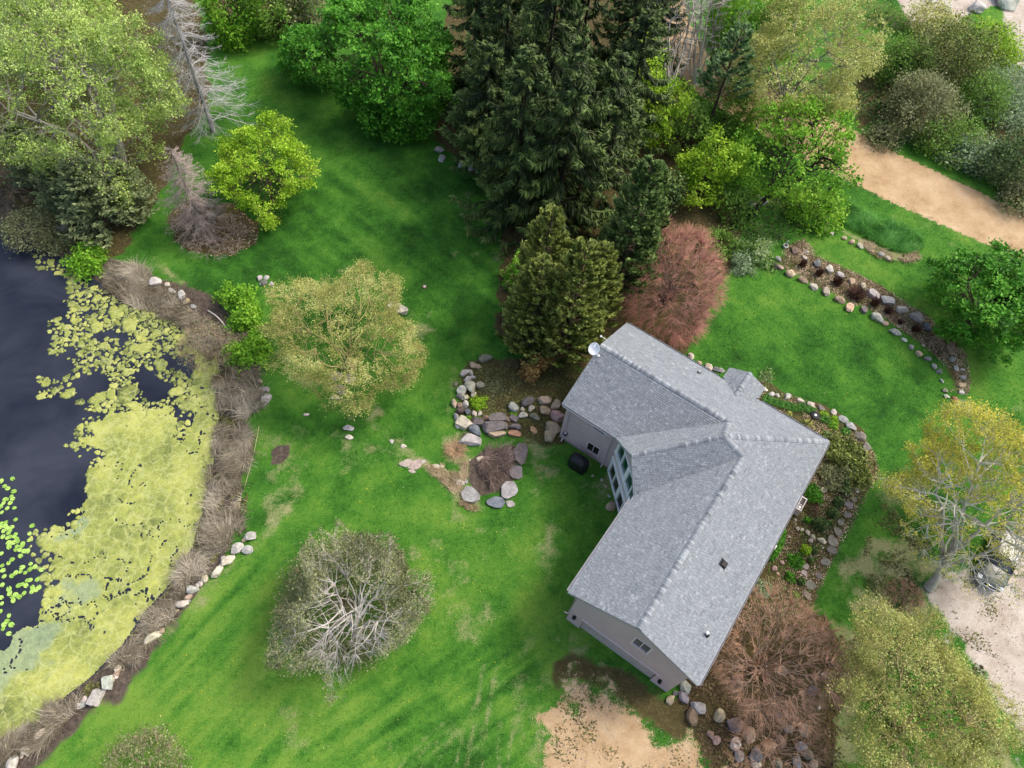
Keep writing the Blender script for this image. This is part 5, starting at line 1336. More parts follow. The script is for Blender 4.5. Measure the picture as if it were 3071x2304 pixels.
for i, (x, y) in enumerate(LP):
    p = Gz(x / 2.766, y / 2.766 + 1400, WATER_Z + .04); o = bpy.data.objects.new('lily_pad', PADS[i % 8]); COL.objects.link(o)
    s = arng.uniform(.13, .185); o.location = (p[0], p[1], WATER_Z + .035 + arng.uniform(0, .015)); o.scale = (s, s, s * .6); o.rotation_euler = (arng.normal(0, .03), arng.normal(0, .03), arng.uniform(0, 6.28))
    tag(o, 'bright green notched lily pad floating among others at the pond side', 'lily pad', 'lily pads on the pond')

# dead reeds matted along the shore
M_REED = leaf_mat('dead_reeds', (.08, .066, .040), (.235, .20, .135), (.53, .47, .355), .1)
def in_poly_points(n, poly, rng):
    lo, hi_ = poly.min(0), poly.max(0); out = []
    while sum(len(o_) for o_ in out) < n:
        q = lo + rng.random((n * 3, 2)) * (hi_ - lo); q = q[sdist(q, poly) > 0]; out.append(q)
    return np.concatenate(out)[:n]
def reed_bed(name, pts, n, seed, h=.55, m=None, label=None, flow=None, spreadf=1.1):
    rng = np.random.default_rng(seed); poly = pw(pts)
    q = in_poly_points(n * 2, poly, rng); keep = fbm(q[:, 0] * .9, q[:, 1] * .9, seed, 3) > .30 + .25 * rng.random(len(q)); q = q[keep][:n]
    # tufts lie the way their neighbours lie
    ang = fbm(q[:, 0] * .45, q[:, 1] * .45, seed + 5, 2) * 14
    d = np.stack([np.cos(ang), np.sin(ang), np.zeros(len(q))], 1) + rng.normal(0, .55, (len(q), 3)) * [1, 1, 0]
    C = np.stack([q[:, 0], q[:, 1], hfun(q[:, 0], q[:, 1])], 1); C[:, 2] = np.maximum(C[:, 2], WATER_Z - .05)
    hh = h * np.where(rng.random(len(C)) < .18, 1.7, 1.0)
    V, F = blades(C, hh, rng, spreadf, .02, 5, .55, d)
    t = np.clip(fbm(q[:, 0] * 1.1, q[:, 1] * 1.1, seed + 9, 3) * 1.5 - .3 + rng.normal(0, .2, len(q)), 0, 1)
    o = link(name, np_mesh(name, V, [F], np.repeat(t, 10), False, [m or M_REED])); o['kind'] = 'stuff'
    if label: o['label'] = label
    return o
reed_bed('dead_reeds', [(320, 800), (400, 790), (480, 850), (560, 915), (640, 960), (620, 1010), (520, 950), (400, 915), (330, 880)], 8000, 1, .6, label='matted grey dead reeds between the pond and the upper lawn')
reed_bed('dead_reeds', [(560, 960), (680, 1000), (720, 1090), (770, 1120), (790, 1200), (740, 1260), (650, 1240), (640, 1150), (600, 1040)], 8000, 2, .65, label='tangled dead reeds round the pond inlet')
reed_bed('dead_reeds', [(700, 960), (760, 1020), (780, 1100), (700, 1090), (640, 1000)], 1500, 9, .5, label='brown dead stems in the shade of the bright bushes')
reed_bed('dead_reeds', [(640, 1270), (720, 1270), (760, 1330), (735, 1440), (720, 1540), (740, 1590), (690, 1640), (640, 1690), (560, 1760), (530, 1720), (580, 1600), (610, 1480), (625, 1380)], 11000, 3, .62, label='broad belt of flattened grey reeds beside the sunlit algae')
reed_bed('dead_reeds', [(470, 1800), (560, 1770), (520, 1850), (440, 1940), (370, 2010), (320, 1990), (400, 1910)], 4500, 4, .5, label='thin belt of pale dead grass along the lower shore')
reed_bed('dead_reeds', [(120, 2130), (230, 2060), (230, 2130), (130, 2230), (40, 2290), (-30, 2330), (-60, 2260), (40, 2190)], 4000, 5, .5, label='dead grass clump at the lowest corner of the pond')
M_STRAW = leaf_mat('straw', (.20, .15, .08), (.40, .31, .18), (.55, .45, .29), .1)
reed_bed('dead_stems', [(1450, 1350), (1525, 1345), (1532, 1390), (1505, 1430), (1470, 1465), (1440, 1440), (1425, 1400)], 1100, 6, .7, leaf_mat('dead_stems', (.08, .06, .05), (.20, .14, .11), (.46, .33, .27), .1), 'dead brown stems lying in the dry garden pool', spreadf=.9)
reed_bed('straw_litter', [(1280, 1395), (1400, 1385), (1405, 1430), (1380, 1470), (1440, 1530), (1400, 1530), (1330, 1450)], 1700, 7, .25, M_STRAW)
reed_bed('straw_litter', [(2660, 785), (2740, 775), (2745, 800), (2690, 812), (2610, 790), (2560, 750), (2585, 745)], 1200, 8, .35, M_STRAW)

# leaf litter, chips and small weeds over the beds
def litter(name, pts, n, seed, m, size=.05, label=None, z=.015, patch=.3, holes=()):
    rng = np.random.default_rng(seed); poly = pw(pts) if isinstance(pts, list) else pts
    q = in_poly_points(n, poly, rng); k = fbm(q[:, 0] * .8, q[:, 1] * .8, seed, 3) > patch + .2 * rng.random(len(q)); q = q[k]
    al_ = (q[:, 0] - EX) * HA[0] + (q[:, 1] - EY) * HA[1]; be_ = (q[:, 0] - EX) * HB[0] + (q[:, 1] - EY) * HB[1]
    q = q[~(((al_ > .5) & (al_ < W_ - .5) & (be_ > .5) & (be_ < LB_)) | ((be_ > .5) & (be_ < W_ - .5) & (al_ > .5) & (al_ < LA_)))]
    C = np.stack([q[:, 0], q[:, 1], hfun(q[:, 0], q[:, 1]) + z + rng.uniform(0, .03, len(q))], 1)
    V, F = leaves(C, size, rng, up=1.2)
    t = np.clip(fbm(q[:, 0] * 1.5, q[:, 1] * 1.5, seed + 3, 2) - .5 + rng.normal(.5, .25, len(q)), 0, 1)
    o = link(name, np_mesh(name, V, [F], np.repeat(t, 4), False, [m])); o['kind'] = 'stuff'
    if label: o['label'] = label
M_LIT = leaf_mat('leaf_litter', (.09, .06, .035), (.33, .235, .14), (.56, .44, .32), .05)
M_LITB = leaf_mat('needle_litter', (.03, .02, .01), (.10, .065, .03), (.22, .15, .08), .05)
M_WEED = leaf_mat('weeds', (.025, .06, .01), (.075, .14, .025), (.17, .24, .05), .2)
M_WEEDO = leaf_mat('olive_weeds', (.05, .05, .015), (.12, .125, .035), (.22, .23, .07), .2)
litter('leaf_litter', BED_N, 17000, 401, M_LIT, .05, patch=.30); litter('weeds', BED_N, 12000, 402, M_WEED, .06, patch=.40)
litter('leaf_litter', BED_T, 13000, 403, M_LIT, .05, patch=.25); litter('weeds', BED_T, 4200, 404, M_WEED, .05, patch=.42)
litter('weeds', BED_R, 6500, 405, M_WEEDO, .06, patch=.28); litter('weeds', BED_R, 2500, 406, M_WEED, .05, patch=.48)
litter('needle_litter', BED_S, 9000, 407, M_LITB, .09, patch=.3); litter('weeds', [(2180, 600), (2330, 560), (2500, 620), (2470, 700), (2350, 740), (2200, 760)], 4500, 408, M_WEED, .09, patch=.3)
litter('leaf_litter', BED_B, 9000, 409, M_LITB, .07, patch=.3); litter('weeds', BED_TR, 16000, 410, M_WEED, .14, patch=.25)
litter('weeds', BED_L, 9000, 411, M_WEEDO, .12, patch=.3); litter('leaf_litter', BED_M, 2500, 412, M_LIT, .06, patch=.35)
litter('weeds', [(2500, 1900), (2700, 1850), (2950, 2000), (3000, 2200), (3000, 2400), (2500, 2400)], 9000, 413, M_WEEDO, .08, patch=.42)
litter('weeds', [(2620, 1500), (2780, 1420), (2850, 1700), (2720, 1860), (2560, 1760)], 6000, 414, M_WEEDO, .07, patch=.48)
litter('weeds', [(560, 960), (720, 960), (790, 1200), (760, 1330), (735, 1560), (560, 1790), (400, 1960), (250, 2100), (240, 2060), (400, 1880), (560, 1680), (610, 1480), (640, 1270)], 15000, 415, M_WEEDO, .08, patch=.38)
M_CHIP = leaf_mat('loose_chips', (.12, .09, .06), (.34, .28, .21), (.62, .58, .52), .02)
litter('gravel_chips', GRAV, 3500, 416, M_CHIP, .035, patch=.3); litter('gravel_chips', DRIVE, 2200, 417, M_CHIP, .03, patch=.35); litter('gravel_chips', ROAD, 2500, 418, M_CHIP, .035, patch=.4)
litter('weeds', [(1600, 2304), (1640, 2120), (1720, 2020), (1830, 2050), (1960, 2170), (2150, 2304)], 3200, 419, M_WEEDO, .05, patch=.52)
litter('weeds', [(2780, 1800), (2990, 1640), (2990, 2000), (2860, 1900)], 1800, 420, M_WEEDO, .05, patch=.54)
M_DAND = leaf_mat('dandelion', (.55, .42, .01), (.72, .58, .02), (.80, .74, .45), .1)
litter('dandelions', [(300, 2304), (800, 1650), (850, 1350), (1500, 1500), (1650, 1700), (1500, 2050), (1300, 2304)], 200, 421, M_DAND, .028, patch=.2, z=.09)
litter('dandelions', [(2200, 800), (2450, 900), (2850, 1200), (2700, 1350), (2450, 1220), (2150, 1080)], 80, 422, M_DAND, .028, patch=.2, z=.09)

# ------------------------------------------------------------------ trees and shrubs
L_PALE = leaf_mat('leaf_pale', (.15, .25, .045), (.36, .50, .11), (.55, .68, .21))
L_CHART = leaf_mat('leaf_chartreuse', (.13, .26, .012), (.31, .52, .025), (.50, .68, .07))
L_BRIGHT = leaf_mat('leaf_bright', (.075, .21, .012), (.18, .41, .025), (.35, .58, .06))
L_GREEN = leaf_mat('leaf_green', (.035, .135, .010), (.085, .295, .020), (.19, .47, .05))
L_MID = leaf_mat('leaf_mid', (.06, .14, .015), (.16, .31, .04), (.29, .45, .09))
L_YELL = leaf_mat('leaf_yellow_green', (.22, .25, .055), (.46, .485, .13), (.64, .66, .26))
L_GOLD = leaf_mat('leaf_gold', (.26, .30, .05), (.53, .50, .065), (.72, .66, .12))
L_OLIVE = leaf_mat('leaf_olive', (.11, .125, .05), (.25, .27, .12), (.42, .44, .22))
L_SAGE = leaf_mat('leaf_sage', (.12, .19, .09), (.27, .38, .20), (.46, .56, .35))
L_BLOOM = leaf_mat('leaf_blossom', (.08, .17, .03), (.20, .33, .08), (.62, .68, .42))
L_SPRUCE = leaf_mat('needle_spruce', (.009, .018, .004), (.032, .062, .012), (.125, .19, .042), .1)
L_DARKC = leaf_mat('needle_dark', (.020, .042, .012), (.07, .13, .030), (.20, .29, .08), .12)
L_OLIVC = leaf_mat('needle_olive', (.04, .062, .012), (.14, .19, .035), (.35, .40, .10), .15)
L_CEDAR = leaf_mat('needle_cedar', (.05, .07, .03), (.15, .20, .08), (.30, .36, .16), .15)
L_DEADC = leaf_mat('needle_rust', (.16, .09, .03), (.36, .22, .07), (.52, .36, .12), .2)

# pond corner
broadleaf('ash_tree', 'very tall pale green tree with many bare grey limbs showing, leaning over the pond corner', 'tree', 235, 245, 8.5, 305, 8.2, 11, L_PALE, BARK_GREY, 60000, .078, (14, 110, 560, 2200), trunk=.34, spread=.20, gaps=.3, along=True, zlo=-.75, bark_t=(.4, .95), lob=.38, base_at=(425, 600), split=.3, bows=(.06, .05, .04, .02), twig=.018)
broadleaf('ash_tree', 'slim pale tree crown rising behind the very tall one at the frame corner', 'tree', 90, 20, 7.5, 240, 6.5, 12, L_PALE, BARK_GREY, 11000, .16, (8, 40, 200, 700), trunk=.25, spread=.45, bark_t=(.4, .9))
cd_cedar = conifer_data(31, BARK_BROWN, L_CEDAR, H=7.5, R=3.1, nb=200, m=34, spray=.5, droop=.10, tipup=.3, hang=.35, width=.17, prof=.6)
put_conifer('cedar_tree', 'grey green cedar at the foot of the very tall pale tree', 'tree', 330, 690, cd_cedar, 1.0, .4)
put_conifer('cedar_tree', 'lower grey green cedar nearest the water under the pale tree', 'tree', 235, 640, cd_cedar, .82, 2.0)
put_conifer('cedar_tree', 'dark grey green cedar deep in the shade beneath the pale tree', 'tree', 420, 640, cd_cedar, .72, 3.9)
put_conifer('cedar_tree', 'half hidden cedar close to the brown brush at the pond', 'tree', 150, 560, cd_cedar, .85, 5.2)
dead1 = conifer_data(41, bark_mat('bark_bleached', (.15, .15, .15), (.46, .455, .44)), None, H=15.5, R=4.6, nb=230, m=26, droop=.62, tipup=.35, dead=True, prof=.62, bare=.05)
put_conifer('dead_spruce', 'tall dead grey spruce with bare drooping limbs beside the narrow lawn', 'dead tree', 640, 395, dead1, 1.0, .3)
dead2 = conifer_data(42, bark_mat('bark_dead', (.15, .115, .095), (.40, .33, .29)), None, H=8.6, R=2.9, nb=220, m=24, droop=.45, tipup=.3, dead=True, prof=.55, bare=.03)
put_conifer('dead_spruce', 'shorter dead brown spruce standing on the round mulch bed', 'dead tree', 612, 690, dead2, 1.0, 1.1)
bare_shrub('bare_thicket', 'tangle of bare grey twigs spreading over the round mulch bed', 640, 705, .7, 105, 1.0, 43, bark_mat('bark_dead', (0, 0, 0), (0, 0, 0)), (22, 130, 800), r0=.025, zlo=-.3)
broadleaf('maple_tree', 'small rounded chartreuse tree beside the round mulch bed', 'tree', 792, 512, 3.6, 150, 3.1, 14, L_CHART, BARK_BROWN, 22000, .085, (8, 60, 300, 900), trunk=.14, spread=.22, clumps=240, lob=.30, gaps=.05, zlo=-.8, topbias=.5)
bare_shrub('bare_brush', 'brown leafless brush leaning over the water at the frame edge', 20, 520, 1.8, 130, 2.6, 44, BARK_TAN, (26, 170, 1100), r0=.03, zlo=-.4)
bare_shrub('olive_shrub', 'low olive brown shrub on the bank beside the lily water', 90, 690, .8, 75, 1.2, 45, BARK_TAN, (20, 130, 700), r0=.02, zlo=-.2, nleaf=3500, leafm=L_OLIVE, size=.08)
leafy_mound('waterside_shrub', 'feathery bright green shrub at the pond edge below the cedars', 'shrub', 275, 790, 62, 1.5, 46, L_BRIGHT, 3600, .10, 1.25, shell=.4)
leafy_mound('waterside_shrub', 'olive waterside shrub next to the feathery green one', 'shrub', 180, 735, 58, 1.0, 47, L_OLIVE, 2600, .09, shell=.4)
bare_shrub('bare_shrub', 'rounded brown leafless shrub on the bank between reeds and bright bush', 618, 1045, .9, 88, 1.5, 48, BARK_TAN, (26, 190, 1500), r0=.02, zlo=-.25, nleaf=1200, leafm=L_OLIVE, size=.05)
# the two broad young trees on the lawn
broadleaf('honey_locust_tree', 'broad yellow green tree in first leaf standing on the lawn above the inlet', 'tree', 1030, 1015, 3.9, 232, 3.2, 15, L_YELL, BARK_YELLOW, 46000, .045, (14, 120, 800, 4600), trunk=.16, spread=.12, multi=1, zlo=-.5, bark_t=(.4, .95), twig=.010, lob=.28, gaps=.22, along=True, bows=(.05, .05, .04, .02))
broadleaf('dying_tree', 'broad half dead tree with pale bare limbs on the lower lawn', 'tree', 1048, 1810, 3.3, 228, 2.6, 16, L_OLIVE, bark_mat('bark_ashen', (.22, .20, .17), (.60, .56, .50)), 24000, .055, (12, 110, 800, 3200), trunk=.19, spread=.12, gaps=.2, bare_core=.66, along=True, multi=0, split=.5, zlo=-.55, bark_t=(.25, .95), twig=.007, lob=.30, bows=(.05, .05, .04, .02), base_at=(1072, 1950))
bare_shrub('undergrowth_shrub', 'olive scrub filling the shade beneath the half dead tree', 1040, 1800, .8, 205, 1.1, 49, BARK_TAN, (50, 320, 1900), r0=.02, zlo=-.2, nleaf=12000, leafm=L_OLIVE, size=.06, spread=.3)
for k, (x, y, r, h, s, m_, lb) in enumerate([(712, 905, 62, 2.2, 50, L_BRIGHT, 'bright green bush with a pointed top beside the yellow green tree'), (735, 965, 66, 2.0, 51, L_BRIGHT, 'bright green bush in the middle of three along the shore stones'), (760, 1060, 58, 1.7, 52, L_BRIGHT, 'bright green bush lowest of three above the inlet')]):
    leafy_mound('lilac_bush', lb, 'bush', x, y, r, h, s, m_, 4200, .10, 1.15, 'bright bushes by the shore', shell=.45)
# top of the picture, behind the lawn
broadleaf('linden_tree', 'big dense deep green maple at the back of the long lawn', 'tree', 1150, 172, 5.2, 232, 5.0, 17, L_GREEN, BARK_BROWN, 34000, .14, (10, 70, 320, 900), trunk=.3, spread=.30, clumps=330, lob=.32, zlo=-.9, topbias=.6)
broadleaf('linden_tree', 'lower bough heavy side of green foliage at the lawn edge under the big maple', 'tree', 1190, 330, 2.4, 118, 2.2, 18, L_GREEN, BARK_BROWN, 9000, .15, (7, 40, 150, 400), trunk=.16, spread=.3, clumps=150, lob=.12, zlo=-.9, topbias=.6)
broadleaf('linden_tree', 'small green tree joining the big maple on its pond side', 'tree', 925, 170, 3.0, 80, 2.6, 19, L_GREEN, BARK_BROWN, 5000, .15, (6, 30, 120, 300), trunk=.12, spread=.3, clumps=90, lob=.12, zlo=-.9)
for k, (x, y, zc, r, rz, m_, lb) in enumerate([(700, 40, 3.5, 88, 3.4, L_BRIGHT, 'bright green shrubby tree beside the tip of the dead grey spruce'), (815, 20, 3.5, 95, 3.2, L_MID, 'mid green loose tree at the far end of the long lawn'), (900, 15, 3., 70, 3., L_OLIVE, 'olive tinted thin tree between the loose tree and the big maple'), (690, 110, 1.6, 42, 1.6, L_BRIGHT, 'small bright green shrub right against the dead grey spruce')]):
    broadleaf('hedgerow_tree', lb, 'tree', x, y, zc, r, rz, 60 + k, m_, BARK_BROWN, 5200 if r > 50 else 1800, .14, (7, 40, 170, 500), trunk=.14, spread=.32, lob=.3, zlo=-.8)
# Norway spruces
SPD = [conifer_data(70 + i, BARK_DARK, L_SPRUCE, H=16.5, R=5.2, nb=125, m=120, spray=.80, droop=.66, tipup=.55, hang=1.35, width=.15, prof=.62, bare=.03) for i in range(3)]
SPR = [(1452, 520, .82, 'spruce at the lawn end of the dark grove, nearest the big maple'), (1545, 640, .95, 'front spruce of the dark grove facing the long lawn'), (1660, 690, 1.0, 'tall front spruce just behind the olive arborvitae'), (1770, 610, .92, 'front spruce beside the light green young maple'),
       (1500, 420, 1.0, 'spruce in the second row of the dark grove, lawn side'), (1610, 470, 1.05, 'middle spruce in the second row of the dark grove'), (1850, 470, .9, 'road side spruce behind the light green young maple'),
       (1430, 290, .95, 'back row spruce above the big maple'), (1580, 290, 1.05, 'back row spruce in the middle of the grove'), (1720, 290, 1.0, 'back row spruce toward the bare grey trees'), (1850, 320, .92, 'back row spruce standing nearest the bare grey trees'), (1920, 210, .8, 'outermost spruce by the sandy road edge')]
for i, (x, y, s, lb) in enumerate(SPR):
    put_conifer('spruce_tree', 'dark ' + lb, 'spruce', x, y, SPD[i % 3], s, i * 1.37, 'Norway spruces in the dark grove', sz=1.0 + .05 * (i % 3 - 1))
# arborvitae and dark cone beside the house
OLD = conifer_data(81, BARK_BROWN, L_OLIVC, H=8.2, R=2.5, nb=210, m=64, spray=.44, droop=-.10, tipup=.25, hang=.05, width=.20, prof=.50, bare=.03, dens_in=.35)
DKD = conifer_data(82, BARK_BROWN, L_DARKC, H=9.5, R=2.4, nb=230, m=62, spray=.44, droop=-.05, tipup=.25, hang=.10, width=.18, prof=.62, bare=.03, dens_in=.3)
put_conifer('arborvitae', 'olive arborvitae with a brown lower skirt at the lawn side of the clump', 'evergreen', 1588, 1040, OLD, .92, .2, sz=1.3)
put_conifer('arborvitae', 'tallest olive arborvitae in the clump beside the satellite dish', 'evergreen', 1690, 1050, OLD, 1.05, 1.4, sz=1.35)
put_conifer('arborvitae', 'narrow olive arborvitae close to the north gable', 'evergreen', 1760, 960, OLD, .85, 2.6, sz=1.2)
put_conifer('arborvitae', 'back olive arborvitae between lawn and dark cone', 'evergreen', 1610, 930, OLD, .9, 4.6, sz=1.45)
put_conifer('dark_yew', 'dark green cone shaped evergreen beside the rust red shrub', 'evergreen', 1840, 880, DKD, 1.15, .8, sz=1.25)
put_conifer('dark_yew', 'second dark green evergreen wedged behind the arborvitae clump', 'evergreen', 1885, 800, DKD, .95, 2.8, sz=1.2)
leafy_mound('browned_branch', 'rusty orange dead foliage skirt at the base of the arborvitae', 'shrub', 1584, 1128, 46, 2.0, 83, L_DEADC, 2600, .10, .8, shell=.4)
leafy_mound('fresh_bush', 'bright green bush peeping out between the lawn and the arborvitae', 'bush', 1545, 850, 42, 2.4, 84, L_BRIGHT, 2200, .11, shell=.4)
leafy_mound('groundcover_plant', 'low mossy green plants over the raised rockery bed', 'plant', 1478, 1160, 70, .22, 85, L_OLIVE, 1500, .06, .8, shell=.2)
leafy_mound('spirea_bush', 'small chartreuse bush among the rockery boulders', 'bush', 1436, 1212, 26, .55, 86, L_CHART, 1300, .06, shell=.5)
leafy_mound('moss_cushion', 'vivid green moss cushion on the retaining boulders', 'plant', 1400, 1255, 15, .12, 87, L_BRIGHT, 500, .04, .6)
leafy_mound('moss_cushion', 'second moss cushion right of the vivid one on the boulders', 'plant', 1430, 1258, 18, .12, 88, L_BRIGHT, 500, .04, .6)
leafy_mound('moss_cushion', 'moss patch on the top of the white slab by the dry pool', 'plant', 1402, 1306, 20, .30, 89, L_OLIVE, 500, .04, .6)
leafy_mound('moss_cushion', 'bright moss strip among the boulders near the ledge', 'plant', 1540, 1242, 13, .25, 90, L_BRIGHT, 300, .04, .5)
# rust red shrubs
bare_shrub('red_twig_shrub', 'big egg shaped leafless shrub with rust red twigs behind the north wing', 2018, 850, 2.9, 165, 4.3, 91, BARK_RED, (80, 700, 11000), r0=.035, tw=.011, zlo=-.6, asp=1.32, lob=.12, bows=(.10, .06, .03))
bare_shrub('red_twig_shrub', 'wide leafless rust brown shrub spreading over the boulder bank beside the garage', 2312, 1985, 2.2, 238, 2.2, 92, BARK_RUST, (60, 520, 7500), r0=.035, tw=.009, zlo=-.35, lob=.30, bows=(.12, .08, .04))
bare_shrub('red_twig_shrub', 'lower rusty leafless shrub at the picture bottom beyond the garage', 2330, 2240, 1.2, 150, 1.4, 93, BARK_RUST, (30, 200, 2000), r0=.025, zlo=-.3, lob=.16)
bare_shrub('barberry_shrub', 'dark reddish scrub at the foot of the big gold tree', 2715, 1790, .5, 60, .8, 94, BARK_RED, (18, 110, 700), r0=.018, zlo=-.2)
# right bottom, gold trees
broadleaf('willow_tree', 'big half bare gold leaved tree leaning over the parked car', 'tree', 2935, 1515, 6.5, 270, 4.8, 20, L_GOLD, bark_mat('bark_silver', (.26, .25, .21), (.60, .58, .47)), 44000, .055, (13, 110, 700, 3000), trunk=.3, spread=.15, along=True, zlo=-.75, bark_t=(.3, .95), twig=.010, lob=.32, split=.28, leaf_bias=(.45, .9), base_at=(2785, 1765), bows=(.05, .05, .04, .02))
broadleaf('willow_tree', 'wide yellow green tree in thin leaf at the lower corner beside the gravel', 'tree', 2750, 2110, 3.6, 275, 2.9, 21, L_YELL, BARK_YELLOW, 44000, .048, (14, 120, 800, 4400), trunk=.17, spread=.14, along=True, multi=1, zlo=-.5, twig=.010, lob=.34, base_at=(2690, 2190), bows=(.06, .05, .04, .02))
bare_shrub('edge_shrub', 'olive grey shrub on the lower lawn at the bottom of the picture', 430, 2310, .6, 125, .9, 95, BARK_TAN, (24, 160, 1000), r0=.018, zlo=-.2, nleaf=2600, leafm=L_OLIVE, size=.06)
# right top
broadleaf('elm_tree', 'large yellowish tree with fine pale leaves beside the dirt road', 'tree', 2395, 218, 6.2, 222, 5.2, 22, L_YELL, BARK_GREY, 42000, .085, (11, 90, 520, 2200), trunk=.26, spread=.20, along=True, lob=.34, zlo=-.75, bark_t=(.2, .7), topbias=.5, gaps=.12)
broadleaf('elm_tree', 'bright leafy top showing beyond the yellowish roadside tree', 'tree', 2262, 70, 5.5, 135, 4.2, 23, L_BRIGHT, BARK_BROWN, 10000, .14, (8, 50, 220, 600), trunk=.2, spread=.38, lob=.12)
broadleaf('maple_tree', 'bright green maple with a dark leaning trunk between the road and the terrace', 'tree', 2415, 455, 5.0, 180, 3.6, 24, L_BRIGHT, BARK_DARK, 8500, .135, (11, 75, 360, 900), trunk=.28, spread=.24, gaps=.35, lob=.35, zlo=-.75, base_at=(2245, 655), split=.35, bark_t=(.1, .5), topbias=.5)
broadleaf('maple_tree', 'light green young maple on the road side of the dark cone evergreen', 'tree', 2125, 515, 3.4, 104, 2.9, 25, L_CHART, BARK_DARK, 7000, .11, (8, 50, 200, 550), trunk=.13, spread=.22, lob=.4, zlo=-.8, topbias=.5)
broadleaf('maple_tree', 'light yellow green tree in front of the road gap beside the spruces', 'tree', 1940, 300, 5.6, 130, 4.2, 26, L_CHART, BARK_DARK, 9500, .115, (9, 60, 230, 650), trunk=.18, spread=.26, lob=.4, zlo=-.8, topbias=.5)
PINE = conifer_data(83, BARK_BROWN, leaf_mat('needle_pine', (.04, .085, .025), (.10, .19, .06), (.19, .31, .11), .15), H=9, R=2.1, nb=90, m=60, spray=.40, droop=.05, tipup=.3, hang=.1, width=.14, prof=.45, bare=.45, dens_in=.55)
put_conifer('pine_tree', 'slender blue green pine between the light green trees at the road', 'pine', 2105, 430, PINE, 1.3, .5)
for k, (x, y, zc, r, rz, m_, n_, lb) in enumerate([(2060, 400, 2.4, 82, 2.6, L_MID, 3800, 'small mid green tree in the gap below the light yellow green tree'), (2185, 330, 3.0, 88, 3.0, L_MID, 4200, 'mid green tree closing the gap between the pine and the yellowish tree'), (2440, 640, 1.0, 85, 1.4, L_BRIGHT, 3600, 'bright green understorey bush below the maple with the leaning trunk'), (2200, 620, 1.2, 70, 1.6, L_MID, 2600, 'shaded green bush at the root of the leaning trunk'),
      (1990, 590, 2.2, 55, 2.4, L_DARKC, 2000, 'dark thin tree between the cone evergreen and the young maple'), (2150, 740, 1.0, 55, 1.4, L_MID, 1800, 'shady green bush touching the rust red shrub')]):
    broadleaf('understorey_tree', lb, 'small tree', x, y, zc, r, rz, 110 + k, m_, BARK_DARK, n_, .12, (6, 30, 130, 350), trunk=.09, spread=.26, lob=.14, zlo=-.8)
leafy_mound('blossom_shrub', 'pale flowering shrub at the upper end of the terrace bed', 'shrub', 2262, 765, 66, 1.2, 120, L_BLOOM, 3600, .085, 1.1, shell=.45)
leafy_mound('blossom_shrub', 'green and cream shrub under the pale flowering one, nearer the lawn', 'shrub', 2222, 800, 44, .9, 121, L_SAGE, 1800, .08, shell=.45)
broadleaf('maple_tree', 'dense green maple at the end of the terrace bed by the road', 'tree', 2965, 905, 3.8, 168, 3.4, 27, L_GREEN, BARK_BROWN, 20000, .13, (10, 70, 300, 900), trunk=.24, spread=.26, clumps=230, lob=.38, zlo=-.85, topbias=.6)
for k, (x, y, sc_, sd_) in enumerate([(2025, 190, 11.5, 130), (2085, 200, 10.5, 131), (2160, 190, 11, 132), (1995, 240, 9, 133)]):
    bare_shrub('bare_tree', ['tallest bare grey tree beside the road at the picture top', 'bare grey tree in the middle of the roadside row', 'bare grey tree with a fan of limbs next to the yellowish tree', 'thin bare tree nearest the spruces at the road'][k], *(lambda p: (p[0], p[1]))((x + 20, y - 150)), 6.5, 92, 5.2, sd_, BARK_PALE, (9, 60, 420), r0=.11, tw=.020, cat='tree', base_at=(x, y + 60), zlo=-.8, bows=(.05, .05, .03), bark_t=(.5, 1))
# brush across the road
for k, (x, y, zc, r, rz, m_, n_, bk, lb) in enumerate([(2760, 320, 2.8, 125, 3.4, L_OLIVE, 11000, BARK_BROWN, 'dark olive brush thicket beyond the dirt road, largest one'), (2860, 180, 3.6, 115, 4.0, L_OLIVC, 8000, BARK_BROWN, 'dark olive juniper like tree in the brush toward the gravel'),
      (2690, 190, 2.6, 90, 3.0, L_MID, 5200, BARK_BROWN, 'dull green shrub between the yellowish tree and the brush'), (2920, 470, 1.3, 95, 1.7, L_SAGE, 7000, BARK_GREY, 'grey green shrub at the road end of the brush'), (3030, 490, 2.4, 95, 2.8, L_DARKC, 7000, BARK_DARK, 'dark evergreen scrub at the frame edge across the road'),
      (2995, 300, 1.6, 105, 2.2, L_SAGE, 8000, BARK_GREY, 'pale sage coloured shrub next to the grey gravel'), (2975, 150, 2.0, 90, 2.6, L_CHART, 5000, BARK_BROWN, 'yellow green shrub at the edge of the grey gravel'), (2800, 80, 2.0, 90, 2.4, L_YELL, 5200, BARK_TAN, 'yellow tinted scrub at the picture top beyond the brush'), (2660, 60, 1.2, 60, 1.5, L_MID, 1400, BARK_TAN, 'thin grassy scrub beside the yellowish tree top'),
      (2640, 420, 1.0, 60, 1.2, L_OLIVE, 1500, BARK_BROWN, 'low brown brush at the verge of the dirt road'),
      (2830, 420, 1.6, 95, 2.1, L_MID, 6000, BARK_BROWN, 'brown green brush between the largest thicket and the sage shrub'), (2930, 300, 2.2, 90, 2.8, L_MID, 6000, BARK_BROWN, 'olive brush in the middle of the thicket near the pale sage shrub'), (2740, 200, 2.0, 70, 2.4, L_DARKC, 2600, BARK_DARK, 'darkest brush clump just beyond the yellowish tree'), (3060, 600, 1.4, 70, 1.6, L_OLIVE, 2200, BARK_BROWN, 'olive brush at the frame edge beside the road verge')]):
    bare_shrub('brush_thicket', lb, x, y, zc, r, rz, 140 + k, bk, (22, 130, 700), r0=.03, tw=.011, zlo=-.5, nleaf=n_, leafm=m_, size=.10, spread=.34, lob=.4)
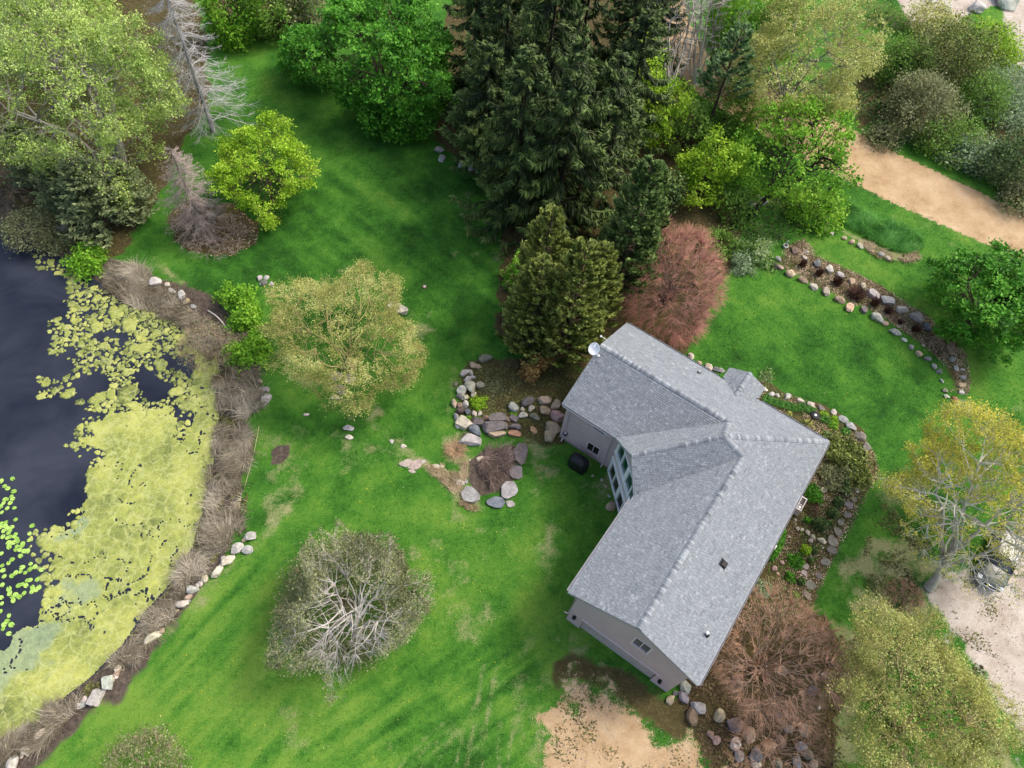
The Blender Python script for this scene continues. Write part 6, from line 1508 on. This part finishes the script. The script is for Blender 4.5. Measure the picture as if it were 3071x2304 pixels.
# house bed
for k, (x, y, r, h, m_, sz, n_, lb) in enumerate([(1110, 580, 52, .5, L_DARKC, .06, 900, 'dark green cushion shrub, uppermost of the row by the flagstones'), (1040, 690, 52, .5, L_DARKC, .06, 900, 'dark green cushion shrub, second in the row by the flagstones'), (985, 800, 58, .5, L_DARKC, .06, 1000, 'dark green cushion shrub, third in the row by the flagstones'),
      (850, 910, 74, .8, L_DARKC, .06, 1500, 'biggest clipped round shrub beside the cobble row'), (942, 900, 34, .4, L_DARKC, .05, 500, 'small round shrub touching the biggest clipped one'), (730, 870, 36, .4, L_GREEN, .05, 500, 'small green shrub between the clipped ball and the air conditioner'),
      (795, 1165, 36, .4, L_DARKC, .05, 500, 'small dark round shrub below the cobble row'), (765, 1265, 32, .35, L_DARKC, .05, 450, 'small dark round shrub in the middle of the litter bed'), (668, 1478, 42, .4, L_DARKC, .05, 550, 'small dark round shrub at the lower end of the bed'),
      (715, 1165, 55, .4, L_CHART, .06, 600, 'loose yellow green plant left of the small round shrubs'), (620, 1280, 95, .3, L_GREEN, .06, 900, 'loose green plants sprawling in the litter bed'), (270, 1560, 100, .45, L_SAGE, .07, 1100, 'pale green plant near the lower end of the long eave'), (560, 1440, 60, .3, L_GREEN, .06, 500, 'low green plant by the lowest round shrub'),
      (790, 610, 105, .5, L_GREEN, .06, 1600, 'spreading green shrub beside the round cream boulder'), (1110, 500, 45, .45, L_DARKC, .06, 700, 'dark low shrub above the row of cushions'), (610, 1620, 50, .3, L_MID, .06, 400, 'little green plant close to the rust brown shrub')]):
    X, Y = x / FP[0] + FP[1], y / FP[0] + FP[2]
    leafy_mound('bed_shrub', lb, 'shrub', X, Y, r / FP[0], h, 160 + k, m_, n_, sz, shell=.55, lob=.08 if m_ is L_DARKC else .3)
bare_shrub('barberry_shrub', 'low purple brown shrub in front of the air conditioner', 770 / FP[0] + FP[1], 760 / FP[0] + FP[2], .3, 84 / FP[0], .6, 180, bark_mat('bark_barberry', (.05, .03, .025), (.17, .075, .06)), (22, 150, 900), r0=.012, tw=.006, zlo=-.2)
leafy_mound('juniper_shrub', 'wide sprawling olive juniper off the east corner of the roof', 'shrub', 2535, 1375, 68, .75, 181, L_OLIVC, 5200, .09, 1.25, rot=.3, shell=.3)
leafy_mound('juniper_shrub', 'lower half of sprawling juniper running down along the east eave', 'shrub', 2500, 1430, 60, .6, 182, L_OLIVE, 3400, .08, 1.0, shell=.3)
leafy_mound('juniper_shrub', 'yellowish juniper tip nearest the flagstones', 'shrub', 2575, 1425, 38, .5, 183, L_OLIVC, 1800, .08, 1.2, shell=.3)
LIR = crop([(40, 360, 56), (120, 400, 54), (205, 425, 54), (290, 450, 54), (375, 475, 54), (450, 490, 50), (525, 480, 52), (640, 512, 56), (845, 640, 54), (1130, 812, 48)], *HE)
M_LIR = leaf_mat('liriope', (.015, .075, .008), (.05, .19, .02), (.14, .34, .05), .25)
for k, (x, y, r) in enumerate(LIR):
    tuft('lilyturf_clump', 'arching dark green grass clump along the eave, ' + ['nearest the porch roof', 'second from the porch roof', 'third from the porch roof', 'fourth from the porch roof', 'fifth from the porch roof', 'sixth from the porch roof', 'seventh from the porch roof', 'just before the pole lantern', 'just past the pole lantern', 'farthest, among edging stones and juniper'][k], 'grass clump', x, y, r, .45, 190 + k, M_LIR, 260, .9, .018, .75, 'green grass clumps in a row by the eave', core=.30)
for k, (x, y, r, m_, lb) in enumerate([(830, 565, 60, L_CHART, 'yellow green stonecrop beside the pole lantern'), (985, 640, 66, L_CHART, 'yellow green stonecrop spreading by the edging stones'), (960, 720, 80, L_BRIGHT, 'green ground cover between the lantern and the juniper'), (620, 690, 62, L_YELL, 'mossy yellow plant at the foot of the pole lantern'), (350, 560, 40, L_YELL, 'small mossy yellow plant along the north eave'), (880, 850, 60, L_BLOOM, 'whitish dry flower heads at the roof corner')]):
    leafy_mound('ground_cover_plant', lb, 'plant', x / HE[0] + HE[1], y / HE[0] + HE[2], r / HE[0], .18, 210 + k, m_, 700, .05, shell=.25)
leafy_mound('clipped_hedge', 'long dark green clipped hedge tucked under the east eave', 'hedge', 2328, 1632, 18, .8, 220, L_GREEN, 2600, .05, 3.6, rot=-.55, shell=.75, lob=.05)
leafy_mound('flowering_plant', 'cream flowered loose plant beyond the little porch roof', 'plant', 2300, 1128, 26, .3, 221, L_BLOOM, 700, .05, shell=.25)
# grasses
M_DKGR = leaf_mat('dark_grass', (.030, .014, .010), (.085, .038, .026), (.17, .09, .06), .1)
for k, (x, y, r, h, lb) in enumerate([c + (l,) for c, l in zip([(640 / 5.53 + 2290, 650 / 5.53 + 680, 10, .75), (905 / 5.53 + 2290, 800 / 5.53 + 680, 10, .8), (1215 / 5.53 + 2290, 940 / 5.53 + 680, 14, .8), (1525 / 5.53 + 2290, 1140 / 5.53 + 680, 27, .75), (1830 / 5.53 + 2290, 1290 / 5.53 + 680, 13, .8), (2050 / 5.53 + 2290, 1420 / 5.53 + 680, 12, .6), (620 / 4.05 + 2590, 530 / 4.05 + 860, 13, .7), (440 / 4.05 + 2590, 435 / 4.05 + 860, 8, .3)],
        ['dark russet grass tuft at the upper end of the terrace bed', 'dark russet grass tuft, second from the upper end of the terrace', 'wide russet grass tuft in the pinkish mulch of the terrace', 'largest dark brown grass mound in the terrace bed', 'russet grass tuft beside the big white terrace block', 'brown grass tuft just below the white terrace block', 'brown grass tuft next to the blue grey terrace stone', 'tiny dark tuft on moss in the terrace bed'])]):
    tuft('russet_grass', lb, 'ornamental grass', x, y, r, h, 230 + k, M_DKGR, 620 if r > 20 else 340, .50, .022, .25, 'russet grass tufts in the terrace bed', core=.35)
tuft('tan_grass', 'fluffy tan ornamental grass beside the white rockery slab', 'ornamental grass', 980 / 5.267 + 1180, 380 / 5.267 + 1280, 24, .6, 240, leaf_mat('tan_grass', (.24, .15, .08), (.46, .30, .17), (.60, .45, .28), .2), 700, .9, .012, .7, core=.4)
M_TALL = leaf_mat('tall_grass', (.05, .17, .03), (.11, .36, .06), (.28, .58, .16), .35)
rng = np.random.default_rng(250)
tg = pw([(2470, 640), (2520, 620), (2600, 670), (2700, 705), (2750, 735), (2750, 770), (2700, 785), (2650, 770), (2580, 735), (2500, 690)])
q = in_poly_points(7500, tg, rng); C = np.stack([q[:, 0], q[:, 1], hfun(q[:, 0], q[:, 1])], 1)
ang = fbm(q[:, 0] * .5, q[:, 1] * .5, 3, 2) * 10; d = np.stack([np.cos(ang), np.sin(ang), 0 * ang], 1) + rng.normal(0, .8, (len(q), 3)) * [1, 1, 0]
V, F = blades(C, .8, rng, .45, .016, 4, .35, d); p0 = C.mean(0)
root = thing('tall_grass_bank', 'thick bank of long bright green grass beside the dirt road', 'grass bank', tuple(p0))
link('blades', np_mesh('blades', V - p0, [F], np.repeat(np.clip(fbm(q[:, 0] * 1.4, q[:, 1] * 1.4, 9, 2) * 1.2 - .1 + rng.normal(0, .25, len(q)), 0, 1), 8), False, [M_TALL]), root)
# mown lawn: short blades
rng = np.random.default_rng(260)
n_ = 230000
q = np.stack([rng.uniform(-34, 46, n_), rng.uniform(0, 62, n_)], 1)
lw = np.clip((q[:, 1]) / 62, 0, 1)
xi = np.clip(np.searchsorted(GX, q[:, 0]) - 1, 0, nxg - 2); yi = np.clip(np.searchsorted(GY, q[:, 1]) - 1, 0, nyg - 2); vi = yi * nxg + xi
bad = np.maximum.reduce([mk['soil'][vi], mk['sand'][vi], mk['gravel'][vi], mk['mud'][vi], mk['dry'][vi] * .8])
al_ = (q[:, 0] - EX) * HA[0] + (q[:, 1] - EY) * HA[1]; be_ = (q[:, 0] - EX) * HB[0] + (q[:, 1] - EY) * HB[1]
inh = ((al_ > .3) & (al_ < W_ - .4) & (be_ > .3) & (be_ < LB_)) | ((be_ > .3) & (be_ < W_ - .4) & (al_ > .3) & (al_ < LA_)) | ((al_ + be_ < 18.7) & (al_ > 0) & (be_ > 0))
q = q[(bad < .35) & ~inh & (dpond[vi] < -2.2)]
C = np.stack([q[:, 0], q[:, 1], hfun(q[:, 0], q[:, 1]) - .01], 1)
hgt_ = rng.uniform(.05, .12, len(q)); aa = rng.random(len(q)) * 6.28; wd_ = rng.uniform(.012, .03, len(q)); b2 = rng.normal(0, .05, (len(q), 2))
dx = np.stack([np.cos(aa) * wd_, np.sin(aa) * wd_, 0 * aa], 1)
V = np.stack([C - dx, C + dx, C + np.stack([b2[:, 0], b2[:, 1], hgt_], 1)], 1).reshape(-1, 3)
F = np.arange(len(q) * 3).reshape(-1, 3)
M_LAWN = leaf_mat('lawn_blade', (.012, .050, .007), (.055, .165, .018), (.26, .35, .09), .2)
lt = np.clip(mk['lush'][vi][(bad < .35) & ~inh & (dpond[vi] < -2.2)] * .7 - .0 + rng.normal(0, .26, len(q)), 0, 1)
o = link('lawn_grass', np_mesh('lawn_grass', V, [F], np.repeat(lt, 3), False, [M_LAWN])); o['kind'] = 'stuff'

# ------------------------------------------------------------------ small objects
# satellite dish on the north gable
p = hw(4.75, LB_ - .25, 0); zr_ = ZE + SL * (W_ - 4.75)
t = thing('satellite_dish', 'white oval satellite dish on a bent arm at the north gable of the roof', 'satellite dish', (p[0], p[1], zr_ + .02))
M_DISH = plain('dish_white', (.80, .80, .81), .4, .4, .05, 5)
mb = MB(); mb.box((0, 0, .03), (.22, .16, .04)); mb.obj('foot', M_GALV, t)
hb3 = np.array([HB[0], HB[1], 0]); ha3 = np.array([HA[0], HA[1], 0])
dc = hb3 * .35 + ha3 * .12 + np.array([0, 0, .62])
MB().tube([(0, 0, .04), hb3 * .12 + np.array([0, 0, .3]), dc - np.array([0, 0, .02])], .028, 8).obj('mast', M_GALV, t, True)
dn = unit(np.array([-.35, -.75, .75])); du = unit(np.cross(dn, [0, 0, 1.])); dv = np.cross(dn, du)
def dish_ring(r, o_): return [dc + du * (r * .36 * math.cos(a)) + dv * (r * .42 * math.sin(a)) + dn * o_ for a in np.linspace(0, 2 * math.pi, 28, endpoint=False)]
rings = [dish_ring(r, .10 * r * r - .02) for r in (.12, .4, .7, .92, 1.0)] + [dish_ring(1.0, .06), dish_ring(.6, .0), dish_ring(.12, -.045)]
vs = [v for r in rings for v in r]; n = 28
fs = [(i * n + j, i * n + (j + 1) % n, (i + 1) * n + (j + 1) % n, (i + 1) * n + j) for i in range(len(rings) - 1) for j in range(n)] + [tuple(range(n - 1, -1, -1)), tuple((len(rings) - 1) * n + j for j in range(n))]
MB().add(vs, fs).obj('reflector', M_DISH, t, True)
MB().tube([dc - dv * .40 + dn * .03, dc - dv * .30 + dn * .38], .014, 6).box(dc - dv * .22 + dn * .40, (.07, .07, .10)).obj('feed_arm', M_DISH, t)
# thin white antenna / pipe at the gable peak
p = hw(3.3, LB_ + .05, 0)
t = thing('gable_light', 'small white lamp arm reaching from the top of the north gable', 'lamp', (p[0], p[1], ZE + SL * 3.3))
MB().tube([(0, 0, .02), hb3 * .2 + np.array([0, 0, .06]), hb3 * .34 + np.array([0, 0, .04])], .022, 7).obj('arm', M_TRIM, t, True)
MB().lathe([(.03, -.04), (.065, -.03), (.07, .03), (.03, .06)], hb3 * .38 + np.array([0, 0, .04]), 12).obj('lamp_head', M_TRIM, t, True)

# covered grill by the wall
g0 = G(1732, 1398)
t = thing('covered_grill', 'barbecue grill under a black cover standing by the mauve wall', 'grill', tuple(g0), rz=TH + math.pi / 2)
M_COVER = plain('black_cover', (.010, .010, .012), .45, .4, .3, 6, bmp=.3)
prof = [(.62, .03), (.60, .30), (.61, .62), (.56, .86), (.40, 1.04), (.18, 1.12), (.02, 1.13)]
k = 28; vs = []
for r, z in prof:
    for j in range(k):
        a = 2 * math.pi * j / k; rr = r * (1 + .035 * math.sin(6 * a + z * 3) * (1.2 - z)); ca, sa = math.cos(a), math.sin(a)
        sq = 1 / max(abs(ca) ** 4 + abs(sa) ** 4, 1e-6) ** .25
        vs.append((rr * ca * sq * 1.0, rr * sa * sq * .66, z))
fs = [(i * k + j, i * k + (j + 1) % k, (i + 1) * k + (j + 1) % k, (i + 1) * k + j) for i in range(len(prof) - 1) for j in range(k)] + [tuple((len(prof) - 1) * k + j for j in range(k))]
MB().add(vs, fs).obj('cover', M_COVER, t, True); t.scale = (1.15, 1.15, 1.1)
for sx in (-.5, .5):
    MB().lathe([(.01, -.06), (.07, -.05), (.07, .05), (.01, .06)], (sx, .25, .06), 12).obj('wheel', M_BLACK, t)

# pole lantern in the north bed
p = G(2424, 1270)
t = thing('pole_lantern', 'black pole lantern with a round disc top in the planting bed', 'lantern', tuple(p))
MB().tube([(0, 0, 0), (.01, .0, .95)], .035, 10).obj('post', M_BLACK, t, True)
MB().lathe([(.07, .90), (.09, .94), (.10, 1.12), (.05, 1.14)], (0, 0, 0), 14).obj('lamp_body', M_BLACK, t, True)
MB().lathe([(.36, 1.13), (.37, 1.15), (.28, 1.21), (.11, 1.24)], (0, 0, 0), 24).obj('lamp_shade', M_BLACK, t, True)
MB().lathe([(.11, 1.225), (.10, 1.245), (.03, 1.25)], (0, 0, 0), 16).obj('finial', M_GALV, t, True)

# air conditioner under the east eave
p = hw(4.95, -.10, 0); p[2] = hz(p[0], p[1])
pc = G(2390, 1524)
t = thing('air_conditioner', 'beige air conditioner box with a dark fan grille under the east eave', 'air conditioner', tuple(pc), rz=TH)
M_BEIGE = plain('beige_metal', (.46, .42, .38), .5, .4, .06, 4)
MB().box((0, 0, .05), (1.15, .5, .1)).obj('plinth', M_CONC, t)
mb = MB()
for sx in (-.5, .5): mb.box((sx, 0, .45), (.1, .42, .7))
mb.box((0, -.17, .45), (.9, .06, .7)); mb.box((0, .17, .45), (.9, .06, .7)); mb.box((.12, 0, .78), (.06, .28, .04))
mb.obj('casing', M_BEIGE, t, bevel=.01)
MB().box((-.17, 0, .66), (.54, .27, .03)).obj('fan_grille', M_BLACK, t)
MB().lathe([(.11, .70), (.12, .74), (.05, .79)], (.30, 0, 0), 16).obj('fan_hub', M_TRIM, t, True)
MB().box((.30, 0, .66), (.30, .27, .02)).obj('fan_well', M_BLACK, t)
for k in range(5): MB().box((-.38 + k * .1, 0, .69), (.012, .27, .02)).obj('grille_slat', M_BEIGE, t)

# exhaust pipe with a cross piece through the eave gutter
p = hw(9.3, -.62, 0); pc = Gz(2326, 1642, 1.0); z = hz(pc[0], pc[1])
t = thing('exhaust_pipe', 'white tee topped exhaust pipe standing beside the clipped hedge', 'pipe', (pc[0], pc[1], z))
MB().tube([(0, 0, 0), (0, 0, 1.0)], .035, 8).tube([(0, 0, 1.0), -np.array([HB[0], HB[1], 0]) * -.5 + np.array([0, 0, 1.02])], .03, 8).obj('riser', M_TRIM, t, True)
MB().tube([np.array([HA[0], HA[1], 0]) * -.15 + np.array([0, 0, 1.02]), np.array([HA[0], HA[1], 0]) * .15 + np.array([0, 0, 1.02])], .035, 8).obj('tee', M_TRIM, t, True)

# stone basket planter
p = G(2354, 742)
t = thing('basket_planter', 'white stone swan necked planter by the upper end of the terrace bed', 'planter', tuple(p), rz=-.5)
M_PLNT = plain('pale_cast_stone', (.60, .58, .55), .8, .2, .12, 6)
MB().lathe([(.12, .0), (.20, .06), (.24, .18), (.22, .26), (.18, .27), (.17, .2), (.02, .18)], (0, 0, 0), 20).obj('bowl', M_PLNT, t, True)
MB().tube([(-.02, .17, .22), (-.02, .27, .42), (.0, .24, .58), (.02, .12, .60)], [.05, .045, .04, .05], 9).obj('neck', M_PLNT, t, True)
MB().lathe([(.16, .20), (.10, .24), (.02, .26)], (0, 0, 0), 12).obj('soil', plain('pot_soil', (.05, .04, .02), .95, .1), t, True)

# round cover on the lawn
p = G(1273, 861)
t = thing('well_cover', 'small round well cover with pale ring alone on the long lawn', 'cover', tuple(p))
MB().lathe([(.19, .0), (.20, .05), (.15, .09), (.13, .07)], (0, 0, 0), 20).obj('ring', plain('brown_ring', (.12, .08, .06), .8, .2), t, True)
MB().lathe([(.125, .04), (.11, .09), (.02, .10)], (0, 0, 0), 16).obj('lid', plain('pale_lid', (.50, .44, .38), .7, .2), t, True)

# white birch pole along the shore, stick, and thin cane in the reeds
def log(name, label, a, b, r0, r1, m, bendz=.0, z0=.05, z1=.05):
    A = G(*a) + np.array([0, 0, z0]); B = G(*b) + np.array([0, 0, z1]); pts = [A + (B - A) * s + np.array([.10 * math.sin(s * 3.1), .07 * math.sin(s * 5), bendz * math.sin(s * math.pi)]) for s in np.linspace(0, 1, 9)]
    p0 = pts[0].copy(); return tag(link(name, None) if False else MB().tube([q_ - p0 for q_ in pts], list(np.linspace(r0, r1, 9)), 8).obj(name, m, None, True), label, 'branch' if r0 < .05 else 'log'), p0
M_BIRCH = plain('birch_bark', (.60, .55, .47), .85, .2, .35, 9)
for args in (('birch_log', 'long pale birch trunk lying along the bank beside the bright green bushes', (624, 934), (694, 1000), .055, .035, M_BIRCH, .1, .10, .22), ('cut_branch', 'short pale stick poking out of the brown bank shrub', (688, 1078), (709, 1066), .04, .03, M_BIRCH, 0, .3, .3),
             ('bamboo_cane', 'long thin pale cane lying between the dead reeds and the lawn', (778, 1280), (735, 1460), .016, .012, plain('cane', (.50, .46, .25), .7, .2), .05, .12, .12)):
    o, p0 = log(*args); o.location = tuple(p0)

# parked car below the gold tree
A = G(2938, 1782); B = G(3022, 1588)
cdir = (B - A)[:2]; Lc = 4.6; ang = math.atan2(cdir[1], cdir[0]); cc = (A + (B - A) * .5)
t = thing('parked_car', 'dark green grey estate car parked on the gravel under the gold tree', 'car', (cc[0], cc[1], cc[2] + .0), rz=ang + math.pi)
M_CAR = plain('car_paint', (.055, .065, .065), .35, .6, .05, 2); M_CARG = plain('car_glass', (.04, .05, .06), .25, .25, .1, 2); M_TYRE = plain('tyre', (.015, .015, .016), .85, .1); M_RIM = plain('rim', (.4, .4, .42), .3, .5, .05, 4, metal=.8); M_CHR = plain('chrome', (.75, .76, .78), .15, .6, .03, 4, metal=.9)
M_HL = plain('headlamp', (.80, .82, .84), .1, .6, .03, 4); M_TAIL = plain('tail_lamp', (.30, .012, .01), .2, .5)
# car body: cross sections along x (front at +x)
secs = [(2.30, .62, .38, .66), (2.18, .80, .30, .74), (1.7, .90, .24, .86), (1.0, .93, .22, .95), (.0, .94, .22, .99), (-1.2, .94, .22, 1.0), (-2.0, .90, .26, .98), (-2.24, .82, .34, .90)]
ring = lambda x, hwid, z0, z1: [(x, -hwid * .88, z0), (x, -hwid, z0 + .18), (x, -hwid, z1 - .22), (x, -hwid * .93, z1 - .05), (x, -hwid * .6, z1), (x, 0, z1 + .025), (x, hwid * .6, z1), (x, hwid * .93, z1 - .05), (x, hwid, z1 - .22), (x, hwid, z0 + .18), (x, hwid * .88, z0)]
vs = [v for s_ in secs for v in ring(*s_)]; n = 11
fs = [(i * n + j, (i + 1) * n + j, (i + 1) * n + (j + 1) % n, i * n + (j + 1) % n) for i in range(len(secs) - 1) for j in range(n)] + [tuple(range(n)), tuple(range(len(secs) * n - 1, (len(secs) - 1) * n - 1, -1))]
MB().add(vs, fs).obj('body', M_CAR, t, True)
cab = [(.98, .80, .96, .97), (.30, .68, .96, 1.44), (-.4, .68, .97, 1.50), (-1.55, .66, .97, 1.46), (-2.12, .74, .96, .99)]
vs = []
for x, hwid, z0, z1 in cab: vs += [(x, -.86, z0 - .03), (x, -hwid, z1), (x, 0, z1 + .03), (x, hwid, z1), (x, .86, z0 - .03)]
fs = []
for i in range(len(cab) - 1):
    for j in range(4): fs.append((i * 5 + j, (i + 1) * 5 + j, (i + 1) * 5 + j + 1, i * 5 + j + 1))
MB().add(vs, fs).obj('cabin', M_CARG, t, True)
mb = MB(); vs = []
for x, hwid, z in ((.34, .66, 1.455), (-.4, .67, 1.515), (-1.50, .65, 1.475)): vs += [(x, -hwid, z), (x, 0, z + .035), (x, hwid, z)]
mb.add(vs, [(0, 3, 4, 1), (1, 4, 5, 2), (3, 6, 7, 4), (4, 7, 8, 5)]); mb.obj('roof_panel', M_CAR, t, True)
for sy in (-1, 1):
    mb = MB()
    for (xa, za), (xb, zb) in (((.99, .97), (.31, 1.46)), ((-1.53, 1.47), (-2.12, 1.0)), ((-.35, 1.0), (-.42, 1.50))):
        ya = .84 if za < 1.2 else .67; yb = .67 if zb > 1.2 else .84
        mb.tube([(xa, sy * ya, za), (xb, sy * yb, zb)], .045, 6)
    mb.obj('pillar', M_CAR, t)
    MB().box((1.0 - .25, sy * 1.02, 1.0), (.12, .18, .14)).obj('wing_mirror', M_CAR, t, bevel=.02)
    MB().add([(2.05, sy * .58, .74), (2.22, sy * .52, .66), (2.20, sy * .80, .60), (2.0, sy * .88, .72), (2.05, sy * .58, .80), (2.25, sy * .52, .70), (2.23, sy * .80, .66), (2.0, sy * .88, .79)], [(4, 5, 6, 7), (0, 1, 5, 4), (1, 2, 6, 5), (2, 3, 7, 6), (3, 0, 4, 7)]).obj('headlight', M_HL, t)
    MB().box((-2.2, sy * .68, .75), (.1, .24, .18)).obj('tail_light', M_TAIL, t)
    for sx in (1.38, -1.38):
        c0 = np.array([sx, sy * .84, .33]); w_ = MB()
        n = 20; prof = [(.20, -.10), (.31, -.11), (.335, -.08), (.335, .08), (.31, .11), (.20, .10)]; vs = []
        for r, y in prof:
            for j in range(n): a = 2 * math.pi * j / n; vs.append(c0 + np.array([r * math.cos(a), y, r * math.sin(a)]))
        fs = [(i * n + j, i * n + (j + 1) % n, ((i + 1) % 6) * n + (j + 1) % n, ((i + 1) % 6) * n + j) for i in range(6) for j in range(n)]
        wo = w_.add(vs, fs).obj('wheel', M_TYRE, t, True)
        vs = [c0 + np.array([.2 * math.cos(2 * math.pi * j / n), sy * .09, .2 * math.sin(2 * math.pi * j / n)]) for j in range(n)]
        MB().add(vs, [tuple(range(n))]).obj('rim', M_RIM, wo)
MB().tube([(2.16, -.78, .5), (2.34, -.4, .47), (2.37, 0, .46), (2.34, .4, .47), (2.16, .78, .5)], .06, 8).obj('front_bumper', M_CHR, t, True)
MB().box((2.27, 0, .60), (.08, .9, .16)).obj('grille', M_BLACK, t)
MB().tube([(2.30, -.5, .70), (2.34, 0, .71), (2.30, .5, .70)], .025, 6).obj('grille_bar', M_CHR, t, True)
